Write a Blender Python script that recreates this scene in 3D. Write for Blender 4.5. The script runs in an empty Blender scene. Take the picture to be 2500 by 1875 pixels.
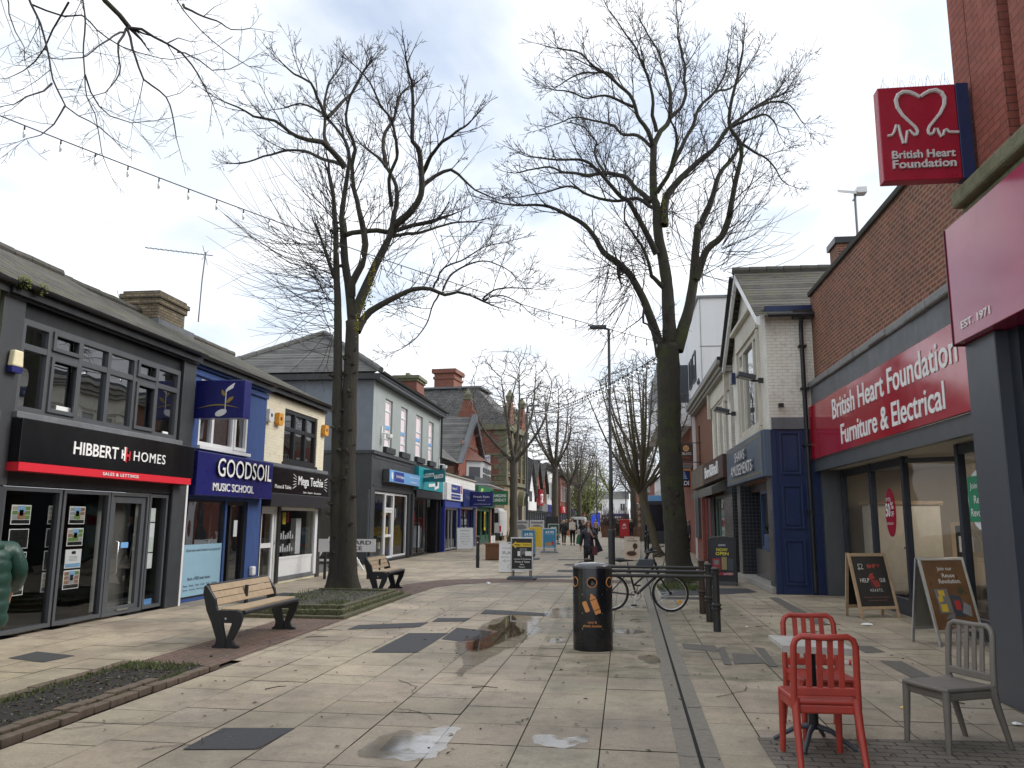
import bpy, bmesh, math, random
from mathutils import Vector, Matrix, noise
from mathutils.kdtree import KDTree
R = math.radians
rnd = random.Random(7)
C = bpy.data.collections.new('scene'); bpy.context.scene.collection.children.link(C)
SC = bpy.context.scene
# ---------------------------------------------------------------- camera, sky, sun, exposure
F = 1970.0; EYE = 1.6
fw = Vector((255, -333.5, -F)).normalized(); up = Vector((82, 11600, -F)); up = (up - fw*up.dot(fw)).normalized(); rt = fw.cross(up)
cam = bpy.data.cameras.new('camera'); cam.sensor_width = 36; cam.lens = 36*F/2500; cam.clip_start = .05; cam.clip_end = 2000
co = bpy.data.objects.new('camera', cam); C.objects.link(co)
co.matrix_world = Matrix.Translation((0, 0, EYE)) @ Matrix((rt, fw, up)).to_4x4()
SC.camera = co
SUN_EL, SUN_AZ = R(38), R(72)
wd = bpy.data.worlds.new('World'); SC.world = wd; wd.use_nodes = True
nt = wd.node_tree; N = nt.nodes; L = nt.links; N.clear()
def nd(t, tree=None, **kw):
    n = (tree or nt).nodes.new(t)
    for k, v in kw.items():
        setattr(n, k, v)
    return n
sky = nd('ShaderNodeTexSky', sky_type='NISHITA', sun_disc=False, sun_elevation=SUN_EL, sun_rotation=SUN_AZ)
tc = nd('ShaderNodeTexCoord'); sp = nd('ShaderNodeSeparateXYZ'); L.new(tc.outputs['Generated'], sp.inputs[0])
def wm(op, a, b=None):
    m = nd('ShaderNodeMath', operation=op)
    for i, s in enumerate((a, b)):
        if s is None: continue
        if isinstance(s, (int, float)): m.inputs[i].default_value = s
        else: L.new(s, m.inputs[i])
    return m.outputs[0]
den = wm('ADD', wm('MAXIMUM', sp.outputs[2], 0.0), .22)
cb = nd('ShaderNodeCombineXYZ'); L.new(wm('DIVIDE', sp.outputs[0], den), cb.inputs[0]); L.new(wm('DIVIDE', sp.outputs[1], den), cb.inputs[1])
n1 = nd('ShaderNodeTexNoise'); n1.inputs['Scale'].default_value = 1.5; n1.inputs['Detail'].default_value = 8; n1.inputs['Roughness'].default_value = .52; n1.inputs['Distortion'].default_value = .25
n2 = nd('ShaderNodeTexNoise'); n2.inputs['Scale'].default_value = 2.7; n2.inputs['Detail'].default_value = 7; n2.inputs['Roughness'].default_value = .5
mp = nd('ShaderNodeMapping'); mp.inputs['Location'].default_value = (3.9, 1.2, 0); L.new(cb.outputs[0], mp.inputs[0])
L.new(mp.outputs[0], n1.inputs['Vector']); L.new(mp.outputs[0], n2.inputs['Vector'])
r1 = nd('ShaderNodeValToRGB'); r1.color_ramp.elements[0].position = .30; r1.color_ramp.elements[1].position = .52
r1.color_ramp.elements[0].color = (.38, .38, .38, 1)
L.new(n1.outputs[0], r1.inputs[0])
r2 = nd('ShaderNodeValToRGB'); r2.color_ramp.elements[0].position = .36; r2.color_ramp.elements[1].position = .62
r2.color_ramp.elements[0].color = (4.3, 4.65, 5.1, 1); r2.color_ramp.elements[1].color = (6.1, 6.2, 6.3, 1)
L.new(n2.outputs[0], r2.inputs[0])
mx = nd('ShaderNodeMix', data_type='RGBA'); L.new(r1.outputs[0], mx.inputs[0]); L.new(sky.outputs[0], mx.inputs[6]); L.new(r2.outputs[0], mx.inputs[7])
bg = nd('ShaderNodeBackground'); bg.inputs[1].default_value = .1; L.new(mx.outputs[2], bg.inputs[0])
wo = nd('ShaderNodeOutputWorld'); L.new(bg.outputs[0], wo.inputs[0])
sl = bpy.data.lights.new('sun', 'SUN'); sl.energy = 1.5; sl.angle = R(35); sl.color = (1, .95, .88)
so = bpy.data.objects.new('sun', sl); C.objects.link(so)
sd = Vector((math.sin(SUN_AZ)*math.cos(SUN_EL), math.cos(SUN_AZ)*math.cos(SUN_EL), math.sin(SUN_EL)))
so.rotation_euler = sd.to_track_quat('Z', 'Y').to_euler()
SC.view_settings.view_transform = 'Standard'; SC.view_settings.look = 'None'; SC.view_settings.gamma = 1; SC.view_settings.exposure = 1.14
SC.cycles.max_bounces = 6; SC.cycles.diffuse_bounces = 3; SC.cycles.glossy_bounces = 3; SC.cycles.transparent_max_bounces = 12
# ---------------------------------------------------------------- materials
MATS = {}
class NT:
    def __init__(s, name):
        s.m = bpy.data.materials.new(name); s.m.use_nodes = True; s.t = s.m.node_tree; s.t.nodes.clear()
        s.b = s.n('ShaderNodeBsdfPrincipled'); s.o = s.n('ShaderNodeOutputMaterial'); s.l(s.b.outputs[0], s.o.inputs[0])
    def n(s, t, **kw): return nd(t, s.t, **kw)
    def l(s, a, b): s.t.links.new(a, b)
    def val(s, sock, v):
        if isinstance(v, (int, float)): sock.default_value = v
        elif isinstance(v, (tuple, list)): sock.default_value = tuple(v) + ((1,) if len(v) == 3 and sock.type == 'RGBA' else ())
        else: s.l(v, sock)
    def math(s, op, a, b=0.0):
        m = s.n('ShaderNodeMath', operation=op); s.val(m.inputs[0], a); s.val(m.inputs[1], b); return m.outputs[0]
    def mix(s, f, a, b, bt='MIX'):
        m = s.n('ShaderNodeMix', data_type='RGBA', blend_type=bt); s.val(m.inputs[0], f); s.val(m.inputs[6], a); s.val(m.inputs[7], b); return m.outputs[2]
    def noise(s, scale, detail=5, rough=.6, vec=None):
        k = s.n('ShaderNodeTexNoise'); k.inputs['Scale'].default_value = scale; k.inputs['Detail'].default_value = detail; k.inputs['Roughness'].default_value = rough
        s.l(vec if vec is not None else s.obj(), k.inputs['Vector']); return k.outputs[0]
    def obj(s):
        if not hasattr(s, '_tc'): s._tc = s.n('ShaderNodeTexCoord')
        return s._tc.outputs['Object']
    def ramp(s, f, a, b, ca=(0, 0, 0), cb=(1, 1, 1)):
        r = s.n('ShaderNodeValToRGB'); r.color_ramp.elements[0].position = a; r.color_ramp.elements[1].position = b
        r.color_ramp.elements[0].color = tuple(ca)+(1,); r.color_ramp.elements[1].color = tuple(cb)+(1,); s.val(r.inputs[0], f); return r.outputs[0]
    def wallvec(s, zs=1.0, scale=(1, 1, 1)):
        s.obj(); sn = s.n('ShaderNodeSeparateXYZ'); s.l(s._tc.outputs['Normal'], sn.inputs[0]); so_ = s.n('ShaderNodeSeparateXYZ'); s.l(s.obj(), so_.inputs[0])
        st = s.math('GREATER_THAN', s.math('ABSOLUTE', sn.outputs[0]), .75)
        u = s.math('ADD', s.math('MULTIPLY', so_.outputs[1], st), s.math('MULTIPLY', so_.outputs[0], s.math('SUBTRACT', 1.0, st)))
        c = s.n('ShaderNodeCombineXYZ'); s.l(u, c.inputs[0]); s.l(s.math('MULTIPLY', so_.outputs[2], zs), c.inputs[1]); return c.outputs[0]
    def bump(s, h, strength=.3, dist=.02):
        b = s.n('ShaderNodeBump'); b.inputs['Strength'].default_value = strength; b.inputs['Distance'].default_value = dist; s.val(b.inputs['Height'], h); s.l(b.outputs[0], s.b.inputs['Normal'])
    def set(s, **kw):
        for k, v in kw.items(): s.val(s.b.inputs[k.replace('_', ' ')], v)
        return s
def lum(c, k): return tuple(min(1, x*k) for x in c)
def mat(name, col, rough=.6, var=.12, scale=6, bump=0, bscale=60, metal=0, dirt=0, dcol=None, coat=0):
    if name in MATS: return MATS[name]
    t = NT(name); f = t.noise(scale, 6)
    c = t.mix(f, lum(col, 1-var*1.6), lum(col, 1+var*1.6))
    if dirt:
        mp_ = t.n('ShaderNodeMapping'); mp_.inputs['Scale'].default_value = (1, 1, .28); t.l(t.obj(), mp_.inputs[0])
        c = t.mix(t.math('MULTIPLY', t.ramp(t.noise(scale*.7, 8, .72, mp_.outputs[0]), .46, .70), dirt), c, dcol or lum(col, .45))
    t.set(Base_Color=c, Roughness=t.math('ADD', t.math('MULTIPLY', t.noise(scale*2.3, 4), .18), rough-.09), Metallic=metal)
    if coat: t.set(Coat_Weight=coat, Coat_Roughness=.08)
    if bump: t.bump(t.noise(bscale, 5), bump)
    MATS[name] = t.m; return t.m
def brick(name, c1, c2, mortar, bw=.225, bh=.075, ms=.007, zs=1, rough=.85, dirt=.35, dcol=(.06, .05, .04), bump=.5, off=.5, moss=0, bias=0):
    if name in MATS: return MATS[name]
    t = NT(name); v = t.wallvec(zs)
    b = t.n('ShaderNodeTexBrick', offset=off); t.l(v, b.inputs['Vector'])
    for k, x in (('Scale', 1), ('Brick Width', bw), ('Row Height', bh), ('Mortar Size', ms), ('Mortar Smooth', .15), ('Bias', bias)): b.inputs[k].default_value = x
    for k, x in (('Color1', c1), ('Color2', c2), ('Mortar', mortar)): b.inputs[k].default_value = tuple(x)+(1,)
    c = t.mix(.35, b.outputs[0], t.mix(t.noise(14, 6), lum(c1, .5), lum(c2, 1.4)), 'OVERLAY')
    c = t.mix(t.math('MULTIPLY', t.ramp(t.noise(1.9, 7, .7), .52, .68), .3), c, lum(c1, 1.55)); c = t.mix(t.math('MULTIPLY', t.ramp(t.noise(5.5, 4, .6), .56, .64), .35), c, lum(c2, .55))
    if dirt: c = t.mix(t.math('MULTIPLY', t.ramp(t.noise(.9, 8, .65), .42, .7), dirt), c, dcol)
    if moss: c = t.mix(t.math('MULTIPLY', t.ramp(t.noise(1.7, 9, .75), .5, .62), moss), c, (.07, .075, .025))
    t.set(Base_Color=c, Roughness=rough)
    t.bump(t.math('ADD', t.math('MULTIPLY', b.outputs[1], -1.0), t.math('MULTIPLY', t.noise(60, 4), .35)), bump, .012)
    MATS[name] = t.m; return t.m
def glass(name, tint=(1, 1, 1), refl=.1, blur=.0):
    t = NT(name); t.t.nodes.remove(t.b)
    g = t.n('ShaderNodeBsdfGlossy'); g.inputs['Roughness'].default_value = blur; g.inputs[0].default_value = (.95, .97, 1, 1)
    tr = t.n('ShaderNodeBsdfTransparent'); tr.inputs[0].default_value = tint+(1,)
    lw = t.n('ShaderNodeLayerWeight'); lw.inputs[0].default_value = .28
    f = t.math('ADD', t.math('MULTIPLY', lw.outputs[0], .65), refl)
    m = t.n('ShaderNodeMixShader'); t.l(f, m.inputs[0]); t.l(tr.outputs[0], m.inputs[1]); t.l(g.outputs[0], m.inputs[2]); t.l(m.outputs[0], t.o.inputs[0])
    b = t.n('ShaderNodeBump'); b.inputs['Strength'].default_value = .012; b.inputs['Distance'].default_value = .5; t.l(t.noise(1.3, 1), b.inputs['Height']); t.l(b.outputs[0], g.inputs['Normal'])
    MATS[name] = t.m; return t.m
def emit(name, col, s):
    t = NT(name); t.set(Base_Color=col, Emission_Color=col, Emission_Strength=s); MATS[name] = t.m; return t.m
GL = glass('shop_glass', (.90, .93, .94), .05); GLD = glass('dark_glass', (.55, .6, .63), .34); GLC = glass('clear_glass', (.93, .95, .95), .03)
CHAR = mat('charcoal_paint', (.036, .04, .047), .45, .15, 5, dirt=.4, dcol=(.075, .075, .075)); BLK = mat('black_paint', (.011, .012, .015), .38, .2, 4, dirt=.45, dcol=(.045, .045, .045))
SGN = mat('gloss_black_sign', (.006, .006, .008), .18, .1, 3, dirt=.25, dcol=(.03, .03, .03)); RED = mat('red_vinyl', (.55, .03, .04), .4, .05); WHT = mat('white_letter', (.82, .82, .82), .5, .03)
UPVC = mat('white_upvc', (.74, .75, .76), .3, .05, 4, dirt=.12, dcol=(.4, .4, .38)); GRF = mat('grey_frame', (.07, .077, .088), .4, .08, 4, dirt=.35, dcol=(.11, .11, .105))
BLUE = mat('blue_render', (.032, .078, .25), .6, .15, 5, bump=.25, dirt=.35, dcol=(.012, .025, .08)); NAVY = mat('navy_sign', (.012, .014, .13), .3, .08, 3, dirt=.25, dcol=(.03, .035, .13))
CREAM = brick('cream_painted_brick', (.72, .66, .52), (.76, .70, .57), (.62, .56, .44), ms=.005, dirt=.2, dcol=(.4, .34, .25), bump=.35, rough=.7)
WBRK = brick('white_painted_brick', (.76, .735, .66), (.81, .78, .71), (.50, .47, .40), ms=.006, dirt=.3, dcol=(.36, .31, .22), bump=.6, rough=.6)
SLATE = brick('slate_roof', (.065, .065, .068), (.16, .158, .152), (.012, .012, .012), .28, .24, .026, 1.6, .75, .35, (.2, .2, .19), .8)
SLMOSS = brick('mossy_slate_roof', (.058, .053, .045), (.14, .128, .108), (.010, .010, .009), .26, .20, .030, 1.6, .85, .3, (.19, .18, .16), .9, moss=.8)
YBRK = brick('weathered_buff_brick', (.34, .27, .16), (.17, .135, .09), (.08, .075, .065), dirt=.5, dcol=(.08, .075, .06), ms=.014)
RBRK = brick('red_brick', (.33, .10, .06), (.25, .07, .045), (.23, .18, .15), dirt=.25, dcol=(.10, .05, .04), ms=.006)
OBRK = brick('orange_red_brick', (.27, .105, .068), (.21, .08, .055), (.28, .2, .16), dirt=.2, dcol=(.16, .07, .05), ms=.006)
BBRK = brick('brown_brick', (.29, .108, .060), (.15, .058, .040), (.40, .30, .22), dirt=.38, dcol=(.07, .035, .025), ms=.0115, bias=-.1)
PBRK = brick('smooth_pier_brick', (.36, .13, .095), (.30, .10, .075), (.10, .05, .04), .225, .075, .005, dirt=.3, dcol=(.16, .07, .055), bump=.3)
MBRK = brick('modern_red_brick', (.30, .09, .06), (.25, .075, .05), (.33, .24, .2), ms=.009, dirt=.1)
STONE = brick('ashlar_stone', (.36, .31, .22), (.30, .25, .17), (.16, .13, .09), .7, .33, .008, dirt=.4, dcol=(.12, .10, .07), bump=.3)
MSTONE = mat('mossy_stone', (.17, .17, .11), .9, .3, 9, .5, 40, dirt=.6, dcol=(.08, .085, .035))
PEBB = mat('shade_toned_pebbledash', (.19, .215, .25), .9, .12, 3, .7, 55, dirt=.2); RENDER = mat('pale_grey_render', (.30, .335, .335), .85, .12, 2, .4, 60, dirt=.3, dcol=(.2, .22, .22))  # pebbledash side wall: darker, bluer shade of that face is painted into its colour
TEAL = mat('teal_sign', (.012, .30, .36), .4, .05); TEALD = mat('dark_teal_sign', (.01, .15, .18), .4, .05); SKYB = mat('sky_blue_sign', (.16, .37, .68), .35, .05); ROYAL = mat('royal_blue', (.02, .035, .26), .4, .1)
GREEN = mat('green_sign', (.015, .14, .06), .4, .08); GREEND = mat('dark_green_paint', (.012, .07, .045), .45, .1); DKRED = mat('dark_red_sign', (.32, .02, .03), .4, .1)
YEL = mat('yellow_plastic', (.75, .52, .04), .45, .06); ORNG = mat('orange_plastic', (.72, .32, .03), .45, .06); LEAD = mat('lead_grey', (.14, .15, .165), .55, .2, 4, .3, dirt=.5, dcol=(.07, .07, .07))
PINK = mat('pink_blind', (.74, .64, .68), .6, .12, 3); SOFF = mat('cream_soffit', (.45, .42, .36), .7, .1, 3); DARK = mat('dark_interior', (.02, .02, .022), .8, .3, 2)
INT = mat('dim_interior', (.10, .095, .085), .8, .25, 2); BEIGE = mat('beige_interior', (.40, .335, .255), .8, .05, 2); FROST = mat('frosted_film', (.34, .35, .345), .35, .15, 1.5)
BHFR = mat('gloss_red_sign', (.40, .012, .03), .12, .06, 2, coat=.4); PURP = mat('gloss_maroon_sign', (.33, .02, .075), .2, .12, 2, coat=.4); BOXR = mat('sign_box_red', (.36, .012, .035), .3, .12, 4, dirt=.25)
AMUSB = mat('amusement_navy_paint', (.010, .024, .088), .35, .15, 3, dirt=.4, dcol=(.03, .045, .10)); AMSG = mat('slate_blue_sign', (.085, .12, .175), .35, .12, 3); GOLD = mat('gold_line', (.35, .27, .07), .5)
TILE = brick('dark_tile', (.03, .035, .045), (.045, .05, .06), (.13, .14, .15), .1, .1, .006, off=0, dirt=.1, bump=.2, rough=.25); WTILE = brick('white_wall_tile', (.72, .72, .70), (.68, .68, .66), (.45, .45, .43), .6, .2, .012, off=0, dirt=.2, bump=.2, dcol=(.5, .5, .46))
BRN = mat('brown_sign', (.055, .025, .02), .4, .3, 6); METAL = mat('brushed_steel', (.55, .56, .58), .3, .05, 5, metal=1); ALU = mat('aluminium_frame', (.62, .63, .65), .38, .05, 5, metal=.85)
WWALL = mat('white_render', (.74, .75, .76), .8, .06, .8, .1, dirt=.3, dcol=(.55, .56, .55)); CONC = mat('concrete', (.33, .31, .28), .85, .15, 8, .3)
WOOD = mat('bench_timber', (.36, .27, .175), .6, .2, 12, .15); PLNK = mat('planter_timber', (.17, .075, .035), .7, .25, 9, .2); PINE = mat('pine_frame', (.42, .30, .19), .6, .2, 10); PAPER = mat('white_paper', (.75, .76, .77), .6, .03)
REDP = mat('red_chair_plastic', (.40, .045, .03), .42, .15, 7, dirt=.45, dcol=(.22, .03, .022)); GRYP = mat('grey_chair_plastic', (.175, .158, .14), .5, .12, 7, dirt=.4, dcol=(.12, .105, .09)); POSTR = mat('postbox_red', (.42, .012, .018), .35, .08); RUB = mat('black_rubber', (.012, .012, .012), .7, .2)
DKGREY = mat('dark_grey_plastic', (.05, .06, .075), .5, .1); MGREY = mat('mid_grey', (.18, .19, .2), .5, .1); TERR = mat('terracotta', (.20, .10, .08), .8)
SKYC = mat('poster_sky_blue', (.28, .46, .58), .35, .05); PALEG = mat('pale_green_render', (.56, .62, .36), .8)
# ---------------------------------------------------------------- mesh builder
class M:
    def __init__(s): s.v = []; s.f = []; s.mi = []
    def add(s, vs, fs, m=0):
        o = len(s.v); s.v += [tuple(p) for p in vs]; s.f += [tuple(i+o for i in f) for f in fs]; s.mi += [m]*len(fs); return s
    def box(s, x0, x1, y0, y1, z0, z1, m=0):
        return s.add([(x0,y0,z0),(x1,y0,z0),(x1,y1,z0),(x0,y1,z0),(x0,y0,z1),(x1,y0,z1),(x1,y1,z1),(x0,y1,z1)],
                     [(0,3,2,1),(4,5,6,7),(0,1,5,4),(1,2,6,5),(2,3,7,6),(3,0,4,7)], m)
    def quad(s, a, b, c, d, m=0): return s.add([a, b, c, d], [(0, 1, 2, 3)], m)
    def poly(s, ps, m=0): return s.add(ps, [tuple(range(len(ps)))], m)
    def prism(s, pts, fn, a, b, m=0):      # 2-D outline extruded: fn(u, v, t) -> xyz
        n = len(pts); vs = [fn(u, v, a) for u, v in pts] + [fn(u, v, b) for u, v in pts]
        return s.add(vs, [tuple(range(n-1, -1, -1)), tuple(range(n, 2*n))] + [(i, (i+1) % n, n+(i+1) % n, n+i) for i in range(n)], m)
    def plate(s, pts, y0, y1, m=0): return s.prism(pts, lambda u, v, t: (u, t, v), y1, y0, m)      # outline in x,z
    def slab(s, pts, z0, z1, m=0): return s.prism(pts, lambda u, v, t: (u, v, t), z0, z1, m)       # outline in x,y
    def side(s, pts, x0, x1, m=0): return s.prism(pts, lambda u, v, t: (t, u, v), x0, x1, m)       # outline in y,z
    def tube(s, path, rad, n=8, m=0, cap=True):
        path = [Vector(p) for p in path]; k = len(path)
        if isinstance(rad, (int, float)): rad = [rad]*k
        o = len(s.v); t0 = (path[1]-path[0]).normalized(); a = t0.orthogonal().normalized()
        for i, p in enumerate(path):
            t = (path[min(i+1, k-1)]-path[max(i-1, 0)]).normalized()
            if t.length < .5: t = t0
            a = (a - t*a.dot(t))
            a = a.normalized() if a.length > 1e-6 else t.orthogonal().normalized()
            b = t.cross(a)
            for j in range(n):
                g = 2*math.pi*j/n; s.v.append(tuple(p + (a*math.cos(g)+b*math.sin(g))*rad[i]))
        for i in range(k-1):
            for j in range(n):
                j2 = (j+1) % n; s.f.append((o+i*n+j, o+i*n+j2, o+i*n+n+j2, o+i*n+n+j)); s.mi.append(m)
        if cap:
            s.f.append(tuple(o+j for j in range(n-1, -1, -1))); s.mi.append(m); s.f.append(tuple(o+(k-1)*n+j for j in range(n))); s.mi.append(m)
        return s
    def ring(s, c, rx, rz, rad, n=24, m=0, k=6, ax='y'):
        pts = []
        for i in range(n+1):
            a = 2*math.pi*i/n; d = (rx*math.cos(a), rz*math.sin(a))
            pts.append((c[0]+d[0], c[1], c[2]+d[1]) if ax == 'y' else ((c[0], c[1]+d[0], c[2]+d[1]) if ax == 'x' else (c[0]+d[0], c[1]+d[1], c[2])))
        return s.tube(pts, rad, k, m, False)
    def disc(s, c, rx, rz, y0, y1, n=24, m=0):
        return s.plate([(c[0]+rx*math.cos(2*math.pi*i/n), c[1]+rz*math.sin(2*math.pi*i/n)) for i in range(n)], y0, y1, m)
    def lathe(s, prof, n=20, c=(0, 0, 0), m=0, sx=1, sy=1):
        o = len(s.v); k = len(prof)
        for r, z in prof:
            for j in range(n):
                a = 2*math.pi*j/n; s.v.append((c[0]+r*sx*math.cos(a), c[1]+r*sy*math.sin(a), c[2]+z))
        for i in range(k-1):
            for j in range(n):
                j2 = (j+1) % n; s.f.append((o+i*n+j, o+i*n+j2, o+(i+1)*n+j2, o+(i+1)*n+j)); s.mi.append(m)
        s.f.append(tuple(o+j for j in range(n-1, -1, -1))); s.mi.append(m); s.f.append(tuple(o+(k-1)*n+j for j in range(n))); s.mi.append(m); return s
    def text(s, st, x0, x1, z0, z1, y, m=0, bold=0, depth=0, shear=0, gap=1.0, sm=None):   # lettering fitted to a box, facing -y
        vs, fs = glyphs(st, bold, shear, gap)
        ax = min(v[0] for v in vs); bx = max(v[0] for v in vs); az = min(v[1] for v in vs); bz = max(v[1] for v in vs)
        kx = (x1-x0)/(bx-ax); kz = (z1-z0)/max(bz-az, 1e-6)
        pv = [(x0+(v[0]-ax)*kx, y, z0+(v[1]-az)*kz) for v in vs]; s.add(pv, fs, m)
        if depth:
            ed = {}
            for f in fs:
                for i in range(len(f)):
                    e = (f[i], f[(i+1) % len(f)]); ed[e] = 1
            o = len(s.v); s.v += [(p[0], y+depth, p[2]) for p in pv]
            for a, b in ed:
                if (b, a) not in ed: s.f.append((o-len(pv)+b, o-len(pv)+a, o+a, o+b)); s.mi.append(m if sm is None else sm)
        return s
    def xf(s, mt, start=0):
        for i in range(start, len(s.v)): s.v[i] = tuple(mt @ Vector(s.v[i]))
        return s
    def obj(s, name, mats, parent=None, smooth=0, bevel=0, loc=None, rz=0):
        me = bpy.data.meshes.new(name); me.from_pydata(s.v, [], s.f)
        for k in (mats if isinstance(mats, (list, tuple)) else [mats]): me.materials.append(k)
        me.polygons.foreach_set('material_index', s.mi)
        if smooth:
            me.polygons.foreach_set('use_smooth', [True]*len(s.f)); me.update()
            if smooth < 170: me.set_sharp_from_angle(angle=R(smooth))
        me.update()
        o = bpy.data.objects.new(name, me); C.objects.link(o)
        if parent: o.parent = parent
        if loc: o.location = loc
        o.rotation_euler.z = rz
        if bevel:
            b = o.modifiers.new('bevel', 'BEVEL'); b.width = bevel; b.segments = 2; b.limit_method = 'ANGLE'; b.angle_limit = R(50)
        return o
GLY = {}
def glyphs(st, bold, shear, gap):
    k = (st, bold, shear, gap)
    if k not in GLY:
        c = bpy.data.curves.new('glyphs', 'FONT'); c.body = st; c.offset = bold; c.shear = shear; c.space_character = gap; c.fill_mode = 'FRONT'; c.resolution_u = 3
        o = bpy.data.objects.new('glyphs', c); C.objects.link(o); dg = bpy.context.evaluated_depsgraph_get(); dg.update()
        me = o.evaluated_get(dg).to_mesh(); GLY[k] = ([tuple(v.co) for v in me.vertices], [tuple(p.vertices) for p in me.polygons])
        o.evaluated_get(dg).to_mesh_clear(); bpy.data.objects.remove(o); bpy.data.curves.remove(c)
    return GLY[k]
def tag(o, label, cat, group=None, kind=None):
    o['label'] = label; o['category'] = cat
    if group: o['group'] = group
    if kind: o['kind'] = kind
    return o
def thing(name, label, cat, loc=(0, 0, 0), rz=0, group=None):
    o = bpy.data.objects.new(name, None); C.objects.link(o); o.location = loc; o.rotation_euler.z = rz; o.empty_display_size = .2
    return tag(o, label, cat, group)
def struct(o, kind='structure'): o['kind'] = kind; return o
def dup(root, loc, rz, label, group=None):
    r = root.copy(); C.objects.link(r); r.location = loc; r.rotation_euler.z = rz; r['label'] = label
    if group: r['group'] = group
    for ch in list(root.children):
        c = ch.copy(); C.objects.link(c); c.parent = r
        for g_ in list(ch.children):
            d = g_.copy(); C.objects.link(d); d.parent = c
    return r
LEFT, RIGHT, FRONT = R(90), R(-90), 0
def wall(x0, x1, z0, z1, holes=(), depth=.35, y=0, top=None, m=0, sides=True, b=None, back=True):
    """front sheet at y with openings (x0,x1,z0,z1), their reveals, and the wall's own ends"""
    b = b or M(); xs = sorted({x0, x1, *[h[0] for h in holes], *[h[1] for h in holes]}); zs = sorted({z0, z1, *[h[2] for h in holes], *[h[3] for h in holes]})
    xs = [x for x in xs if x0 <= x <= x1]; zs = [z for z in zs if z0 <= z <= z1]
    for i in range(len(xs)-1):
        for j in range(len(zs)-1):
            cx, cz = (xs[i]+xs[i+1])/2, (zs[j]+zs[j+1])/2
            if any(h[0] < cx < h[1] and h[2] < cz < h[3] for h in holes): continue
            b.quad((xs[i], y, zs[j]), (xs[i+1], y, zs[j]), (xs[i+1], y, zs[j+1]), (xs[i], y, zs[j+1]), m)
    Y = y+depth
    for a, c, d, e in holes:
        b.quad((a, y, d), (a, y, e), (a, Y, e), (a, Y, d), m); b.quad((c, y, e), (c, y, d), (c, Y, d), (c, Y, e), m)
        b.quad((a, y, e), (c, y, e), (c, Y, e), (a, Y, e), m); b.quad((c, y, d), (a, y, d), (a, Y, d), (c, Y, d), m)
    if sides:
        b.quad((x0, Y, z0), (x0, y, z0), (x0, y, z1), (x0, Y, z1), m); b.quad((x1, y, z0), (x1, Y, z0), (x1, Y, z1), (x1, y, z1), m); b.quad((x0, y, z1), (x1, y, z1), (x1, Y, z1), (x0, Y, z1), m)
    return b
def room(parent, x0, x1, z0, z1, y0, d, mat_, name='interior'):     # the space behind a shop window
    b = M(); y1 = y0+d
    b.quad((x0, y1, z0), (x1, y1, z0), (x1, y1, z1), (x0, y1, z1)); b.quad((x0, y0, z0), (x0, y1, z0), (x0, y1, z1), (x0, y0, z1)); b.quad((x1, y1, z0), (x1, y0, z0), (x1, y0, z1), (x1, y1, z1))
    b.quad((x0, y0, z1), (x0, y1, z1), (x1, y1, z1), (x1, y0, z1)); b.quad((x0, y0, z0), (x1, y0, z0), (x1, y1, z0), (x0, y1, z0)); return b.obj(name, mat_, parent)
def frame_bars(x0, x1, z0, z1, y, cols=(), rows=(), w=.06, d=.07, b=None, m=0, seg=None):
    """outer frame and bars; seg: extra bars (xa, xb, z) for rows only across part of it"""
    b = b or M(); a, c = y-d/2, y+d/2
    b.box(x0, x0+w, a, c, z0, z1, m); b.box(x1-w, x1, a, c, z0, z1, m); b.box(x0+w, x1-w, a, c, z0, z0+w, m); b.box(x0+w, x1-w, a, c, z1-w, z1, m)
    cs = [x0+w/2] + sorted(cols) + [x1-w/2]
    for x in cols: b.box(x-w/2, x+w/2, a, c, z0+w, z1-w, m)
    for z in rows:
        for i in range(len(cs)-1): b.box(cs[i]+w/2, cs[i+1]-w/2, a+.004, c-.004, z-w/2, z+w/2, m)
    for xa, xb, z in (seg or ()): b.box(xa, xb, a+.004, c-.004, z-w/2, z+w/2, m)
    return b
def window(parent, x0, x1, z0, z1, y, fm, gm, cols=(), rows=(), w=.06, d=.07, seg=None, name='window', sill=None, sm=None):
    g = M().quad((x0+w*.5, y+.004, z0+w*.5), (x1-w*.5, y+.004, z0+w*.5), (x1-w*.5, y+.004, z1-w*.5), (x0+w*.5, y+.004, z1-w*.5)).obj(name, gm, parent)
    frame_bars(x0, x1, z0, z1, y, cols, rows, w, d, seg=seg).obj('frame', fm, g)
    if sill: M().box(x0-.06, x1+.06, y-d/2-sill, y-d/2-.001, z0-.07, z0-.003).obj('sill', sm or fm, g)
    return g
def gutter(parent, x0, x1, y, z, r=.055, m=None):
    b = M(); n = 6; o = []
    for x in (x0, x1):
        for i in range(n+1):
            a = math.pi+math.pi*i/n; b.v.append((x, y+r*math.cos(a), z+r*math.sin(a)))
    for i in range(n): b.f.append((i, i+1, n+1+i+1, n+1+i)); b.mi.append(0)
    b.box(x0, x1, y+r+.002, y+r+.03, z-.16, z+.01); return b.obj('gutter', m or BLK, parent)
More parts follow.
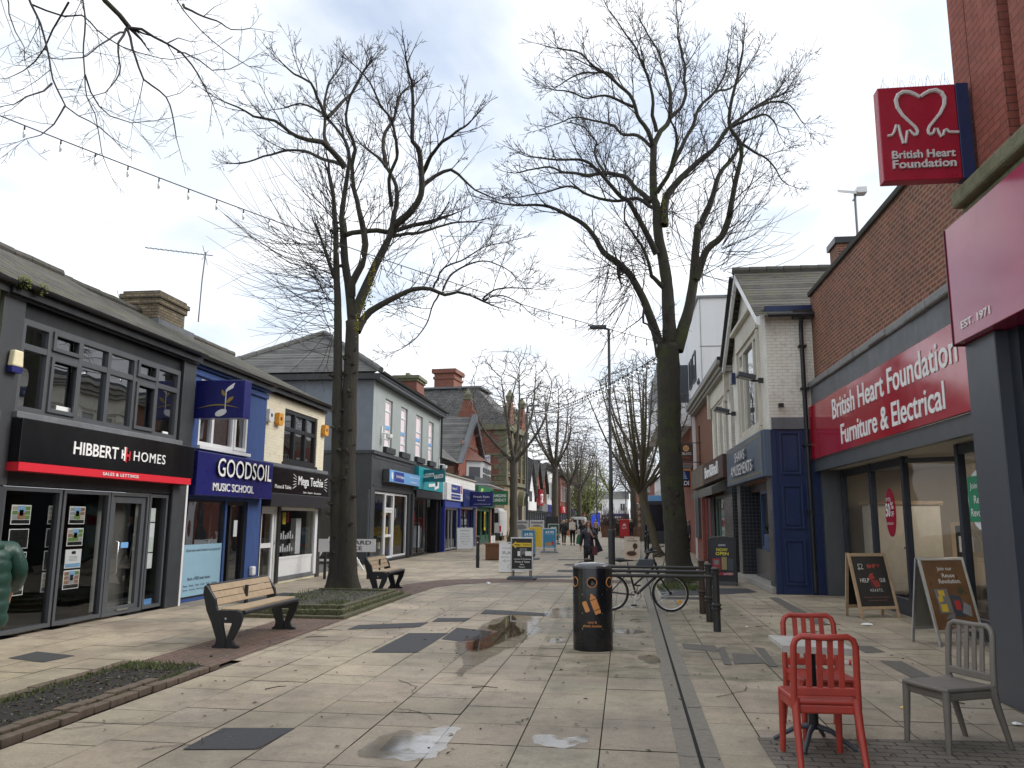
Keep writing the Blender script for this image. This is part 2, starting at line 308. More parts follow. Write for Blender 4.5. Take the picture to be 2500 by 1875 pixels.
# ---------------------------------------------------------------- ground
def paving_mat():
    t = NT('sandstone_paving'); at = t.n('ShaderNodeVertexColor'); at.layer_name = 'col'
    f = t.noise(38, 8, .75); g = t.noise(240, 3, .8); st = t.noise(.55, 8, .62); st2 = t.noise(2.3, 7, .7)
    c = t.mix(.55, at.outputs[0], t.ramp(f, .25, .75, (.25, .25, .25), (.75, .75, .75)), 'OVERLAY')
    c = t.mix(.35, c, t.ramp(g, .3, .7, (.2, .2, .2), (.8, .8, .8)), 'OVERLAY')
    c = t.mix(t.math('MULTIPLY', t.ramp(st, .42, .68), .68), c, (.15, .13, .10))
    c = t.mix(t.math('MULTIPLY', t.ramp(st2, .47, .70), .5), c, (.12, .11, .09)); c = t.mix(t.math('MULTIPLY', t.ramp(t.noise(7.5, 6, .72), .57, .70), .4), c, (.09, .08, .065)); c = t.mix(t.math('MULTIPLY', t.ramp(t.noise(31, 2, .5), .70, .74), .35), c, (.62, .60, .56))
    mo = t.ramp(t.noise(.8, 8, .7, None), .55, .66)
    sx = t.n('ShaderNodeSeparateXYZ'); t.l(t.obj(), sx.inputs[0])
    near = t.math('LESS_THAN', t.math('ABSOLUTE', t.math('SUBTRACT', sx.outputs[0], .6)), 1.6); near = t.math('MULTIPLY', near, t.math('LESS_THAN', t.math('ABSOLUTE', t.math('SUBTRACT', sx.outputs[1], 13.0)), 4.2))
    c = t.mix(t.math('MULTIPLY', t.math('MULTIPLY', near, t.ramp(st2, .35, .62)), .45), c, (.095, .10, .045))
    t.set(Base_Color=c, Roughness=t.ramp(st, .35, .75, (.78, .78, .78), (.5, .5, .5)), Specular_IOR_Level=.35)
    t.bump(t.math('ADD', t.math('MULTIPLY', f, .6), t.math('MULTIPLY', g, .6)), .35, .006); return t.m
SLABM = paving_mat()
def far_paving():
    t = NT('far_paving'); b = t.n('ShaderNodeTexBrick', offset=.5); t.l(t.obj(), b.inputs['Vector'])
    for k, x in (('Scale', 1), ('Brick Width', .6), ('Row Height', .6), ('Mortar Size', .012), ('Bias', -.2)): b.inputs[k].default_value = x
    for k, x in (('Color1', (.40, .345, .26)), ('Color2', (.30, .265, .21)), ('Mortar', (.12, .10, .08))): b.inputs[k].default_value = x+(1,)
    c = t.mix(t.math('MULTIPLY', t.ramp(t.noise(.3, 6), .5, .65), .5), b.outputs[0], (.15, .14, .12)); t.set(Base_Color=c, Roughness=.7); return t.m
SETT = brick('brick_setts', (.15, .085, .06), (.19, .12, .09), (.07, .06, .05), .2, .1, .008, dirt=.35, dcol=(.07, .065, .04))
def flat_brick(name, c1, c2, mortar, bw, bh, ms, rot=0, dcol=(.06, .055, .04)):
    t = NT(name); mp_ = t.n('ShaderNodeMapping'); mp_.inputs['Rotation'].default_value = (0, 0, rot); t.l(t.obj(), mp_.inputs[0])
    b = t.n('ShaderNodeTexBrick', offset=.5); t.l(mp_.outputs[0], b.inputs['Vector'])
    for k, x in (('Scale', 1), ('Brick Width', bw), ('Row Height', bh), ('Mortar Size', ms), ('Mortar Smooth', .2)): b.inputs[k].default_value = x
    for k, x in (('Color1', c1), ('Color2', c2), ('Mortar', mortar)): b.inputs[k].default_value = x+(1,)
    c = t.mix(.3, b.outputs[0], t.ramp(t.noise(60, 6), .3, .7, (.2, .2, .2), (.8, .8, .8)), 'OVERLAY'); c = t.mix(t.math('MULTIPLY', t.ramp(t.noise(1.1, 7), .45, .7), .5), c, dcol)
    t.set(Base_Color=c, Roughness=.75); t.bump(t.math('ADD', t.math('MULTIPLY', b.outputs[1], -1.0), t.noise(80, 4)), .5, .01); return t.m
SETT = flat_brick('brick_setts', (.185, .115, .09), (.145, .09, .072), (.06, .05, .042), .2, .1, .009, R(90))
BLOCK = flat_brick('grey_block_paving', (.215, .185, .15), (.16, .14, .115), (.055, .048, .04), .2, .1, .008)
ASPH = mat('tarmac_patch', (.055, .058, .064), .75, .25, 60, .5, 300, dirt=.3, dcol=(.09, .085, .075)); DRN = mat('drain_stone', (.225, .205, .17), .75, .2, 20, .3, 120, dirt=.4)
SOIL = mat('dark_soil', (.030, .027, .025), .95, .4, 18, .9, 50)
JOINT = mat('dark_joint', (.08, .066, .05), .9, .3, 8)
def water_mat():
    t = NT('puddle_water'); t.t.nodes.remove(t.b); g = t.n('ShaderNodeBsdfGlossy'); g.inputs['Roughness'].default_value = .015; g.inputs[0].default_value = (.9, .9, .9, 1)
    d = t.n('ShaderNodeBsdfTransparent'); d.inputs[0].default_value = (.66, .61, .54, 1); lw = t.n('ShaderNodeLayerWeight'); lw.inputs[0].default_value = .25
    m = t.n('ShaderNodeMixShader'); t.l(t.math('ADD', t.math('MULTIPLY', lw.outputs[1], .8), .05), m.inputs[0]); t.l(d.outputs[0], m.inputs[1]); t.l(g.outputs[0], m.inputs[2]); t.l(m.outputs[0], t.o.inputs[0]); return t.m
def wet_mat():
    t = NT('wet_film'); t.t.nodes.remove(t.b); g = t.n('ShaderNodeBsdfGlossy'); g.inputs['Roughness'].default_value = .09; g.inputs[0].default_value = (.9, .9, .92, 1)
    d = t.n('ShaderNodeBsdfTransparent'); d.inputs[0].default_value = (.62, .60, .57, 1); lw = t.n('ShaderNodeLayerWeight'); lw.inputs[0].default_value = .25
    b = t.n('ShaderNodeBump'); b.inputs['Strength'].default_value = .25; b.inputs['Distance'].default_value = .01; t.l(t.noise(70, 4), b.inputs['Height']); t.l(b.outputs[0], g.inputs['Normal'])
    m = t.n('ShaderNodeMixShader'); t.l(t.math('MULTIPLY', t.math('MULTIPLY', lw.outputs[1], 1.0), t.ramp(t.noise(9, 6), .3, .55)), m.inputs[0]); t.l(d.outputs[0], m.inputs[1]); t.l(g.outputs[0], m.inputs[2]); t.l(m.outputs[0], t.o.inputs[0]); return t.m
WATER = water_mat(); WET = wet_mat()
def film_mat():
    t = NT('thin_water_film'); t.t.nodes.remove(t.b); g = t.n('ShaderNodeBsdfGlossy'); g.inputs['Roughness'].default_value = .07; g.inputs[0].default_value = (.92, .95, 1, 1); d = t.n('ShaderNodeBsdfTransparent'); d.inputs[0].default_value = (.84, .83, .81, 1); lw = t.n('ShaderNodeLayerWeight'); lw.inputs[0].default_value = .25
    m = t.n('ShaderNodeMixShader'); t.l(t.math('MULTIPLY', t.math('MULTIPLY', lw.outputs[1], .52), t.ramp(t.noise(5, 6), .30, .48)), m.inputs[0]); t.l(d.outputs[0], m.inputs[1]); t.l(g.outputs[0], m.inputs[2]); t.l(m.outputs[0], t.o.inputs[0]); return t.m
FILM = film_mat()
struct(M().quad((-300, -60, -.03), (300, -60, -.03), (300, 900, -.03), (-300, 900, -.03)).obj('ground', JOINT))
struct(M().quad((-14, 46, -.004), (10, 46, -.004), (16, 260, -.004), (-20, 260, -.004)).obj('far_pavement', far_paving()))
struct(M().quad((-40, 22.45, -.003), (-8.35, 22.45, -.003), (-8.35, 28.55, -.003), (-40, 28.55, -.003)).obj('side_road', mat('side_street_tarmac', (.10, .095, .09), .85, .2, 10, .3)))
def jit(x, y): return x + .0105*(y-9)           # the slab courses run a hair off the street's axis
def slabs():
    r = random.Random(3); b = M(); cols = []
    SW = .59; i0, i1 = -15, 9
    def skip(x0, x1, y0, y1):
        x, y = (x0+x1)/2, (y0+y1)/2
        if -5.40 < x < -4.40 and y < 8.85: return True
        return False
    for i in range(i0, i1):
        x0 = -.11 + SW*i; x1 = x0+SW; y = 2.2 + r.choice((0, .3, .12)); left = i < -2
        lw = .9 if i % 3 == 0 and left else .6
        while y < 46.4:
            ln = r.choice((.6, .6, .6, .9, .45)) if left else r.choice((.6, .6, .6, .6, .9)); y1 = y+ln
            if not skip(x0, x1, y, y1):
                k = r.gauss(1, .055); w = r.random()
                base = (.415, .352, .268) if w < .88 else ((.41, .35, .272) if w < .985 else (.34, .30, .24))
                if -3 < i < 1 and y < 8.2 and -2.6 < x0 and x1 < -1.2: base = (.375, .325, .26)
                col = tuple(max(0, q*k*(1+r.uniform(-.02, .02))) for q in base); g = .0048; z = r.uniform(-.0015, .0015); tx, ty = r.uniform(-.0025, .0025), r.uniform(-.003, .003)
                p = [(jit(x0, y)+g, y+g), (jit(x1, y)-g, y+g), (jit(x1, y1)-g, y1-g), (jit(x0, y1)+g, y1-g)]; mx_, my_ = x0+SW/2, (y+y1)/2
                b.quad(*[(q[0], q[1], z+(q[0]-jit(mx_, my_))*tx+(q[1]-my_)*ty) for q in p]); cols.append(col)
            y = y1
    o = b.obj('pavement', SLABM); ca = o.data.color_attributes.new('col', 'FLOAT_COLOR', 'CORNER')
    fl = []
    for c in cols: fl += list(c+(1,))*4
    ca.data.foreach_set('color', fl); struct(o)
slabs()
def sheet(name, polys, z, m, kind='structure', grid=0):
    b = M()
    for p in polys: b.poly([(x, y, z) for x, y in p])
    return struct(b.obj(name, m), kind)
sheet('brick_strip', [[(-5.34, 8.75), (-4.36, 8.75), (-4.36, 17.2), (-4.3, 19.3), (-3.9, 20.55), (-2.6, 21.35), (-1.2, 21.6), (.4, 21.55), (.4, 22.65), (-1.4, 22.75), (-3.3, 22.6), (-4.7, 21.7), (-5.2, 20.2), (-5.34, 18.5)]], .006, SETT)
sheet('block_paving', [[(1.02, 2.5), (3.45, 2.5), (3.45, 6.82), (1.02, 6.58)]], .0065, BLOCK)
sheet('tarmac_patch', [
    [(-3.93, 11.82), (-3.92, 12.34), (-2.95, 12.87), (-2.96, 12.29)], [(-2.92, 12.95), (-2.93, 13.44), (-2.39, 13.55), (-2.41, 13.07)], [(-2.97, 9.89), (-2.95, 11.61), (-2.39, 11.72), (-2.43, 9.98)],
    [(-2.37, 11.11), (-2.39, 12.32), (-1.95, 12.1), (-1.79, 11.95), (-1.81, 11.21), (-2.07, 10.95)], [(-2.35, 14.18), (-2.36, 14.84), (-1.19, 14.44), (-1.19, 14.05)], [(-3.03, 5.64), (-3.03, 6.24), (-2.48, 6.32), (-2.52, 5.73)],
    [(-6.91, 8.80), (-6.92, 9.28), (-6.28, 9.08), (-6.34, 8.62)], [(-7.3, 15.2), (-7.2, 17.3), (-5.4, 17.1), (-5.5, 14.6), (-6.2, 14.4)], [(.95, 18.2), (.98, 20.4), (3.1, 20.6), (3.2, 19.6), (2.0, 18.6)], [(.9, 17.5), (.9, 18.05), (2.0, 18.1), (2.0, 17.6)],
    [(-1.9, 25.9), (-1.9, 26.9), (-1.3, 26.9), (-1.3, 25.9)], [(-2.5, 22.9), (-2.5, 23.9), (-1.3, 24.1), (-1.3, 23.4)], [(-1.9, 29.6), (-1.9, 30.6), (-.8, 30.6), (-.8, 29.8)], [(-.5, 35), (-.5, 36.4), (.4, 36.2), (.4, 35)], [(-2.4, 33.5), (-2.4, 34.2), (-1, 34.4), (-1, 33.6)]], .0055, ASPH)
sheet('dark_slab_course', [[(.83, 11.30), (1.25, 11.18), (1.24, 10.64), (.83, 10.83)], [(1.25, 10.9), (1.36, 11.15), (1.27, 9.74), (1.18, 9.76)], [(1.74, 11.13), (1.85, 11.05), (1.77, 9.72), (1.68, 9.71)], [(1.38, 10.56), (1.68, 10.55), (1.66, 9.92), (1.3, 9.8)],
    [(3.20, 18.33), (3.40, 18.36), (3.34, 14.99), (3.08, 14.95)], [(3.15, 14.53), (3.35, 14.5), (3.31, 13.7), (3.08, 13.75)], [(3.06, 11.5), (3.28, 11.49), (3.31, 11.0), (3.03, 10.86)], [(3.03, 10.33), (3.28, 10.33), (3.26, 9.17), (3.03, 9.3)]], .0055, mat('dark_slab', (.13, .12, .105), .7, .25, 25, .3, 150, dirt=.4))
b = M()
for k in range(60):                                   # slot drain: two rows of channel stones with an open slot between
    y0 = 3+k*.75; y1 = y0+.742
    for xa, xb in ((-.145, -.014), (.014, .14)):
        z = .008+rnd.uniform(-.001, .001); x = .59+.016*(y0-9); x2 = .59+.016*(y1-9)
        b.add([(x+xa, y0, z), (x+xb, y0, z), (x2+xb, y1, z), (x2+xa, y1, z), (x+xb, y0, -.02), (x2+xb, y1, -.02), (x+xa, y0, -.02), (x2+xa, y1, -.02)], [(0, 1, 2, 3), (1, 4, 5, 2), (6, 0, 3, 7)])
struct(b.obj('drain_channel', DRN))
b = M().quad((.482, 3, .0062), (.508, 3, .0062), (1.227, 48, .0062), (1.201, 48, .0062)); struct(b.obj('drain_slot', mat('drain_black', (.006, .006, .006), .9)))
struct(M().poly([(x, y, .009) for x, y in [(-1.665, 5.80), (-1.67, 6.19), (-1.55, 6.22), (-1.31, 6.225), (-1.30, 5.79), (-1.45, 5.775)]]).obj('puddle', FILM))
def smooth_poly(p, n=3):
    for _ in range(n):
        q = []
        for i in range(len(p)):
            a, c = p[i], p[(i+1) % len(p)]; q += [(a[0]*.75+c[0]*.25, a[1]*.75+c[1]*.25), (a[0]*.25+c[0]*.75, a[1]*.25+c[1]*.75)]
        p = q
    return p
W1 = [(-2.03, 10.87), (-1.80, 11.15), (-1.80, 11.6), (-1.68, 11.95), (-1.95, 12.25), (-1.98, 12.55), (-1.81, 12.81), (-1.86, 13.93), (-1.68, 13.97), (-1.53, 12.4), (-1.32, 12.17), (-1.33, 11.73), (-1.48, 11.39), (-1.50, 10.96), (-1.67, 10.24), (-1.82, 10.15)]
puds = [W1]; films = [[(-.98, 11.02), (-.92, 11.52), (-.66, 11.37), (-.68, 10.96)], [(-.08, 12.7), (.08, 12.75), (.52, 12.27), (-.06, 11.9)], [(.17, 10.16), (.47, 10.28), (.49, 9.72), (.34, 9.58)], [(-.1, 16.0), (.56, 16.05), (.55, 15.6), (-.1, 15.5)], [(-1.2, 15.0), (-.9, 15.6), (-.7, 15.2), (-.9, 14.9)]]
wets = [[(-2.16, 10.95), (-1.95, 11.3), (-1.92, 11.9), (-2.1, 12.3), (-1.95, 14.0), (-1.3, 14.1), (-1.22, 12.6), (-1.05, 12.15), (-1.2, 11.6), (-1.25, 10.9), (-1.5, 9.7), (-1.62, 8.6), (-1.68, 8.5), (-1.72, 9.4), (-1.9, 9.8)], [(-1.25, 13.9), (-1.3, 15.2), (-.5, 15.9), (-.45, 14.6), (-.85, 13.6)]]
def puddle_poly(p, amp, n=3):
    q = smooth_poly(p, n); return [(x+amp*(noise.noise((x*9, y*9, 1))), y+2*amp*(noise.noise((x*9, y*9, 7)))) for x, y in q]
for i, p in enumerate(wets): struct(M().poly([(x, y, .0105) for x, y in puddle_poly(p, .06, 4)]).obj('wet_patch', FILM))
for p in films: struct(M().poly([(x, y, .0085) for x, y in puddle_poly(p, .03, 3)]).obj('puddle', FILM))
for i, p in enumerate(puds): struct(M().poly([(x, y, .0145) for x, y in puddle_poly(p, .03, 3)]).obj('puddle', WATER))
for p in ([(-1.82, 5.66), (-1.80, 6.05), (-1.70, 6.4), (-1.5, 6.36), (-1.24, 6.6), (-1.22, 6.2), (-1.24, 5.6), (-1.5, 5.62)], [(-.66, 6.45), (-.45, 6.33), (-.18, 6.5), (-.28, 6.16), (-.45, 6.06), (-.6, 6.14)]): struct(M().poly([(x, y, .0075) for x, y in puddle_poly(p, .05, 3)]).obj('wet_patch', FILM))
CRK = mat('crack_dark', (.05, .042, .034), .9)
for p in ([(-2.95, 5.75), (-3.05, 5.95), (-3.0, 6.1), (-2.93, 6.22)], [(-3.3, 5.6), (-3.15, 5.72), (-3.0, 5.75)], [(-1.9, 7.1), (-1.7, 7.0), (-1.55, 6.85), (-1.5, 6.75)], [(-2.05, 9.4), (-1.9, 9.36), (-1.82, 9.3)], [(-.75, 6.9), (-.8, 6.78), (-.78, 6.7)], [(-4.2, 6.0), (-3.9, 6.25), (-3.6, 6.3), (-3.2, 6.35)], [(2.4, 9.6), (2.9, 9.3), (3.3, 9.35)], [(1.9, 12.4), (2.3, 12.2), (2.6, 12.25)], [(3.4, 10.9), (3.9, 10.8), (4.3, 10.95)], [(-5.8, 9.9), (-5.6, 10.2), (-5.2, 10.3)], [(.9, 8.0), (1.2, 8.3), (1.25, 8.6)], [(-2.2, 8.3), (-1.95, 8.0), (-1.9, 7.7)]):
    b = M(); P = []
    for i in range(len(p)-1):
        for k in range(5): f = k/5; P.append((p[i][0]+(p[i+1][0]-p[i][0])*f+rnd.gauss(0, .012), p[i][1]+(p[i+1][1]-p[i][1])*f+rnd.gauss(0, .012)))
    P.append(p[-1])
    for i in range(len(P)-1): a_, c_ = Vector(P[i]+(0,)), Vector(P[i+1]+(0,)); n_ = Vector((-(c_-a_).y, (c_-a_).x, 0)).normalized(); w0, w1 = .006*(1-i/len(P)*.7), .006*(1-(i+1)/len(P)*.7); z_ = Vector((0, 0, .0068)); b.quad(a_-n_*w0+z_, c_-n_*w1+z_, c_+n_*w1+z_, a_+n_*w0+z_)
    struct(b.obj('paving_crack', CRK))
# planting beds with kerb stones
KERB = mat('bed_kerb_brick', (.14, .105, .08), .85, .3, 12, .4, 70, dirt=.5, dcol=(.08, .075, .045)); 
def grass(name, spots, n, h, sp, label, cmat):
    r = random.Random(len(spots)*n); b = M()
    for _ in range(n):
        a = r.choice(spots); x = r.uniform(a[0], a[1]); y = r.uniform(a[2], a[3]); hh = h*r.uniform(.4, 1.1); w = .006; g = r.uniform(0, 6.28); lx, ly = r.gauss(0, .35)*hh, r.gauss(0, .35)*hh; c, s_ = math.cos(g)*w, math.sin(g)*w; z0 = a[4] if len(a) > 4 else .0
        b.add([(x-c, y-s_, z0), (x+c, y+s_, z0), (x+lx*.5+c*.7, y+ly*.5+s_*.7, z0+hh*.6), (x+lx*.5-c*.7, y+ly*.5-s_*.7, z0+hh*.6), (x+lx, y+ly, z0+hh)], [(0, 1, 2, 3), (3, 2, 4)])
    return tag(b.obj(name, cmat), label, 'grass', kind='stuff')
GRS = mat('grass_green', (.09, .115, .035), .8, .35, 30)
struct(M().slab([(-5.42, 3.0), (-4.42, 3.0), (-4.42, 8.7), (-5.42, 8.8)], -.02, .012).obj('soil_bed', SOIL))
def kerbs(name, label, runs, hgt=.1):
    t = thing(name, label, 'bed edging'); r = random.Random(5)
    for xa, ya, xb, yb, n, hh in runs:
        b = M()
        for i in range(n):
            f0, f1 = i/n, (i+1)/n; p = Vector((xa+(xb-xa)*f0, ya+(yb-ya)*f0, 0)); q = Vector((xa+(xb-xa)*f1, ya+(yb-ya)*f1, 0)); d = (q-p).normalized(); s_ = Vector((-d.y, d.x, 0))*.05
            p = p+d*.005; q = q-d*.005; z = hh*r.uniform(.8, 1.1); o_ = s_*r.uniform(-.25, .25)
            b.slab([tuple((p-s_+o_)[:2]), tuple((q-s_+o_)[:2]), tuple((q+s_+o_)[:2]), tuple((p+s_+o_)[:2])], -.02, z)
        b.obj('kerb_row', KERB, t, bevel=.008)
    return t
kerbs('bed_edging', 'low double row of worn brick edging round the near soil bed', [(-4.40, 3.2, -4.36, 8.7, 26, .045), (-4.53, 3.2, -4.49, 7.7, 20, .065), (-5.44, 3.2, -5.40, 8.75, 22, .035)])
grass('grass_fringe', [(-5.38, -5.2, 4, 8.7), (-5.38, -5.25, 5, 8.7), (-5.3, -4.55, 8.35, 8.75), (-4.5, -4.42, 5.5, 8.3), (-4.48, -4.42, 4, 7.5)], 2300, .06, .1, 'thin fringe of grass along the edge of the near soil bed', GRS)
tb = kerbs('bed_edging', 'stepped mossy stone edging of the raised bed under the left tree', [])
KM = mat('mossy_kerb', (.105, .10, .06), .9, .35, 14, .5, 60, dirt=.6, dcol=(.05, .06, .02))
for (x0, x1, y0, y1, h) in ((-6.6, -4.36, 12.95, 17.3, .055), (-6.45, -4.5, 13.35, 17.2, .105), (-6.3, -4.62, 13.75, 17.1, .15)):
    b = M(); n = 10
    for i in range(n):
        ya, yb = y0+(y1-y0)*i/n+.004, y0+(y1-y0)*(i+1)/n-.004; b.box(x1-.12, x1, ya, yb, -.02, h*rnd.uniform(.9, 1.04))
    for i in range(5):
        xa, xb = x0+(x1-.125-x0)*i/5+.004, x0+(x1-.125-x0)*(i+1)/5-.004; b.box(xa, xb, y0, y0+.12, -.02, h*rnd.uniform(.9, 1.04)); b.box(xa, xb, y1-.12, y1, -.02, h*.95)
    b.obj('kerb_row', KM, tb, bevel=.01)
struct(M().slab([(-6.4, 13.8), (-4.7, 13.8), (-4.7, 17.0), (-6.4, 17.0)], -.01, .10).obj('soil_bed', mat('gravelly_soil', (.085, .085, .07), .95, .5, 40, .9, 60)))
grass('weed_patch', [(-6.5, -5.2, 15.3, 17.3, .09), (-5.2, -4.75, 13.9, 14.6, .10), (-6.3, -5.7, 14.2, 15.6, .10), (-5.9, -4.6, 13.0, 13.75, .08), (-4.52, -4.36, 13, 17, .08)], 1000, .09, .1, 'weeds and moss round the foot of the left tree', GRS)
grass('weed_patch', [(.95, 2.0, 19.6, 20.9), (1.2, 1.8, 20, 20.8)], 1500, .14, .1, 'tuft of weeds at the foot of the right tree behind the bicycle', GRS)
def debris(name, label, area, n, z, cols, seed):
    r = random.Random(seed); b = M()
    for _ in range(n):
        x, y = r.uniform(area[0], area[1]), r.uniform(area[2], area[3]); s_ = r.uniform(.008, .028); a = r.uniform(0, 6.28); c, q = math.cos(a)*s_, math.sin(a)*s_; k = r.randrange(len(cols))
        b.add([(x-c, y-q, z), (x+q*.5, y-c*.5, z+s_*.4), (x+c, y+q, z+s_*r.random()*.6), (x-q*.5, y+c*.5, z+s_*.5)], [(0, 1, 2, 3)], k)
    return tag(b.obj(name, cols), label, 'leaf litter', kind='stuff')
LV = [mat('dead_leaf', (.10, .06, .03), .9, .3, 20), mat('grit_grey', (.16, .15, .13), .9, .3, 20), mat('clod_dark', (.045, .038, .032), .95, .3, 20), mat('moss_bit', (.07, .085, .025), .9, .3, 20)]
debris('leaf_litter', 'dead leaves, grit and moss scattered over the near soil bed', (-5.35, -4.5, 4, 8.7), 1500, .013, LV, 1); debris('leaf_litter', 'grit and dead leaves on the raised bed below the left tree', (-6.35, -4.75, 13.9, 16.9), 1100, .101, LV, 2); debris('leaf_litter', 'specks of grit and leaf bits lying along the brick strip and drain', (-5.3, -4.3, 8.9, 20), 220, .008, LV, 3); debris('leaf_litter', 'fallen bits and crumbs spread thinly over the paving', (-4.2, 3.4, 5.5, 17), 420, .005, [LV[0], LV[2], PAPER if False else LV[1]], 4)
# litter and twigs
b = M()
for x, y, a, l in ((-4.2, 10.9, .3, .3), (-4.3, 11.6, .2, .35), (-3.3, 7.6, .9, .22), (2.7, 12.6, .5, .3), (2.1, 13.2, .2, .2), (3.2, 13.6, .3, .28), (1.7, 15.6, .2, .22), (.2, 13.6, .8, .2), (-1.4, 8.0, .1, .25), (3.05, 8.0, 2.7, .2)):
    p = Vector((x, y, .014)); d = Vector((math.cos(a), math.sin(a), 0)); b.tube([p, p+d*l*.5+Vector((.01, .02, .006)), p+d*l], [.006, .005, .003], 5)
    tag(b.obj('twig', mat('twig_brown', (.06, .042, .028), .8)), 'thin dry twigs fallen on the paving', 'twig', 'fallen twigs on the paving'); b = M()
def litter(x, y, w, c, lab, seed, h=.012):
    r = random.Random(seed); b = M(); n = 9; pts = [(x+w*math.cos(6.283*i/n)*r.uniform(.5, 1), y+w*.7*math.sin(6.283*i/n)*r.uniform(.5, 1)) for i in range(n)]
    b.add([(px_, py_, .012+h*r.random()) for px_, py_ in pts]+[(x, y, .018+h)], [(i, (i+1) % n, n) for i in range(n)]); return tag(b.obj('litter', c), lab, 'litter')
litter(3.88, 13.7, .13, PAPER, 'crumpled white paper on the paving below the chalkboard', 1, .03); litter(2.45, 7.75, .04, YEL, 'scrap of yellow wrapper under the grey chair', 2); litter(-3.2, 20.5, .09, PAPER, 'crushed white wrapper on the brick band near the benches', 4, .05); litter(1.95, 13.1, .035, PAPER, 'small white scrap right of the cycle rails', 6); litter(3.16, 7.3, .06, PAPER, 'white scraps beside the grey pillar base', 7)
t = thing('drink_bottle', 'clear plastic bottle with red cap lying on the paving behind the red chairs', 'bottle', (2.52, 10.0, .035), R(-25))
b = M().lathe([(.012, -.11), (.03, -.10), (.032, .02), (.014, .07), (.013, .09)], 14); b.xf(Matrix.Rotation(R(90), 4, 'Y')); b.obj('bottle_body', glass('bottle_plastic', (.9, .9, .9), .1), t, smooth=60)
M().lathe([(.03, .085), (.03, .105)], 14).xf(Matrix.Rotation(R(90), 4, 'Y')).obj('cap', RED, t)
b = M().box(-5.6, -4.9, 8.6, 9.0, .006, .012)
# ---------------------------------------------------------------- left side of the street (local x = along the street, -y = towards it)
def roof(parent, x0, x1, y0, z0, y1, z1, m, th=.07, ridge=True, rm=None, name='roof', back=True):
    b = M(); b.side([(y0, z0), (y1, z1), (y1+(y1-y0) if back else y1+.01, z0 if back else z1-.3), (y1+(y1-y0) if back else y1, (z0-th) if back else z1-th-.3), (y1, z1-th*1.3), (y0, z0-th)], x0, x1); o = b.obj(name, m, parent)
    if ridge:
        b = M(); n = int((x1-x0)/.42); dx = (x1-x0)/n
        for i in range(n): b.tube([(x0+i*dx, y1, z1+.0+rnd.uniform(-.012, .012)), (x0+(i+1)*dx-.012, y1, z1+rnd.uniform(-.012, .012))], .105, 8)
        b.obj('ridge_tiles', rm or mat('ridge_tile', (.085, .08, .072), .9, .3, 10, .5, 40, dirt=.5, dcol=(.06, .065, .03)), o)
    return o
def shop_light(parent, pts, name='ceiling_light'): return
# --- neighbour at the very edge
t = thing('shop_building', 'sliver of pale green rendered building at the left edge of the frame', 'building', (-8.05, 4.2, 0), LEFT)
wall(0, 5.2, 0, 4.75, depth=4).obj('wall', PALEG, t); M().box(0, 5.2, -.2, .02, 2.1, 2.95).obj('fascia', GRF, t); roof(t, 0, 5.2, -.15, 4.68, 3, 6.4, SLMOSS); gutter(t, 0, 5.2, -.2, 4.68)
# --- estate agent
EA = thing('estate_agent_shop', 'black fronted estate agent shop with a wide grey window above and cards in its window', 'building', (-8.05, 9.4, 0), LEFT)
wall(0, 5.0, 0, 4.72, [(.41, 4.51, 3.0, 4.29), (.42, 4.5, .0, 2.02)], .35).obj('wall', BLK, EA)
b = M(); b.box(.0, .4, -.07, -.001, 2.0, 4.56); b.box(4.55, 5.0, -.07, -.001, 2.2, 4.56); b.box(4.52, 4.98, -.05, -.001, 0, 2.19); b.box(0, .42, -.05, -.001, 0, 1.99); b.box(.0, 5.0, -.11, -.072, 4.5, 4.68); b.obj('pilasters', CHAR, EA, bevel=.01)
window(EA, .41, 4.51, 3.0, 4.29, .02, GRF, GLD, (.99, 1.68, 2.38, 3.09, 3.76), (3.91,), .085, .1).name = 'window'
w = EA.children[-1]; b = M()
for xa, xb, za, zb in ((1.0, 1.67, 3.03, 3.9), (1.0, 1.67, 3.92, 4.27), (3.1, 3.75, 3.03, 3.9), (3.1, 3.75, 3.92, 4.27)): frame_bars(xa+.03, xb-.03, za+.035, zb-.03, -.046, w=.06, d=.03).obj('casement', GRF, w, bevel=.006)
room(EA, .41, 4.51, 2.95, 4.35, .3, 3, INT, 'upper_room'); M().box(1.3, 1.62, .012, .02, 3.1, 3.2).obj('window_sticker', PAPER, EA); M().box(4.12, 4.3, .012, .02, 3.06, 3.13).obj('window_sticker', PAPER, EA)
M().box(.36, 4.56, -.14, -.001, 2.905, 2.995).obj('ledge', LEAD, EA, bevel=.01)
M().box(.36, 4.83, -.24, -.001, 2.315, 2.90).obj('fascia', SGN, EA, bevel=.008); M().box(.35, 4.75, -.25, -.001, 2.20, 2.312).obj('fascia_stripe', mat('bright_red_strip', (.62, .022, .04), .35, .04), EA)
b = M(); Y = -.252
b.text('HIBBERT', 1.41, 2.48, 2.50, 2.685, Y, 0, .012, .01); b.text('HOMES', 2.90, 3.84, 2.51, 2.67, Y, 0, 0, .01, gap=1.15)
for z0, z1, x0, x1, m_ in ((2.52, 2.66, 2.56, 2.59, 0), (2.49, 2.71, 2.625, 2.66, 0), (2.57, 2.605, 2.59, 2.625, 0), (2.47, 2.71, 2.665, 2.70, 1), (2.50, 2.65, 2.76, 2.79, 1), (2.56, 2.6, 2.70, 2.76, 1)): b.box(x0, x1, Y-.006, Y+.005, z0, z1, m_)
b.text('SALES & LETTINGS', 2.12, 3.06, 2.232, 2.282, -.262, 0, .004, .008, gap=1.2); b.obj('lettering', [WHT, RED], EA)
room(EA, .42, 4.5, .02, 2.0, .36, 3.2, DARK)
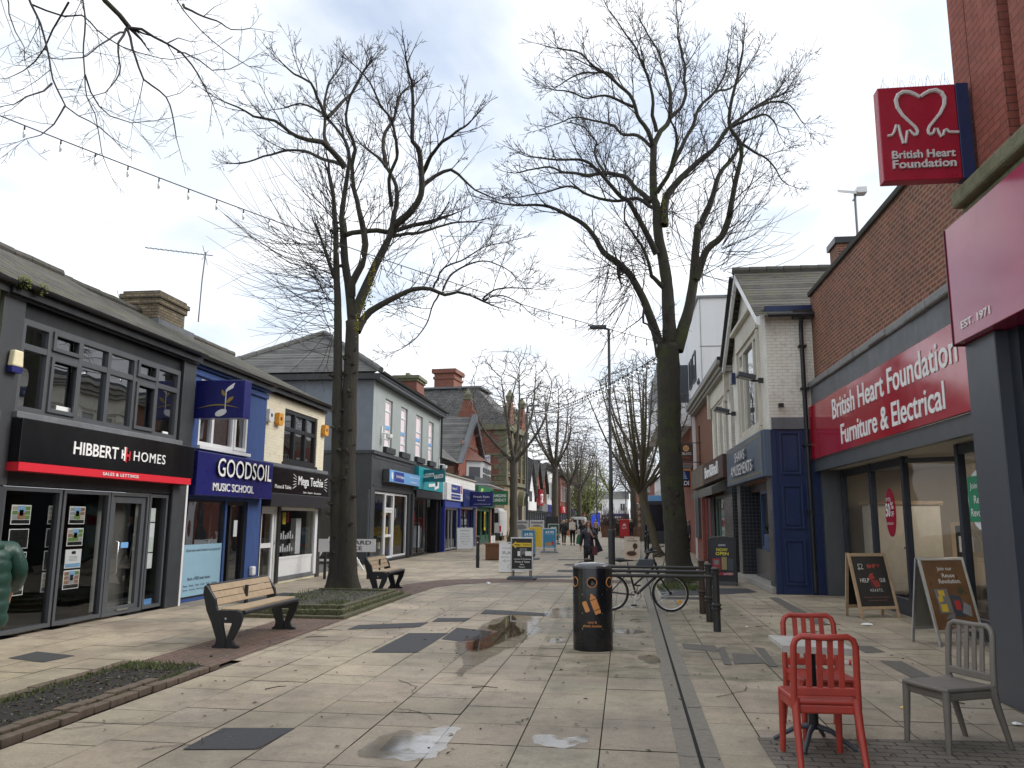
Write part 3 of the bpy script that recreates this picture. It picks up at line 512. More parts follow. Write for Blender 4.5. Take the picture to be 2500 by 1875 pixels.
for x0, x1 in ((.45, 1.62), (1.66, 2.78)): window(EA, x0, x1, .05, 2.0, .06, GRF, GL, (), (), .055, .1, name='shop_window')
d = M().quad((2.93, .084, .2), (3.78, .084, .2), (3.78, .084, 1.9), (2.93, .084, 1.9)).obj('door', glass('door_glass', (.62, .62, .6), .12), EA)
frame_bars(2.8, 3.88, .04, 2.0, .06, w=.055, d=.1).obj('frame', GRF, d); frame_bars(2.86, 3.82, .06, 1.94, .07, w=.11, d=.06).obj('door_leaf', GRF, d, bevel=.006)
M().tube([(2.95, -.02, 1.22), (2.95, -.075, 1.2), (2.95, -.075, .72), (2.95, -.02, .69)], .014, 8).obj('handle', METAL, d, smooth=60); M().box(3.2, 3.5, .01, .035, .085, .125).obj('letter_plate', METAL, d); M().quad((2.9, .3, .1), (3.8, .3, .1), (3.8, .3, 1.95), (2.9, .3, 1.95)).obj('frosted_film', FROST, d)
M().box(3.22, 3.42, .05, .06, 1.1, 1.19).obj('sticker', SKYB, d)
s_ = window(EA, 3.9, 4.48, .05, 2.0, .06, GRF, GL, (), (), .055, .1, name='side_light'); M().quad((3.95, .3, .1), (4.45, .3, .1), (4.45, .3, 1.95), (3.95, .3, 1.95)).obj('frosted_film', mat('pale_film', (.42, .42, .41), .4, .1, 2), s_)
b = M(); [b.box(4.05, 4.22, .08, .09, z, z+.26, i % 2 and 1 or 0) for i, z in enumerate((.72, 1.0, 1.26, 1.5))]; b.box(4.05, 4.3, .08, .09, .1, .2, 2); b.obj('notice', [PAPER, mat('notice_paper', (.62, .66, .62), .6), SKYB], s_)
M().box(4.96, 5.02, -.06, .0, 0, 2.2).obj('white_edge', UPVC, EA)
roof(EA, -.02, 5.0, -.18, 4.70, 3.0, 6.42, SLMOSS); gutter(EA, 0, 5.0, -.24, 4.69); wall(0, 5, 0, 4.6, (), .2, y=6, sides=False).obj('rear_wall', CHAR, EA)
b = M(); rr = random.Random(6)
for i in range(420): v = Vector((rr.gauss(0, 1), rr.gauss(0, 1), rr.gauss(0, .8))).normalized()*rr.random()**.5*.10; o_ = Vector((rr.choice((.1, .1, .42)), -.24, 4.68)); d_ = Vector((rr.gauss(0, 1), rr.gauss(0, 1), rr.gauss(0, 1))).normalized()*.016; e_ = d_.orthogonal(); b.add([o_+v-d_, o_+v+e_, o_+v+d_, o_+v-e_], [(0, 1, 2, 3)])
b.obj('moss_clump', mat('moss_green', (.13, .15, .04), .95, .4, 20), EA)
CARD = [mat('card_border', (.84, .85, .86), .35), mat('card_black', (.02, .02, .02), .3), mat('photo_sky', (.25, .45, .70), .4, .25, 9), mat('photo_lawn', (.16, .26, .07), .4, .4, 25), mat('photo_brick', (.32, .17, .10), .4, .4, 25), mat('photo_room', (.48, .42, .34), .4, .4, 25), mat('photo_grey', (.34, .35, .36), .4, .4, 25)]
def card(x, z, w, h, kind, label, seed):
    r = random.Random(seed); b = M(); y = .2; b.box(-w/2, w/2, 0, .008, 0, h, 0)
    def q(x0, x1, z0, z1, m): b.box(-w/2+w*x0, -w/2+w*x1, -.004, .001, h*z0, h*z1, m)
    if kind == 'p':
        q(.05, .95, .05, .24, 1); q(.32, .68, .62, .95, 2); q(.32, .68, .27, .62, r.choice((3, 4, 6))); q(.4, .6, .45, .75, r.choice((4, 5)))
        for zz in (.27, .5, .73): q(.05, .3, zz, zz+.2, r.choice((3, 4, 5, 6))); q(.7, .95, zz, zz+.2, r.choice((3, 4, 5, 6)))
        q(.1, .15, .1, .2, 0)
    elif kind == 'd':
        q(.04, .96, .04, .96, 1)
        for i in range(6): q(.2+.05*r.random(), .8-.05*r.random(), .4+.07*i, .41+.07*i, 6)
    else:
        q(.05, .95, .05, .25, 2); q(.38, .62, .75, .9, 1)
        for i in range(4): q(.25, .75, .4+.07*i, .42+.07*i, 6)
    o = b.obj('property_card', CARD, None); o.parent = None; o.matrix_world = Matrix.Translation((-8.05-y, 9.4+x, z)) @ Matrix.Rotation(LEFT, 4, 'Z'); return tag(o, label, 'property card', 'property cards hanging in the estate agent window')
rows = ((1.49, .27), (1.16, .27), (.83, .28), (.52, .28)); nm = ('top', 'second', 'third', 'bottom')
for ci, (cx, w, kinds, cn) in enumerate(((.57, .26, 'ppp', 'edge'), (1.06, .38, 'pddp', 'left pane'), (1.75, .28, 'pddp', 'slim middle'), (2.26, .37, 'ppwp', 'right pane'))):
    for ri, k in enumerate(kinds):
        z, h = rows[ri]; lab = {'p': 'property card with house photos', 'd': 'dark text-only property card', 'w': 'white certificate card with blue corner'}[k]
        card(cx, z, w, h, k, f'{lab}, {nm[ri]} of the {cn} column in the agent window', ci*7+ri)
t = thing('alarm_box', 'cream alarm box with dark blue base on the black pilaster', 'alarm box', (-7.97, 9.55, 3.49), LEFT); M().plate([(-.0, .08), (.2, .08), (.18, .3), (.02, .3)], -.09, 0).obj('cover', mat('cream_plastic', (.72, .66, .45), .4), t, bevel=.02); M().plate([(.01, 0), (.19, 0), (.2, .078), (0, .078)], -.08, 0).obj('base', NAVY, t)
# --- music school
MS = thing('music_school_shop', 'blue rendered music school with white upstairs window and navy fascia', 'building', (-8.2, 14.42, 0), LEFT)
wall(0, 3.68, 0, 4.75, [(.6, 2.75, 3.02, 4.36), (.38, 1.95, .06, 1.96), (2.02, 3.0, .06, 1.96)], .3).obj('wall', BLUE, MS); M().box(-.02, 3.68, -.05, -.001, 4.38, 4.5).box(.0, 3.68, -.1, -.051, 4.52, 4.68).obj('cornice', BLUE, MS, bevel=.015)
window(MS, .6, 2.75, 3.02, 4.36, .06, UPVC, GLD, (1.2, 2.1), (), .085, .09, [(2.14, 2.66, 3.95)], sill=.1, sm=UPVC); b = M(); frame_bars(2.12, 2.72, 3.05, 3.93, .02, w=.07, d=.06, b=b); b.obj('casement', UPVC, MS.children[-1])
room(MS, .6, 2.75, 2.98, 4.4, .28, 2.5, INT, 'upper_room'); M().quad((1.3, .14, 3.1), (2.05, .14, 3.1), (2.05, .14, 4.3), (1.3, .14, 4.3)).obj('curtain', mat('pale_curtain', (.4, .39, .37), .9, .3, 3), MS)
M().box(.15, 3.6, -.28, -.001, 2.03, 2.87).obj('fascia', NAVY, MS, bevel=.01)
b = M(); b.text('GOODSOIL', .86, 3.40, 2.42, 2.79, -.335, 0, .004, .05, sm=1); b.text('MUSIC SCHOOL', .78, 2.60, 2.13, 2.29, -.30, 0, .004, .02)
b.obj('lettering', [WHT, BLK], MS)
b = M().box(-.02, .02, 0, .3, 0, .2)
s_ = M().quad((.43, .07, .1), (1.9, .07, .1), (1.9, .07, 1.92), (.43, .07, 1.92)).obj('shop_window', GLD, MS); frame_bars(.38, 1.95, .06, 1.96, .06, w=.05, d=.06).obj('frame', BLK, s_)
pn = M().box(.42, 1.92, .02, .045, .1, 1.08).obj('poster', SKYC, s_)
b = M(); Y = .014; b.text('Grow your seed of talent in our good soil', .5, 1.85, .93, 1.0, Y, 0, .003); b.text('Book a FREE taster lesson', .62, 1.5, .40, .46, Y, 0, .003); b.text('Piano   Violin   Viola   Cello   Flute   Clarinet', .47, 1.8, .28, .32, Y, 0, .002); b.text('Guitar   Ukulele   Electric guitar   Music theory', .47, 1.82, .2, .24, Y, 0, .002); b.text('and more', 1.5, 1.8, .13, .165, Y, 0, .002)
b.obj('lettering', mat('dark_ink', (.02, .025, .04), .6), s_)
d = M().quad((2.12, .10, .1), (2.9, .10, .1), (2.9, .10, 1.9), (2.12, .10, 1.9)).obj('door', glass('grey_door_glass', (.55, .56, .56), .12), MS); frame_bars(2.02, 3.0, .06, 1.96, .08, (2.28,), w=.09, d=.09).obj('frame', BLK, d); M().box(2.5, 2.66, .06, .07, 1.2, 1.55).obj('notice', PAPER, d); M().quad((2.05, .4, .1), (2.98, .4, .1), (2.98, .4, 1.9), (2.05, .4, 1.9)).obj('blind', mat('grey_blind', (.30, .30, .29), .7, .1), d)
M().box(3.22, 3.40, -.1, -.001, .33, .53).obj('entry_box', UPVC, MS, bevel=.03); room(MS, .38, 3.0, .06, 1.95, .42, 2.5, DARK)
roof(MS, 0, 3.7, -.18, 4.75, 3.0, 6.42, SLMOSS); gutter(MS, 0, 3.7, -.24, 4.73)
t = thing('projecting_sign', 'dark blue box sign with a note that grows leaves, on the blue wall', 'sign', (-8.1, 14.75, 3.50), 0)
M().box(0, 1.02, -.14, .14, 0, .74).obj('sign_box', NAVY, t, bevel=.01); b = M(); W_, G_ = 0, 1
b.plate([(.56+.10*math.cos(a)*1.15, .1+.065*math.sin(a)+.03*math.cos(a)) for a in [i*.3927 for i in range(16)]], -.155, -.141, W_); b.box(.635, .65, -.153, -.141, .12, .56, W_)
b.plate([(.645, .5), (.69, .53), (.78, .58), (.81, .68), (.74, .64), (.66, .58)], -.154, -.141, W_); b.plate([(.64, .44), (.6, .42), (.555, .47), (.55, .55), (.6, .52), (.635, .46)], -.154, -.141, G_); b.plate([(.65, .29), (.7, .29), (.78, .35), (.8, .42), (.71, .39), (.66, .33)], -.154, -.141, G_)
b.plate([(.08+.84*i/10, .19+.08*math.sin(math.pi*i/10)) for i in range(11)]+[(.92-.84*i/10, .188+.055*math.sin(math.pi*i/10)) for i in range(11)], -.1525, -.141, G_); b.obj('emblem', [WHT, mat('olive_gold', (.30, .22, .06), .5)], t)
# --- phone shop
PH = thing('phone_shop', 'cream painted brick phone repair shop with black fascia and white shopfront', 'building', (-8.35, 18.12, 0), LEFT)
wall(0, 4.28, 0, 4.8, [(1.42, 3.7, 3.02, 4.38), (.3, 1.25, .06, 1.86), (1.35, 3.98, .1, 1.86)], .3).obj('wall', CREAM, PH)
window(PH, 1.42, 3.7, 3.02, 4.38, .08, BLK, GLD, (2.18, 2.94), (3.88,), .1, .1, sill=.06, sm=BLK); room(PH, 1.42, 3.7, 2.98, 4.4, .28, 2.5, mat('warm_room', (.14, .10, .07), .8, .3, 1.5), 'upper_room')
b = M(); b.box(1.5, 2.0, 1.2, 1.5, 3.05, 3.65); b.box(2.95, 3.5, .9, 1.3, 3.05, 3.45, 1); b.box(2.15, 2.5, 1.0, 1.3, 3.05, 3.4, 2); b.obj('stored_goods', [mat('tan_goods', (.42, .27, .17), .7), PAPER, MGREY], PH)
M().box(.12, 4.2, -.22, -.001, 2.2, 2.83).obj('fascia', SGN, PH, bevel=.008); M().box(.14, 4.28, -.32, -.001, 1.88, 2.195).obj('shutter_box', mat('shutter_box_black', (.018, .018, .022), .45), PH, bevel=.01); M().box(0, 4.28, -.16, -.001, 2.85, 2.93).obj('ledge', LEAD, PH)
b = M(); b.text('Mega Techie', 1.95, 3.72, 2.38, 2.68, -.235, 0, .012, .012); b.text('Phone & Tablet', .5, 1.5, 2.32, 2.41, -.235, 0, .01); b.text('Sales . Repairs . Accessories', 2.3, 3.6, 2.235, 2.30, -.235, 0, .008)
for sx, bx in ((-1, 1.82), (1, 3.85)):
    for k in range(5):
        z = 2.42+k*.055; b.tube([(bx, -.228, z), (bx+sx*.12, -.228, z+(k-2)*.02), (bx+sx*.2, -.228, z+(k-2)*.035)], .008, 4)
b.obj('lettering', WHT, PH)
d = M().quad((.42, .07, .2), (1.1, .07, .2), (1.1, .07, 1.8), (.42, .07, 1.8)).obj('door', GLC, PH); frame_bars(.3, 1.25, .06, 1.86, .05, w=.06, d=.08).obj('frame', UPVC, d); b = frame_bars(.37, 1.18, .1, 1.82, .06, (), (.95,), w=.11, d=.06); b.obj('door_leaf', UPVC, d); M().tube([(1.12, 0, .95), (1.12, -.03, .97), (1.12, -.03, 1.06)], .01, 6).obj('handle', METAL, d)
s_ = window(PH, 1.42, 3.95, .58, 1.86, .06, UPVC, GLC, (), (), .06, .08, name='shop_window'); M().box(1.42, 3.95, .03, .09, .16, .577).obj('white_panel', UPVC, s_); M().box(1.35, 4.0, -.02, .1, .06, .157).obj('plinth', LEAD, s_); M().box(3.8, 3.98, -.03, .02, .1, 1.86).obj('white_post', UPVC, s_)
[M().box(*q).obj('dark_post', BLK, PH) for q in ((1.26, 1.4, -.05, .1, .02, 1.88), (3.99, 4.26, -.03, .0, 0, 1.88), (.0, .29, -.04, -.001, 0, 2.2))]
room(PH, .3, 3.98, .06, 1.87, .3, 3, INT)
for z in (.72, 1.05): 
    b = M(); b.box(1.6, 3.2, .25, .65, z, z+.015); 
    for i in range(10): x = 1.65+i*.15; b.box(x, x+.07, .3, .33, z+.017, z+.12+.05*(i % 3), 1)
    b.obj('display_shelf', [GLC, PAPER], PH)
M().box(3.25, 3.6, .3, .45, .65, 1.6).box(2.1, 2.3, .2, .22, 1.45, 1.75, 1).box(2.4, 2.5, .2, .22, 1.5, 1.78, 2).obj('display_stand', [PAPER, YEL, DKRED], PH)
roof(PH, 0, 4.35, -.18, 4.82, 3.0, 6.42, SLMOSS); gutter(PH, 0, 4.4, -.24, 4.8); M().box(-.02, 4.3, -.06, -.001, 4.6, 4.78).obj('eaves_board', BLK, PH)
wall(0, 6, 0, 4.8, (), .3, sides=False).xf(Matrix.Translation((4.28, 0, 0)) @ Matrix.Rotation(R(90), 4, 'Z')).obj('end_wall', CREAM, PH)
for lab, yy, z, c_ in (('white alarm box with a dark symbol on the cream wall', 18.33, 3.9, UPVC), ('yellow alarm box between white alarm and black window', 18.9, 3.88, ORNG), ('yellow alarm box at the far end of the cream wall, half behind trunk', 22.12, 3.95, ORNG)):
    o = M().plate([(.0, .06), (.06, 0), (.26, 0), (.3, .06), (.27, .3), (.03, .3)], -.11, 0).plate([(.1, .12), (.2, .12), (.2, .2), (.1, .2)], -.113, -.111, 1).obj('alarm_box', [c_, BLK], bevel=.015); o.location = (-8.34, yy, z); o.rotation_euler.z = LEFT; tag(o, lab, 'alarm box')
ch = thing('chimney_stack', 'weathered buff brick chimney with stepped top behind the mossy left roofs', 'chimney', (-11.15, 17.95, 5.7)); ch.scale = (.82, .85, .95); b = M(); b.box(-.55, .55, -.7, .7, 0, .95); b.box(-.6, .6, -.75, .75, .95, 1.1); b.box(-.65, .65, -.8, .8, 1.1, 1.22); b.box(-.58, .58, -.73, .73, 1.22, 1.30); b.obj('stack', YBRK, ch, bevel=.02); M().box(-.8, .75, -.95, .95, .0, .52).obj('lead_flashing', LEAD, ch)
def aerial(loc, h, rz, label, n=12):
    t = thing('tv_aerial', label, 'aerial', loc, rz); M().tube([(0, 0, 0), (.02, 0, h*.6), (.06, 0, h)], .018, 6).obj('mast', MGREY, t); b = M(); b.tube([(-1.5, 0, h+.1), (.25, 0, h-.1)], .012, 5)
    for i in range(n): x = -1.45+i*.13; z = h+.1-(x+1.5)*.114; b.tube([(x, -.09, z), (x, .09, z)], .006, 4)
    b.tube([(.05, -.2, h+.1), (.05, 0, h-.09), (.05, .2, h+.1)], .008, 4); b.tube([(.05, -.2, h-.28), (.05, 0, h-.09), (.05, .2, h-.28)], .008, 4); b.obj('aerial_rods', MGREY, t); return t
aerial((-10.45, 18.75, 6.5), 1.85, R(8), 'tall roof aerial beside the buff brick chimney'); aerial((-12.6, 18.6, 5.9), 1.3, R(8), 'small aerial poking up left of the chimney', 9)
# --- hospice shop building on the far corner of the side street
SA = thing('corner_building', 'grey rendered corner building with hipped slate roof, four tall windows and two shops', 'building', (-8.9, 28.8, 0), LEFT)
WN = [(1.6, 2.65), (3.95, 5.02), (6.55, 7.8), (9.05, 10.1)]
wall(0, 11.65, 4.12, 6.95, [(a, c, 4.38, 6.28) for a, c in WN], .3).obj('wall', RENDER, SA)
b = M(); b.quad((-.004, 9, 0), (-.004, -.002, 0), (-.004, -.002, 6.95), (-.004, 9, 6.95)); b.obj('side_wall', PEBB, SA)
M().box(-.01, 6.35, -.03, 0.3, 2.66, 4.08).box(-.02, 6.4, -.10, -.031, 3.98, 4.11).box(.25, 6.1, -.05, -.031, 2.8, 2.86).box(.25, 6.1, -.05, -.031, 3.84, 3.9).box(-.012, 0, 0.3, 2.2, 2.66, 4.08).box(-.06, -.013, 0, 2.2, 3.98, 4.1).obj('shopfront_boarding', CHAR, SA)
for (a, c), bars in zip(WN, ((4.75, 5.85), (4.75, 5.85), (5.0, 5.55), (5.0, 5.6))):
    w = window(SA, a, c, 4.38, 6.28, .12, UPVC, GLC, (), bars, .09, .08, sill=.08, sm=BLK); M().quad((a, .112, 4.4), (c, .112, 4.4), (c, .112, 6.26), (a, .112, 6.26)).obj('blind', PINK, w); M().box(a+.12, c-.12, .09, .108, 5.1, 5.25).obj('window_sign', SKYB, w); M().box(a-.15, c+.15, -.14, -.001, 4.13, 4.36).obj('window_box', BLK, w)
b = M(); e = .35; X1 = 11.65; D = 6.6; pts = [(-e, -e, 7.0), (X1, -e, 7.0), (X1, D+e, 7.0), (-e, D+e, 7.0), (D/2+.1, D/2, 9.35), (X1, D/2, 9.35)]
b.add(pts, [(0, 1, 5, 4), (2, 3, 4, 5), (3, 0, 4)]); b.obj('roof', SLATE, SA)
rf = SA.children[-1]; b = M(); b.tube([(D/2+.1, D/2, 9.37), (X1, D/2, 9.37)], .1, 6)
for i in range(9):
    p = Vector(pts[0]).lerp(Vector(pts[4]), i/9); q = Vector(pts[0]).lerp(Vector(pts[4]), (i+.96)/9); b.tube([p+Vector((0, 0, .03)), q+Vector((0, 0, .05))], .12, 7); p = Vector(pts[3]).lerp(Vector(pts[4]), i/9); q = Vector(pts[3]).lerp(Vector(pts[4]), (i+.96)/9); b.tube([p+Vector((0, 0, .03)), q+Vector((0, 0, .05))], .12, 7)
b.obj('hip_tiles', mat('hip_tile', (.12, .12, .115), .9, .25, 10, .4), rf)
M().box(-.3, X1, -.32, -.001, 6.72, 6.93).box(-.31, -.002, -.001, D, 6.72, 6.93).obj('eaves_board', BLK, SA); gutter(SA, -.4, X1, -.42, 6.99, .065)
M().tube([(11.5, -.1, 6.8), (11.5, -.1, .1)], .05, 8).obj('downpipe', BLK, SA)
s_ = M().box(1.4, 6.3, -.3, -.05, 3.0, 3.5).obj('hospice_sign', GRF, SA, bevel=.01); M().box(1.42, 6.28, -.312, -.301, 3.02, 3.48).box(2.05, 3.5, -.322, -.3125, 3.06, 3.44, 1).obj('sign_face', [SKYB, ROYAL], s_)
b = M(); b.text("St Ann's Hospice", 2.3, 3.45, 3.16, 3.34, -.33, 0, .01); b.text('www.sah.org.uk', 4.6, 5.6, 3.08, 3.19, -.33, 0, .008); b.text('Caring is at the heart', 4.4, 6.1, 3.3, 3.38, -.33, 0, .005); b.plate([(1.75+.1*math.cos(i*.785), 3.25+.14*math.sin(i*.785)) for i in range(8)], -.325, -.3125); b.obj('lettering', WHT, s_)
for a, c, nme in ((.55, 2.2, 'shop_window'), (3.45, 5.5, 'shop_window')): window(SA, a, c, .1, 2.62, .1, UPVC, GLC, (), (), .07, .08, name=nme)
d = M().quad((2.35, .14, .2), (3.3, .14, .2), (3.3, .14, 2.55), (2.35, .14, 2.55)).obj('shop_door', GLC, SA); frame_bars(2.22, 3.42, .04, 2.62, .1, (), (2.0,), w=.09, d=.09).obj('frame', UPVC, d); frame_bars(2.3, 3.34, .06, 1.95, .11, (), (.95,), w=.1, d=.06).obj('door_leaf', UPVC, d)
M().box(0, .53, -.03, .3, 0, 2.66).box(5.55, 6.32, -.03, .3, 0, 2.66).box(.53, 5.55, .02, .2, -.02, .08).box(-.03, .42, -.07, -.031, .62, .67).obj('dark_pilaster', CHAR, SA, bevel=.02); M().tube([(5.95, -.1, 2.7), (5.95, -.1, .05)], .06, 8).obj('downpipe', GRF, SA)
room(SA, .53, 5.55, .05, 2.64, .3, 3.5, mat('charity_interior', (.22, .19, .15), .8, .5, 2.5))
b = M(); rr = random.Random(4)
for i in range(26):
    x = rr.choice((rr.uniform(.7, 2.1), rr.uniform(3.5, 5.3))); z = rr.uniform(.12, 1.8); w_ = rr.uniform(.12, .3); b.box(x, x+w_, .4+rr.random()*.5, .95, z, z+rr.uniform(.15, .5), rr.randrange(6))
b.box(.7, 1.0, .3, .33, .15, .45, 5); b.box(3.6, 3.95, .3, .33, .15, .4, 5); b.obj('window_display', [PAPER, DKRED, YEL, mat('display_tan', (.45, .33, .2), .8), MGREY, ROYAL], SA)
M().quad((0, .32, 4.12), (X1, .32, 4.12), (X1, .32, .0), (0, .32, 0)).obj('inner_wall', DARK, SA) if False else None
# burger bar half
M().box(6.33, 11.65, -.03, .3, 3.95, 4.12).box(6.33, 11.65, -.16, .3, 2.56, 2.9).box(6.33, 6.5, -.03, .3, 0, 2.56).box(11.0, 11.65, -.03, .3, 0, 2.56).box(9.6, 10.2, .3, .5, 0, 2.56).obj('dark_shopfront', BLK, SA)
s_ = M().box(6.42, 11.6, -.22, -.001, 2.93, 3.93).obj('burger_sign', TEAL, SA, bevel=.01)
b = M(); b.plate([(8.3, 3.08), (9.6, 3.16), (9.6, 3.3), (8.3, 3.22)], -.25, -.221, 0); b.plate([(9.5, 2.98), (10.4, 3.12), (10.4, 3.6), (9.9, 3.7), (9.9, 3.55), (10.15, 3.5), (10.15, 3.2), (9.5, 3.12)], -.26, -.221, 0); b.plate([(9.85, 3.2), (10.1, 3.22), (10.1, 3.48), (9.85, 3.52)], -.24, -.221, 1); b.obj('emblem', [WHT, BLK], s_)
M().quad((6.5, .15, .05), (9.6, .15, .05), (9.6, .15, 2.56), (6.5, .15, 2.56)).obj('burger_window', GL, SA); frame_bars(6.5, 9.6, .03, 2.56, .15, (7.9,), w=.06).obj('frame', BLK, SA.children[-1]); room(SA, 6.4, 11.2, 0, 2.6, .6, 3, DARK, 'burger_interior')
b = M(); b.box(8.6, 8.95, .3, .5, .3, 1.3); b.box(7.0, 7.4, .5, .6, 1.6, 2.1); b.box(9.0, 9.2, .6, .7, 1.2, 2, 1); b.box(8.8, 9.1, .6, .7, 1.35, 1.5, 2); b.obj('menu_boards', [PAPER, DKRED, YEL], SA)
t = thing('projecting_sign', 'teal projecting burger sign over the dark burger shop front', 'sign', (-8.75, 36.2, 3.28)); M().box(0, 1.05, -.09, .09, 0, .55).obj('sign_box', TEALD, t); b = M(); b.plate([(.08, .18), (.55, .24), (.55, .4), (.08, .34)], -.105, -.091, 0); b.plate([(.57, .14), (.98, .19), (.98, .35), (.57, .3)], -.105, -.091, 0); b.text('BURGER', .1, .53, .24, .34, -.108, 1, .02, shear=.2); b.text('STOP', .6, .95, .2, .3, -.108, 1, .02, shear=.2); b.obj('lettering', [WHT, BLK], t)
ch = thing('chimney_stack', 'tall red brick chimney with corbelled cap at the end of grey corner building', 'chimney', (-10.6, 40.6, 6.3)); b = M(); b.box(-.55, .55, -.8, .8, 0, 2.3); b.box(-.6, .6, -.85, .85, 1.75, 1.84); b.obj('stack', OBRK, ch); M().box(-.62, .62, -.87, .87, 2.3, 2.42).box(-.7, .7, -.95, .95, 2.42, 2.58).obj('cap', MSTONE, ch); b = M(); [b.lathe([(.14, 0), (.11, .18)], 9, (0, y, 2.58)) for y in (-.5, 0, .5)]; b.obj('pots', MSTONE, ch)
t = thing('satellite_dish', 'small grey satellite dish on the roof right of the red chimney', 'dish', (-9.6, 41.2, 7.45)); M().lathe([(.02, -.06), (.25, .02), (.36, .1)], 16).xf(Matrix.Rotation(R(70), 4, 'X')).obj('dish', MGREY, t, smooth=60); M().tube([(0, 0, 0), (.3, .1, -.3), (.3, .1, -.8)], .03, 6).obj('arm', MGREY, t)
for lab, y, z in (('small white camera under the first tall window', 29.9, 4.75), ('small white camera at the far end above the burger shop', 40.2, 4.25)):
    t = thing('security_camera', lab, 'camera', (-8.9, y, z), LEFT); M().box(-.06, .06, -.06, 0, 0, .35).obj('bracket', UPVC, t); M().lathe([(.05, -.15), (.13, -.08), (.13, .05)], 10, (.1, -.3, 0)).tube([(0, -.03, .1), (.1, -.3, .08)], .03, 6).obj('dome', UPVC, t)
# street name plate and white trestle on the corner
t = thing('street_sign', 'white street name plate with black letters behind the left tree trunk', 'street sign', (-6.98, 21.5, 0), R(12)); b = M().box(-1.0, .52, -.02, .02, .72, 1.06); b.obj('plate', PAPER, t); b = M(); b.text('ORCHARD', -.72, .40, .915, 1.02, -.026, 0, .012); b.text('PLACE', -.45, .16, .765, .87, -.026, 0, .012); b.obj('lettering', BLK, t); M().box(-.85, -.78, .022, .08, 0, 1.06).box(.3, .37, .022, .08, 0, 1.06).obj('posts', BLK, t)
CW = thing('clothes_shop_side', 'dark shop window with clothes on the side-street face of grey corner building', 'shop window', (-8.93, 28.78, 0), 0); wall(-9, 0, 0, 2.66, [(-2.4, -.4, .1, 2.4)], .1, y=0, sides=False).obj('wall', CHAR, CW) if False else None
M().box(-3.6, -.45, -.06, -.01, .12, 2.4).obj('window_void', DARK, CW); M().box(-3.7, -3.6, -.1, 0, 0, 2.5).box(-.45, -.01, -.1, 0, 0, 2.66).box(-3.7, -.45, -.1, 0, 2.4, 2.66).box(-3.7, -.45, -.1, 0, 0, .12).obj('frame', CHAR, CW); M().quad((-3.6, -.09, .12), (-.45, -.09, .12), (-.45, -.09, 2.4), (-3.6, -.09, 2.4)).obj('pane', GL, CW)
M().lathe([(.2, 0), (.26, .3), (.22, .7), (.3, 1.05), (.12, 1.2)], 12, (-.9, -.35, .75), sy=.4).obj('hung_coat', mat('dark_green_coat', (.02, .03, .025), .8), CW, smooth=60); M().box(-3.6, -.5, -.16, -.11, 1.4, 2.38).obj('tan_backdrop', mat('tan_backdrop', (.2, .15, .08), .8, .4, 4), CW) if False else None
t = thing('trestle_frame', 'white timber trestle frame standing behind the left tree', 'trestle', (-9.12, 25.2, 0)); b = M()
for p, q in (((-.55, 0, 0), (.25, 0, 1.3)), ((1.2, 0, 0), (.35, 0, 1.3)), ((-.35, .02, .3), (1.05, .02, .3)), ((-.3, 0, 0), (-.3, 0, 2.0)), ((-.1, .02, .9), (.7, .02, .9))): b.tube([p, q], .045, 4)
b.obj('frame', UPVC, t)
# --- low tiled shops
LS = thing('tiled_shop_row', 'low white tiled building with navy and white shop fronts below the brick gable', 'building', (-8.7, 40.5, 0), LEFT)
wall(0, 9.4, 2.2, 3.9, (), 5).obj('wall', WTILE, LS); M().box(-.05, 9.5, -.08, 5, 3.9, 3.97).obj('coping', CONC, LS)
b = M().box(0, .25, -.1, .3, 0, 2.6).box(4.3, 4.6, -.06, .3, 0, 2.6); b.obj('blue_pillar', ROYAL, LS); M().box(8.7, 9.4, -.06, .3, 0, 2.3).obj('navy_pillar', mat('navy_paint', (.02, .035, .12), .5), LS)
s_ = M().box(.2, 4.5, -.16, -.001, 2.6, 3.48).obj('white_sign', PAPER, LS); b = M(); b.box(1.3, 3.8, -.17, -.161, 3.0, 3.42, 0); b.box(1.3, 3.8, -.17, -.161, 2.66, 2.93, 0); b.box(4.0, 4.3, -.17, -.161, 3.0, 3.45, 2); b.text('Headway UK', 1.45, 2.8, 3.12, 3.3, -.176, 1, .012); b.text('improving life after brain injury', 1.4, 3.7, 2.73, 2.86, -.176, 1, .008); b.obj('lettering', [ROYAL, WHT, RED], s_)
M().box(.25, 4.3, -.08, -.001, 2.22, 2.58).obj('roller_shutter', mat('blue_shutter', (.05, .08, .35), .45), LS); M().quad((.25, .1, .05), (4.3, .1, .05), (4.3, .1, 2.2), (.25, .1, 2.2)).obj('shop_window', GL, LS); frame_bars(.25, 4.3, .03, 2.2, .1, (1.9, 2.7), w=.09).obj('frame', ALU, LS.children[-1])
s_ = M().box(4.65, 9.35, -.2, -.001, 2.3, 3.32).obj('navy_sign', mat('navy_fascia', (.02, .035, .16), .35), LS); b = M().text('Pinks', 5.2, 6.4, 2.75, 3.0, -.21, 0, .0); b.obj('lettering', MGREY, s_); M().quad((4.6, .1, .05), (8.7, .1, .05), (8.7, .1, 2.25), (4.6, .1, 2.25)).obj('shop_window', GL, LS); frame_bars(4.6, 8.7, .03, 2.25, .1, (6.3, 7.8), w=.09).obj('frame', NAVY, LS.children[-1]); room(LS, .2, 9.2, 0, 2.3, .35, 3, mat('shop_interior', (.16, .14, .12), .8, .5, 2))
b = M(); [b.box(5+.4*i, 5.25+.4*i, .2, .22, .4+.45*j, .75+.45*j) for i in range(7) for j in range(4) if (i+j) % 3]; b.obj('window_cards', PAPER, LS)
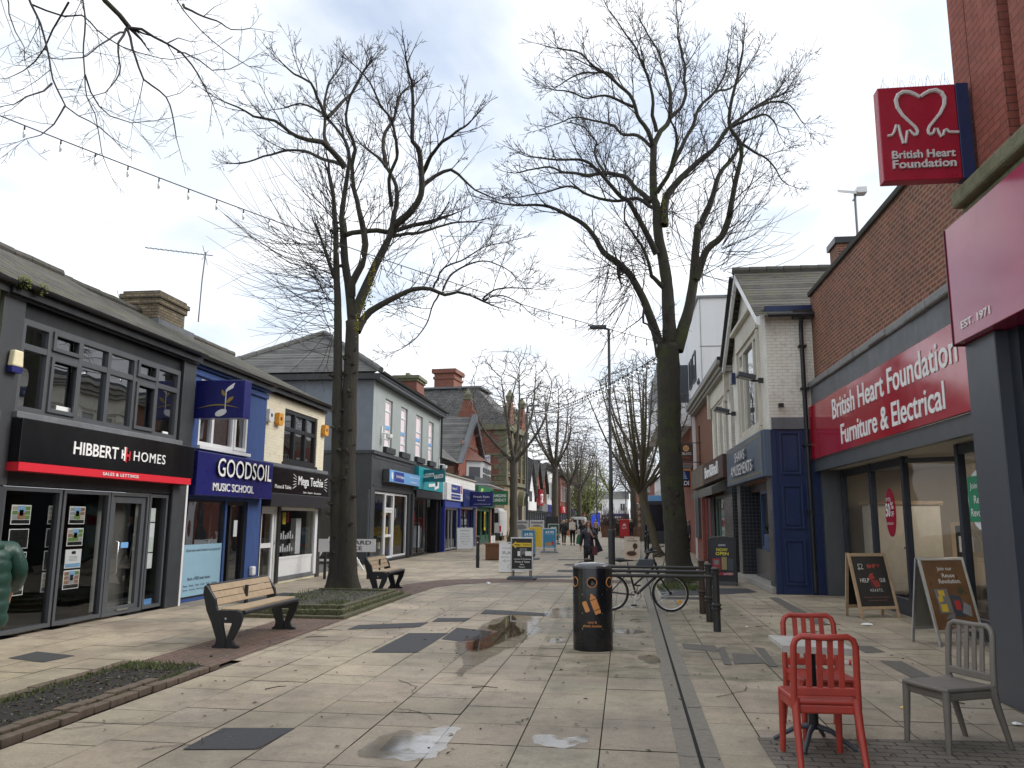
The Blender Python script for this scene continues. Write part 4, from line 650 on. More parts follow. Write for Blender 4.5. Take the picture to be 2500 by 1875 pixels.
t = thing('projecting_sign', 'navy projecting sign with thin white writing left of the green one', 'sign', (-8.5, 47.2, 2.36)); M().box(0, 1.35, -.06, .06, 0, .85).obj('sign_box', NAVY, t); b = M(); b.text('Fresh Eyes', .2, 1.15, .48, .62, -.07, 0, .005); b.text('beauty', .45, .9, .32, .4, -.07); b.text('www.fresheyes.co.uk', .2, 1.2, .1, .17, -.07); b.obj('lettering', WHT, t)
# green and red shops below the gabled house
GS = thing('green_shop', 'green shop front with bright fascia and awning rail below the brick gable', 'building', (-8.75, 50.0, 0), LEFT); wall(0, 6.4, 0, 4.3, [(.4, 6.0, .1, 2.35)], 4).obj('wall', GRF, GS); s_ = M().box(0, 6.4, -.25, -.001, 2.42, 3.72).obj('green_fascia', GREEN, GS); b = M(); b.text('RAMSDENS', 2.0, 6.0, 2.85, 3.4, -.26, 0, .02); b.ring((1.3, -.26, 3.1), .4, .4, .09, 16, 1); b.text('0161 432', 3.2, 5.0, 2.5, 2.68, -.26, 0, .01); b.obj('lettering', [WHT, mat('lime_emblem', (.3, .45, .1), .5)], s_)
M().box(0, .45, -.1, .2, 0, 2.4).obj('brown_pier', BBRK, GS); M().box(6.0, 6.4, -.1, .2, 0, 2.4).obj('brown_pier', BBRK, GS); b = frame_bars(.5, 6.0, .1, 2.35, .05, (2.4, 4.6), (), .2, .15); b.box(.5, 6.0, .0, .1, .1, .6); b.obj('shopfront_frame', GREEND, GS); M().quad((.5, .1, .1), (6, .1, .1), (6, .1, 2.35), (.5, .1, 2.35)).obj('shop_window', GL, GS); M().box(4.0, 4.5, .01, .03, .9, 2.2).obj('yellow_poster', YEL, GS); M().box(4.1, 4.4, .0, .01, 1.1, 2.0).obj('poster_inset', GREEND, GS); M().tube([(.0, -.9, 3.75), (6.4, -1.0, 3.65)], .05, 6).tube([(.1, 0, 3.8), (.1, -.9, 3.75)], .03, 5).tube([(6.3, 0, 3.8), (6.3, -1, 3.65)], .03, 5).obj('awning_rail', ALU, GS); room(GS, .4, 6, .1, 2.4, .3, 3, INT)
t = thing('projecting_sign', 'green projecting sign with white capitals between navy and dark red signs', 'sign', (-8.5, 55.0, 2.6)); M().box(0, 1.2, -.06, .06, 0, .95).obj('sign_box', GREEN, t); b = M(); b.text('RAMSDENS', .12, 1.08, .52, .72, -.07, 0, .015); b.text('CURRENCY', .12, 1.08, .22, .42, -.07, 0, .015); b.obj('lettering', WHT, t)
RS = thing('red_shop', 'narrow takeaway with white riser at the end of the low shops by the side street', 'building', (-8.75, 56.45, 0), LEFT); wall(0, 2.1, 0, 4.2, [(.15, 1.95, .5, 2.5)], 4).obj('wall', BRN, RS); M().quad((.15, .1, .5), (1.95, .1, .5), (1.95, .1, 2.5), (.15, .1, 2.5)).obj('shop_window', GL, RS); frame_bars(.15, 1.95, .5, 2.5, .1, (1.0,), w=.12).obj('frame', BLK, RS.children[-1]); M().box(0, 2.1, -.06, -.001, 0, .48).obj('white_riser', PAPER, RS); room(RS, .15, 1.95, .4, 2.5, .3, 3, mat('red_interior', (.2, .08, .05), .8, .5, 3))
t = thing('projecting_sign', 'dark red takeaway sign with white capitals at the end of the low shops', 'sign', (-9.0, 58.3, 2.66)); M().box(0, .95, -.1, .1, 0, 1.2).obj('sign_box', DKRED, t); b = M(); b.text('FOOD', .12, .85, .45, .85, -.11, 0, .02); b.obj('lettering', [WHT, YEL], t)
# --- gabled brick house
GH = thing('gabled_house', 'red brick gabled house with white bay window above the low shops', 'house', (-10.2, 52.0, 0), LEFT)
b = M(); b.plate([(0, 3.6), (9.3, 3.6), (9.3, 5.8), (4.9, 8.7), (0, 5.4)], 0, .3); b.box(-6, 0, .8, 6, 2, 5.1); b.obj('wall', RBRK, GH); b = M(); b.add([(-8, -.2, 5.15), (.2, -.2, 5.15), (2.5, 4.2, 8.5), (-8, 4.2, 8.5)], [(0, 1, 2, 3)]); b.add([(4.9, -.3, 8.9), (9.7, -.3, 5.7), (9.7, 8, 5.7), (4.9, 8, 8.9)], [(0, 1, 2, 3)]); b.add([(4.9, -.3, 8.9), (-.4, -.3, 5.3), (-.4, 8, 5.3), (4.9, 8, 8.9)], [(0, 3, 2, 1)]); b.obj('roof', SLATE, GH)
b = M(); b.plate([(-.6, 5.2), (-.1, 5.2), (4.9, 8.55), (9.4, 5.6), (9.8, 5.6), (4.9, 9.1)], -.35, -.02); b.obj('bargeboard', GRF, GH); M().box(1.0, 8.7, -.04, -.001, 6.6, 6.85).obj('brick_course', BBRK, GH)
b = M(); w = M().slab([(2.9, -.01), (3.6, -1.0), (7.6, -1.0), (8.3, -.01)], 3.75, 5.6).obj('bay_window', UPVC, GH); b = M()
for x0, x1 in ((3.75, 4.6), (4.75, 5.6), (5.75, 6.6), (6.75, 7.5)): b.box(x0, x1, -1.02, -1.005, 3.9, 4.75); b.box(x0, x1, -1.02, -1.005, 4.85, 5.2)
b.quad((3.0, -.17, 3.9), (3.5, -.87, 3.9), (3.5, -.87, 5.2), (3.0, -.17, 5.2)); b.obj('panes', mat('window_dusk', (.12, .13, .14), .15), w); b = M(); b.add([(2.7, -.01, 5.62), (3.5, -1.15, 5.62), (7.7, -1.15, 5.62), (8.5, -.01, 5.62), (4.3, -.01, 6.4), (6.9, -.01, 6.4)], [(0, 1, 4), (1, 2, 5, 4), (2, 3, 5)]); b.obj('bay_roof', TERR, w)
M().box(-5.6, -4.4, .74, .79, 3.6, 4.6).obj('side_window', UPVC, GH)
# --- old bank
BK = thing('bank_building', 'ornate red brick and stone bank with shaped gables beyond the side street', 'building', (-9.0, 65.5, 0), R(84)); BK.scale = (.82, 1, 1.05)
BM_ = [OBRK, STONE, MSTONE, SLATE]
b = M(); b.plate([(0, 0), (9, 0), (9, 4.2), (0, 4.2)], 0, .3, 1); b.box(0, 9, .001, 12, 4.2, 8.6, 0); b.box(-.01, 9, .31, 12, 0, 4.2, 1); b.obj('wall', BM_, BK)
b = M()
for z0, z1, p in ((4.2, 4.5, .25), (6.5, 6.65, .1), (8.5, 8.95, .4), (4.9, 5.0, .12)): b.box(-p, 9+p, -p, 12, z0, z1)
for x in (0, 2.2, 4.2, 6.4, 8.5): b.box(x-.1, x+.5, -.2, -.001, 4.5, 8.5)
for z in range(9): b.box(-.03, -.001, -.0, .9-(z % 2)*.4, 4.55+z*.44, 4.92+z*.44); b.box(-.03, -.001, 10.5, 11.5-(z % 2)*.4, 4.55+z*.44, 4.92+z*.44)
b.obj('stone_dressing', MSTONE, BK)
for x in (.75, 2.85, 4.95, 7.1): M().box(x, x+1.1, -.03, .1, 5.1, 8.0).obj('window', mat('old_window', (.06, .065, .07), .2), BK); frame_bars(x, x+1.1, 5.1, 8.0, -.05, (x+.55,), (6.9,), .1, .06).obj('frame', STONE, BK.children[-1])
M().box(6.2, 7.8, -.05, .1, 0, 2.7).obj('door', BLK, BK); b = M(); n = 12; pts = [(7+1.2*math.cos(math.pi*i/n), 2.7+1.2*math.sin(math.pi*i/n)) for i in range(n+1)]+[(7-.8*math.cos(math.pi*i/n), 2.7+.8*math.sin(math.pi*i/n)) for i in range(n+1)]; b.plate(pts, -.5, -.001); b.obj('door_arch', MSTONE, BK)
M().box(2.6, 4.2, -.05, .1, 1.1, 3.3).obj('window', mat('old_window2', (.05, .055, .06), .2), BK)
b = M(); b.add([(-.3, -.3, 8.95), (9.3, -.3, 8.95), (9.3, 12, 8.95), (-.3, 12, 8.95), (2.5, 3, 12.2), (7, 3, 12.2), (7, 9.5, 12.2), (2.5, 9.5, 12.2)], [(0, 1, 5, 4), (1, 2, 6, 5), (2, 3, 7, 6), (3, 0, 4, 7), (4, 5, 6, 7)]); b.obj('roof', SLATE, BK)
b = M(); b.box(2.2, 7.2, 2.6, 9.8, 12.2, 12.35); b.obj('roof_crest', LEAD, BK)
def gable(b, x, y, s=1.0, ax=0):
    p = [(-1.1, 0), (1.1, 0), (1.05, .35), (.75, .45), (.7, .95), (.45, 1.2), (.4, 1.7), (.25, 1.95), (-.25, 1.95), (-.4, 1.7), (-.45, 1.2), (-.7, .95), (-.75, .45), (-1.05, .35)]
    if ax == 0: b.plate([(x+u*s, 8.9+v*s) for u, v in p], y, y+.4, 0); b.box(x-.35*s, x+.35*s, y-.1, y+.5, 8.9+1.95*s, 8.9+2.1*s, 1); b.lathe([(.3*s, 0), (.4*s, .2*s), (.15*s, .5*s), (.1*s, .7*s)], 8, (x, y+.2, 8.9+2.1*s), 1); b.box(x-1.3*s, x+1.3*s, y-.12, y+.5, 8.75, 8.95, 1)
    else: b.side([(y+u*s, 8.9+v*s) for u, v in p], x, x+.4, 0); b.box(x-.1, x+.5, y-.35*s, y+.35*s, 8.9+1.95*s, 8.9+2.1*s, 1); b.lathe([(.3*s, 0), (.4*s, .2*s), (.15*s, .5*s), (.1*s, .7*s)], 8, (x+.2, y, 8.9+2.1*s), 1); b.box(x-.12, x+.5, y-1.3*s, y+1.3*s, 8.75, 8.95, 1)
for x, y, ax in ((1.6, -.3, 0), (7.2, -.3, 0), (-.3, 3.2, 1), (-.3, 9.5, 1)):
    b = M(); gable(b, x, y, 1.05, ax); b.obj('shaped_gable', BM_[0::2], BK)
[M().lathe([(.25, 0), (.2, .5), (.3, .7), (.12, 1.1), (.2, 1.4), (.05, 1.7)], 8, (x, -.1, 8.95)).obj('finial', MSTONE, BK) for x in (.0, 3.4, 4.8, 9)]
b = M(); b.box(-.2+3.0, 5.8, 5.2, 7.0, 9.5, 13.6); b.box(2.7, 5.9, 5.1, 7.1, 13.1, 13.3); b.box(2.6, 6.0, 5.0, 7.2, 13.6, 13.95); b.obj('chimney', OBRK, BK)
M().box(-.10, -.04, 1.2, 2.2, 4.9, 6.6).box(-.12, -.101, 1.2, 2.2, 4.9, 5.5, 1).obj('to_let_board', [PAPER, RED], BK); M().text('TO LET', 0, .8, 0, .28, 0, 0, .02).xf(Matrix.Translation((-.11, 2.1, 6.1)) @ Matrix.Rotation(R(-90), 4, 'Z')).obj('lettering', ROYAL, BK.children[-1])
# ivy tangle on the low roof
b = M(); rr = random.Random(8)
for i in range(160):
    p = Vector((-9.6-rr.random()*1.2, 44+rr.random()*6.5, 3.95)); d = Vector((rr.gauss(0, .35), rr.gauss(0, .5), rr.uniform(.2, .9))); b.tube([p, p+d*.5+Vector((0, .1, .1)), p+d], [.025, .018, .008], 3, cap=False)
tag(b.obj('dry_hedge', mat('dry_stems', (.085, .06, .035), .9, .3, 5)), 'dry brown hedge growing on the low roof before the gabled house', 'hedge')
# ---------------------------------------------------------------- right side (local x runs towards the viewer, -y = towards the street)
def blob_text(b, st, x0, x1, z0, z1, y, m=0, bold=.015, d=.03): b.text(st, x0, x1, z0, z1, y, m, bold, d)
# --- nearest building: grey pillar, maroon fascia, brick piers
NB = thing('charity_shop_corner', 'nearest right building with grey pillar, maroon fascia and tall brick piers', 'building', (3.43, 8.28, 0), RIGHT)
M().box(0, .62, 0, .5, 0, 3.33).obj('grey_pillar', mat('slate_grey_panel', (.062, .068, .085), .38, .06, 1.2, dirt=.15, dcol=(.035, .038, .045)), NB, bevel=.008)
M().box(-.02, 8, -.09, .8, 3.335, 4.52).obj('maroon_fascia', PURP, NB, bevel=.006); M().box(-.035, -.021, -.10, .8, 3.32, 4.52).obj('fascia_end', mat('maroon_edge', (.09, .008, .018), .4), NB)
b = M().text('EST. 1971', .19, .80, 3.445, 3.52, -.099, 0, .01, .008); b.obj('lettering', WHT, NB)
b = M().box(.28, 8, -.13, .6, 4.62, 4.79).box(.26, 8, -.04, .6, 4.525, 4.618); b.obj('stone_ledge', MSTONE, NB, bevel=.03)
b = M().box(0, 8.2, .32, 2.2, 3.6, 13).box(0.0, .36, .12, .319, 4.1, 13).box(.42, 1.04, .10, .319, 4.8, 13); b.box(1.2, 1.5, .12, .319, 4.8, 13); b.box(1.6, 3.0, .10, .319, 4.8, 13); b.obj('brick_piers', PBRK, NB)
M().box(.361, .419, .2, .318, 4.8, 13).box(1.041, 1.199, .23, .318, 4.8, 13).box(1.501, 1.599, .2, .318, 4.8, 13).obj('pier_groove', mat('dark_red_groove', (.09, .028, .02), .9), NB)
M().box(.62, .8, .12, .5, 0, 3.33).box(.8, .93, .2, .5, 0, 3.33).box(.93, 8, .2, .5, 3.2, 3.33).box(.93, 8, .2, .5, 0, .2).obj('window_frame', mat('dark_blue_grey', (.016, .02, .03), .4), NB)
M().quad((.93, .32, .2), (8, .32, .2), (8, .32, 3.2), (.93, .32, 3.2)).obj('shop_window', mat('pale_green_film', (.30, .37, .35), .25, .05, 1), NB)
M().box(-.5, 8, .3, 4, 0, 3.3).obj('inner_wall', DARK, NB)
def heart_pts():
    half = [(0, .565), (-.05, .60), (-.10, .625), (-.16, .63), (-.21, .60), (-.235, .54), (-.225, .46), (-.18, .37), (-.12, .295), (-.07, .235), (-.05, .19), (-.055, .155), (-.075, .14)]
    return half
def bhf_mark(b, cx, cz, s, y, m=0, ax=None, w=.024):
    def T(p): return (cx+p[0]*s, y, cz+p[1]*s)
    L_ = heart_pts(); rr_ = [w*1.0, w*1.1, w*1.15, w*1.25, w*1.25, w*1.2, w*1.1, w, w*.9, w*.9, w*.9, w*.9, w*.8]
    for sg in (-1, 1):
        b.tube([T((sg*-p[0], p[1])) for p in L_], [q*s*.8 for q in rr_], 6, m)
        wig = [(-.075, .14), (-.10, .165), (-.125, .20), (-.15, .19), (-.16, .13), (-.175, .06), (-.195, .06), (-.215, .16), (-.23, .26), (-.25, .265), (-.275, .19), (-.30, .155), (-.34, .15)] if sg == -1 else [(-.075, .14), (-.10, .16), (-.115, .20), (-.14, .20), (-.155, .15), (-.17, .115), (-.19, .13), (-.205, .18), (-.225, .19), (-.25, .16), (-.30, .155), (-.34, .155)]
        b.tube([T((p[0] if sg == -1 else -p[0], p[1])) for p in wig], w*s*.62, 6, m)
HS = thing('heart_sign', 'large red box sign with white heart outline, spikes on top, high on brick pier', 'sign', (2.655, 7.92, 4.905), 0); HS.scale = (1.22, 1.1, 1.19)
M().box(0, .60, -.03, .09, 0, .83).obj('sign_box', BOXR, HS, bevel=.006); M().box(.602, .70, -.035, .10, -.005, .835).obj('mount_plate', AMUSB, HS, bevel=.004)
b = M(); bhf_mark(b, .325, .275, .80, -.036); b.text('British Heart', .075, .555, .185, .255, -.05, 0, .018, .02); b.text('Foundation', .075, .555, .10, .172, -.05, 0, .018, .02); b.obj('lettering', mat('dull_white_letter', (.62, .60, .60), .5, .05), HS)
b = M()
for i in range(26): x = .03+i*.0225; b.tube([(x, .0+.03*((i*7) % 3), .83), (x+rnd.uniform(-.03, .03), .03+rnd.uniform(-.06, .06), .93+rnd.uniform(-.03, .015))], .0016, 3, cap=False)
b.obj('bird_spikes', MGREY, HS); M().tube([(.69, .2, .0), (.73, .22, -.1), (.70, .24, -.22), (.64, .24, -.26)], .008, 5).obj('cable', BLK, HS)
# --- furniture charity shop
BS = thing('furniture_shop', 'brown brick furniture charity shop with long red fascia and recessed glazed front', 'building', (4.6, 19.15, 0), RIGHT)
b = M(); wall(0, 10.9, 4.78, 6.82, (), .35, b=b); b.obj('wall', BBRK, BS); b = M(); b.box(0, 10.9, -.06, .45, 6.82, 6.93); b.obj('coping', mat('dark_coping', (.05, .046, .04), .9, .3, 6, .5), BS, bevel=.015)
M().box(-.0, 10.9, -.10, .3, 4.22, 4.62).obj('grey_band', LEAD, BS); b = M()
for i in range(12): b.box(i*.91, i*.91+.905, -.16+rnd.uniform(-.02, .01), .02, 4.63+rnd.uniform(-.01, .015), 4.775)
b.obj('lead_flashing', mat('lead_sheet', (.19, .19, .19), .5, .3, 7, .6, 20), BS, bevel=.03)
M().box(0, 10.85, -.18, -.101, 2.99, 4.20).obj('fascia', BHFR, BS, bevel=.008)
b = M(); b.text('British Heart Foundation', 2.09, 8.25, 3.66, 4.07, -.192, 0, .012, .009); b.text('Furniture & Electrical', 2.62, 7.75, 3.11, 3.50, -.192, 0, .012, .009); b.obj('lettering', WHT, BS)
M().box(.02, 10.85, -.12, 0, 2.72, 2.985).obj('grey_beam', GRF, BS); b = M().quad((.02, -.0, 2.76), (.02, 2.2, 2.76), (10.85, 2.2, 2.76), (10.85, 0, 2.76)); b.obj('soffit', SOFF, BS)
NV = mat('shopfront_navy_grey', (.022, .027, .042), .4, .1); b = M(); b.box(0.0, .16, -.0, .48, 0, 2.75); b.box(-.02, .0, .1, .55, 0, 2.75); b.obj('grey_pillar', GRF, BS)
b = M()
def bars(pts, z0, z1, w=.09):
    for x, y in pts: b.box(x-w/2, x+w/2, y-w/2, y+w/2, z0, z1)
bars([(.22, .45), (2.25, .45), (4.1, .45), (6.45, .45), (8.6, .45), (10.7, .45)], 0, 2.75, .11); bars([(5.0, 1.9), (5.75, 1.9)], 0, 2.75, .08)
b.box(.27, 4.05, .41, .49, 2.6, 2.74); b.box(6.5, 10.7, .41, .49, 2.6, 2.74); b.box(.27, 4.05, .40, .5, 0, .28); b.box(6.5, 10.7, .4, .5, 0, .28); b.tube([(4.1, .45, 2.68), (5.0, 1.9, 2.68)], .06, 4); b.tube([(6.45, .45, 2.68), (5.75, 1.9, 2.68)], .06, 4); b.tube([(4.1, .45, .12), (5.0, 1.9, .12)], .08, 4); b.tube([(6.45, .45, .12), (5.75, 1.9, .12)], .08, 4); b.box(5.0, 5.75, 1.87, 1.93, 2.6, 2.7)
b.obj('shopfront_frame', NV, BS, bevel=.006)
for p, q in (((.27, .45), (2.2, .45)), ((2.3, .45), (4.05, .45)), ((4.14, .5), (4.97, 1.86)), ((5.78, 1.86), (6.41, .5)), ((6.5, .45), (8.55, .45)), ((8.65, .45), (10.65, .45))):
    M().quad((p[0], p[1], .2), (q[0], q[1], .2), (q[0], q[1], 2.62), (p[0], p[1], 2.62)).obj('shop_window', GLC, BS)
M().quad((5.02, 1.9, .1), (5.72, 1.9, .1), (5.72, 1.9, 2.6), (5.02, 1.9, 2.6)).obj('glass_door', GLC, BS)
b = M(); b.quad((0, 4.6, 0), (10.9, 4.6, 0), (10.9, 4.6, 2.9), (0, 4.6, 2.9)); b.quad((.02, .5, 0), (.02, 4.6, 0), (.02, 4.6, 2.9), (.02, .5, 2.9)); b.quad((10.88, 4.6, 0), (10.88, .5, 0), (10.88, .5, 2.9), (10.88, 4.6, 2.9)); b.quad((0, .5, 2.9), (0, 4.6, 2.9), (10.9, 4.6, 2.9), (10.9, .5, 2.9)); b.obj('interior', BEIGE, BS); M().quad((0, .5, .01), (10.9, .5, .01), (10.9, 4.6, .01), (0, 4.6, .01)).obj('interior_floor', mat('shop_floor', (.2, .18, .15), .6), BS)
EMW = emit('lamp_strip', (1, .93, .82), 14)
for i, (x, y) in enumerate(((2.2, 2.4), (4.6, 3.2), (6.8, 2.4), (9.2, 2.6))): M().box(x-.6, x+.6, y-.07, y+.07, 2.84, 2.88).obj('ceiling_light', EMW, BS)
M().disc((3.42, 1.78), .27, .44, .38, .395, 28).obj('sale_sticker', BHFR, BS); b = M(); b.text('UP TO', 3.24, 3.5, 1.98, 2.05, .37, 0, .01); b.text('50', 3.2, 3.45, 1.70, 1.95, .37, 0, .03); b.text('%', 3.47, 3.64, 1.84, 1.97, .37, 0, .01); b.text('OFF', 3.47, 3.64, 1.71, 1.8, .37, 0, .01); b.text('SELECTED LINES ONLY', 3.22, 3.58, 1.56, 1.6, .37); b.obj('lettering', WHT, BS.children[-1])
gs = M().disc((7.15, 1.92), .40, .42, .40, .41, 24, 0).plate([(6.8, 1.62), (7.62, 1.62), (7.62, 2.25), (6.8, 2.25)], .385, .399, 1).obj('reuse_sticker', [PAPER, mat('reuse_green', (.015, .25, .12), .4)], BS); b = M(); [b.text(s_, x0, x1, z, z+.11, .375, 0, .01) for s_, x0, x1, z in (('Join our', 6.9, 7.4, 2.05), ('Reuse', 7.0, 7.4, 1.87), ('Revolution', 6.88, 7.55, 1.69))]; b.obj('lettering', WHT, gs)
t = thing('wardrobe', 'cream two-door wardrobe with brown cornice behind the charity shop window', 'wardrobe', (6.1, 18.35, 0), 0); t.scale = (.85, 1, 1.13); M().box(-.85, .85, 0, .5, .1, 1.75).obj('carcass', mat('cream_furniture', (.66, .59, .48), .5), t, bevel=.01); M().box(-.9, .9, -.06, .52, 1.75, 1.82).obj('cornice', PINE, t)
for x in (-.83, .02): M().box(x, x+.81, -.03, -.001, .15, 1.72).box(x+.1, x+.71, -.035, -.031, .3, 1.6).obj('door', mat('cream_furniture', (.55, .47, .37)), t, bevel=.006); M().lathe([(.0, 0), (.02, .01), (.015, .03)], 8).xf(Matrix.Translation((x+(.76 if x < 0 else .05), -.035, .95)) @ Matrix.Rotation(R(90), 4, 'X')).obj('knob', BLK, t.children[-1])
t = thing('dressing_table', 'pale pine dressing table with triple mirror inside the charity shop doorway', 'dressing table', (6.75, 16.4, 0), R(-14)); M().box(-.75, .75, 0, .45, .55, .85).box(-.72, -.66, .02, .4, 0, .55).box(.66, .72, .02, .4, 0, .55).obj('table', mat('pale_pine', (.52, .38, .22), .5, .1), t, bevel=.006); b = frame_bars(-.42, .42, .88, 1.62, .35, w=.07, d=.05); b.obj('mirror_frame', mat('pale_pine', (.5, .4, .2)), t); M().quad((-.38, .36, .9), (.38, .36, .9), (.38, .36, 1.6), (-.38, .36, 1.6)).obj('mirror', mat('mirror_glass', (.35, .36, .36), .08, metal=1), t.children[-1]); M().plate([(-.3, 1.05), (-.06, 1.05), (-.06, 1.35), (-.3, 1.35)], .31, .33).plate([(-.28, 1.15), (-.08, 1.15), (-.18, 1.33)], .30, .309, 1).obj('warning_card', [PAPER, YEL], t)
t = thing('mattress_stack', 'stack of pale mattresses and boxes low behind the charity shop window', 'mattress', (5.7, 16.3, .02), RIGHT); [M().box(-.5, .6, 0, .5, i*.24, i*.24+.22).obj('mattress', mat('mattress_white', (.62, .62, .62), .7, .2, 6), t, bevel=.04) for i in range(3)]
t = thing('armchair', 'dark leather armchair with cushion behind the charity shop window by grey pillar', 'armchair', (5.95, 12.9, 0), R(-60)); M().box(-.45, .45, -.4, .4, .15, .45).box(-.45, .45, .25, .45, .45, .95).box(-.5, -.35, -.4, .4, .45, .65).box(.35, .5, -.4, .4, .45, .65).obj('frame', mat('dark_leather', (.05, .035, .03), .4), t, bevel=.05); M().box(-.3, .3, -.05, .2, .46, .85).obj('cushion', TERR, t, bevel=.08)
# --- amusements
AM = thing('amusement_arcade', 'cream painted brick gabled arcade with navy panelled shopfront and slate roof', 'building', (3.55, 26.3, 0), RIGHT)
X0, X1 = 1.65, 7.15
b = M(); wall(X0, X1, 3.7, 6.45, [(3.0, 6.1, 3.9, 6.32)], .3, b=b); b.add([(X0, 0, 6.45), (X1, 0, 6.45), (4.4, 0, 8.2)], [(0, 1, 2)]); b.quad((X1+.002, 0, 3.7), (X1+.002, 8, 3.7), (X1+.002, 8, 6.45), (X1+.002, 0, 6.45)); b.quad((X0, 8, 3.7), (X0, 0, 3.7), (X0, 0, 6.45), (X0, 8, 6.45)); b.obj('wall', WBRK, AM)
WOODW = mat('aged_white_timber', (.60, .57, .49), .6, .1, 5, .2, dirt=.35, dcol=(.33, .29, .2))
window(AM, 3.0, 6.1, 3.9, 6.32, .05, WOODW, glass('lace_glass', (.75, .75, .72), .22), (3.7, 5.4), (), .14, .14, [(3.1, 3.6, 5.8)]); M().quad((3.0, .2, 3.9), (6.1, .2, 3.9), (6.1, .2, 6.3), (3.0, .2, 6.3)).obj('net_curtain', mat('net_curtain', (.32, .31, .29), .9, .5, 14), AM.children[-1]); M().box(2.85, 6.25, -.08, -.001, 6.33, 6.85).obj('window_board', WOODW, AM); M().box(2.7, 6.4, -.2, -.001, 6.86, 6.98).box(2.75, 6.35, -.14, -.001, 6.98, 7.06).obj('cornice', WOODW, AM, bevel=.02)
b = M(); [b.box(2.85, 2.98, -.07, -.001, 3.9, 6.3), b.box(6.12, 6.25, -.07, -.001, 3.9, 6.3), b.box(2.85, 6.25, -.1, -.001, 3.72, 3.88)]; b.obj('window_surround', WOODW, AM)
b = M(); e = .35; b.add([(X1+.35, -.28, 6.33), (4.4, -.28, 8.33), (4.4, 9, 8.33), (X1+.35, 9, 6.33), (X0-.35, -.28, 6.33), (X0-.35, 9, 6.33)], [(0, 3, 2, 1), (1, 2, 5, 4)]); b.obj('roof', SLMOSS, AM); b = M(); b.plate([(X0-.35, 6.1), (X0-.35, 6.30), (4.4, 8.30), (X1+.35, 6.30), (X1+.35, 6.1), (4.4, 8.06)], -.26, -.18); b.obj('bargeboard', UPVC, AM); b = M(); [b.tube([(4.4, -.3+i*.45, 8.37), (4.4, -.3+i*.45+.435, 8.36)], .11, 8) for i in range(20)]; b.obj('ridge_tiles', mat('ridge_tile', (.085, .08, .07)), AM)
b = M(); [b.tube([(X0-.4+i*.28, -.3, 6.30+i*.2), (X0-.4+i*.28+.27, -.3, 6.36+i*.2+.13)], .05, 5) for i in range(10)]; b.obj('verge_tiles', BLK, AM)
M().box(X1+.02, X1+.14, -.02, 6, 6.38, 6.60).obj('eaves_board', AMUSB, AM); M().tube([(X1+.30, .0, 6.34), (X1+.30, 6, 6.34)], .05, 8).obj('gutter', BLK, AM); M().tube([(X1+.3, .78, 6.4), (X1+.12, .78, 6.15), (X1+.10, .78, 5.9), (X1+.10, .80, .05)], .05, 8).box(X1+.03, X1+.3, .6, 1.02, 6.28, 6.46).obj('downpipe', BLK, AM, smooth=60)
for z in (5.6, 4.6, 3.3, 1.8): M().box(X1+.02, X1+.17, .7, .88, z, z+.05).obj('pipe_bracket', BLK, AM)
PN = M(); PN.box(X1-.05, X1, 0, 1.1, 0, 3.7); PN.box(X1-.1, X1+.03, -.02, .12, 0, 3.7); PN.box(X1-.05, X1+.03, .74, 1.08, 0, 3.7); PN.obj('navy_side_wall', AMUSB, AM, bevel=.01)
M().box(X1-.05, X1+.06, .03, .84, 3.70, 3.97).obj('lead_cap', LEAD, AM)
for z0, z1 in ((2.66, 3.64), (1.44, 2.43), (.2, 1.21)):
    b = M(); 
    for ya, yb, za, zb in ((.19, .24, z0, z1), (.61, .66, z0, z1), (.24, .61, z0, z0+.05), (.24, .61, z1-.05, z1)): b.box(X1+.001, X1+.045, ya, yb, za, zb)
    b.box(X1+.001, X1+.02, .27, .58, z0+.08, z1-.08); b.obj('raised_panel', AMUSB, AM, bevel=.012)
M().box(1.1, 7.05, -.2, -.001, 2.63, 3.70).box(7.051, 7.2, -.16, -.001, 2.63, 3.70).obj('fascia', [AMSG], AM, bevel=.008)
b = M(); 
for xa, xb, za, zb in ((1.2, 6.95, 3.58, 3.60), (1.2, 6.95, 2.73, 2.75), (1.2, 1.22, 2.75, 3.58), (6.93, 6.95, 2.75, 3.58)): b.box(xa, xb, -.206, -.2005, za, zb)
b.obj('gold_line', GOLD, AM); b = M(); b.text('SHAWS', 3.15, 4.85, 3.20, 3.46, -.26, 0, .012, .05, sm=1); b.text('AMUSEMENTS', 2.3, 5.95, 2.83, 3.12, -.26, 0, .012, .05, sm=1); b.obj('lettering', [mat('sign_letter_grey', (.68, .68, .70), .5), MGREY], AM)
b = M(); b.box(6.5, 7.05, -.02, .6, .15, 2.62); b.box(1.7, 2.3, -.02, .6, .15, 2.62); b.box(2.95, 6.5, .25, .6, .15, .88); b.obj('tiled_piers', TILE, AM); M().box(1.65, 7.09, -.12, .8, 0, .14).obj('step', CONC, AM, bevel=.01)
window(AM, 3.7, 6.5, .88, 2.4, .35, mat('arcade_blue_frame', (.02, .06, .16), .4), glass('arcade_glass', (.7, .75, .8), .1), (5.1,), (), .08, .1, name='shop_window'); b = M(); [b.box(3.7, 6.5, .5, .515, .95+i*.04, .965+i*.04) for i in range(36)]; b.obj('blind', mat('brass_blind', (.24, .22, .13), .5), AM); M().box(2.3, 3.7, .7, .75, .14, 2.6).obj('door', AMUSB, AM); M().box(1.7, 6.6, .3, .6, 2.4, 2.63).obj('shutter_head', BRN, AM); room(AM, 2.2, 6.5, .14, 2.6, .76, 2, DARK)
b = M(); b.text('Gaming', 4.9, 5.7, .98, 1.12, .42, 0, .01, .02); b.obj('neon_sign', emit('neon_red', (1, .1, .05), 2.2), AM)
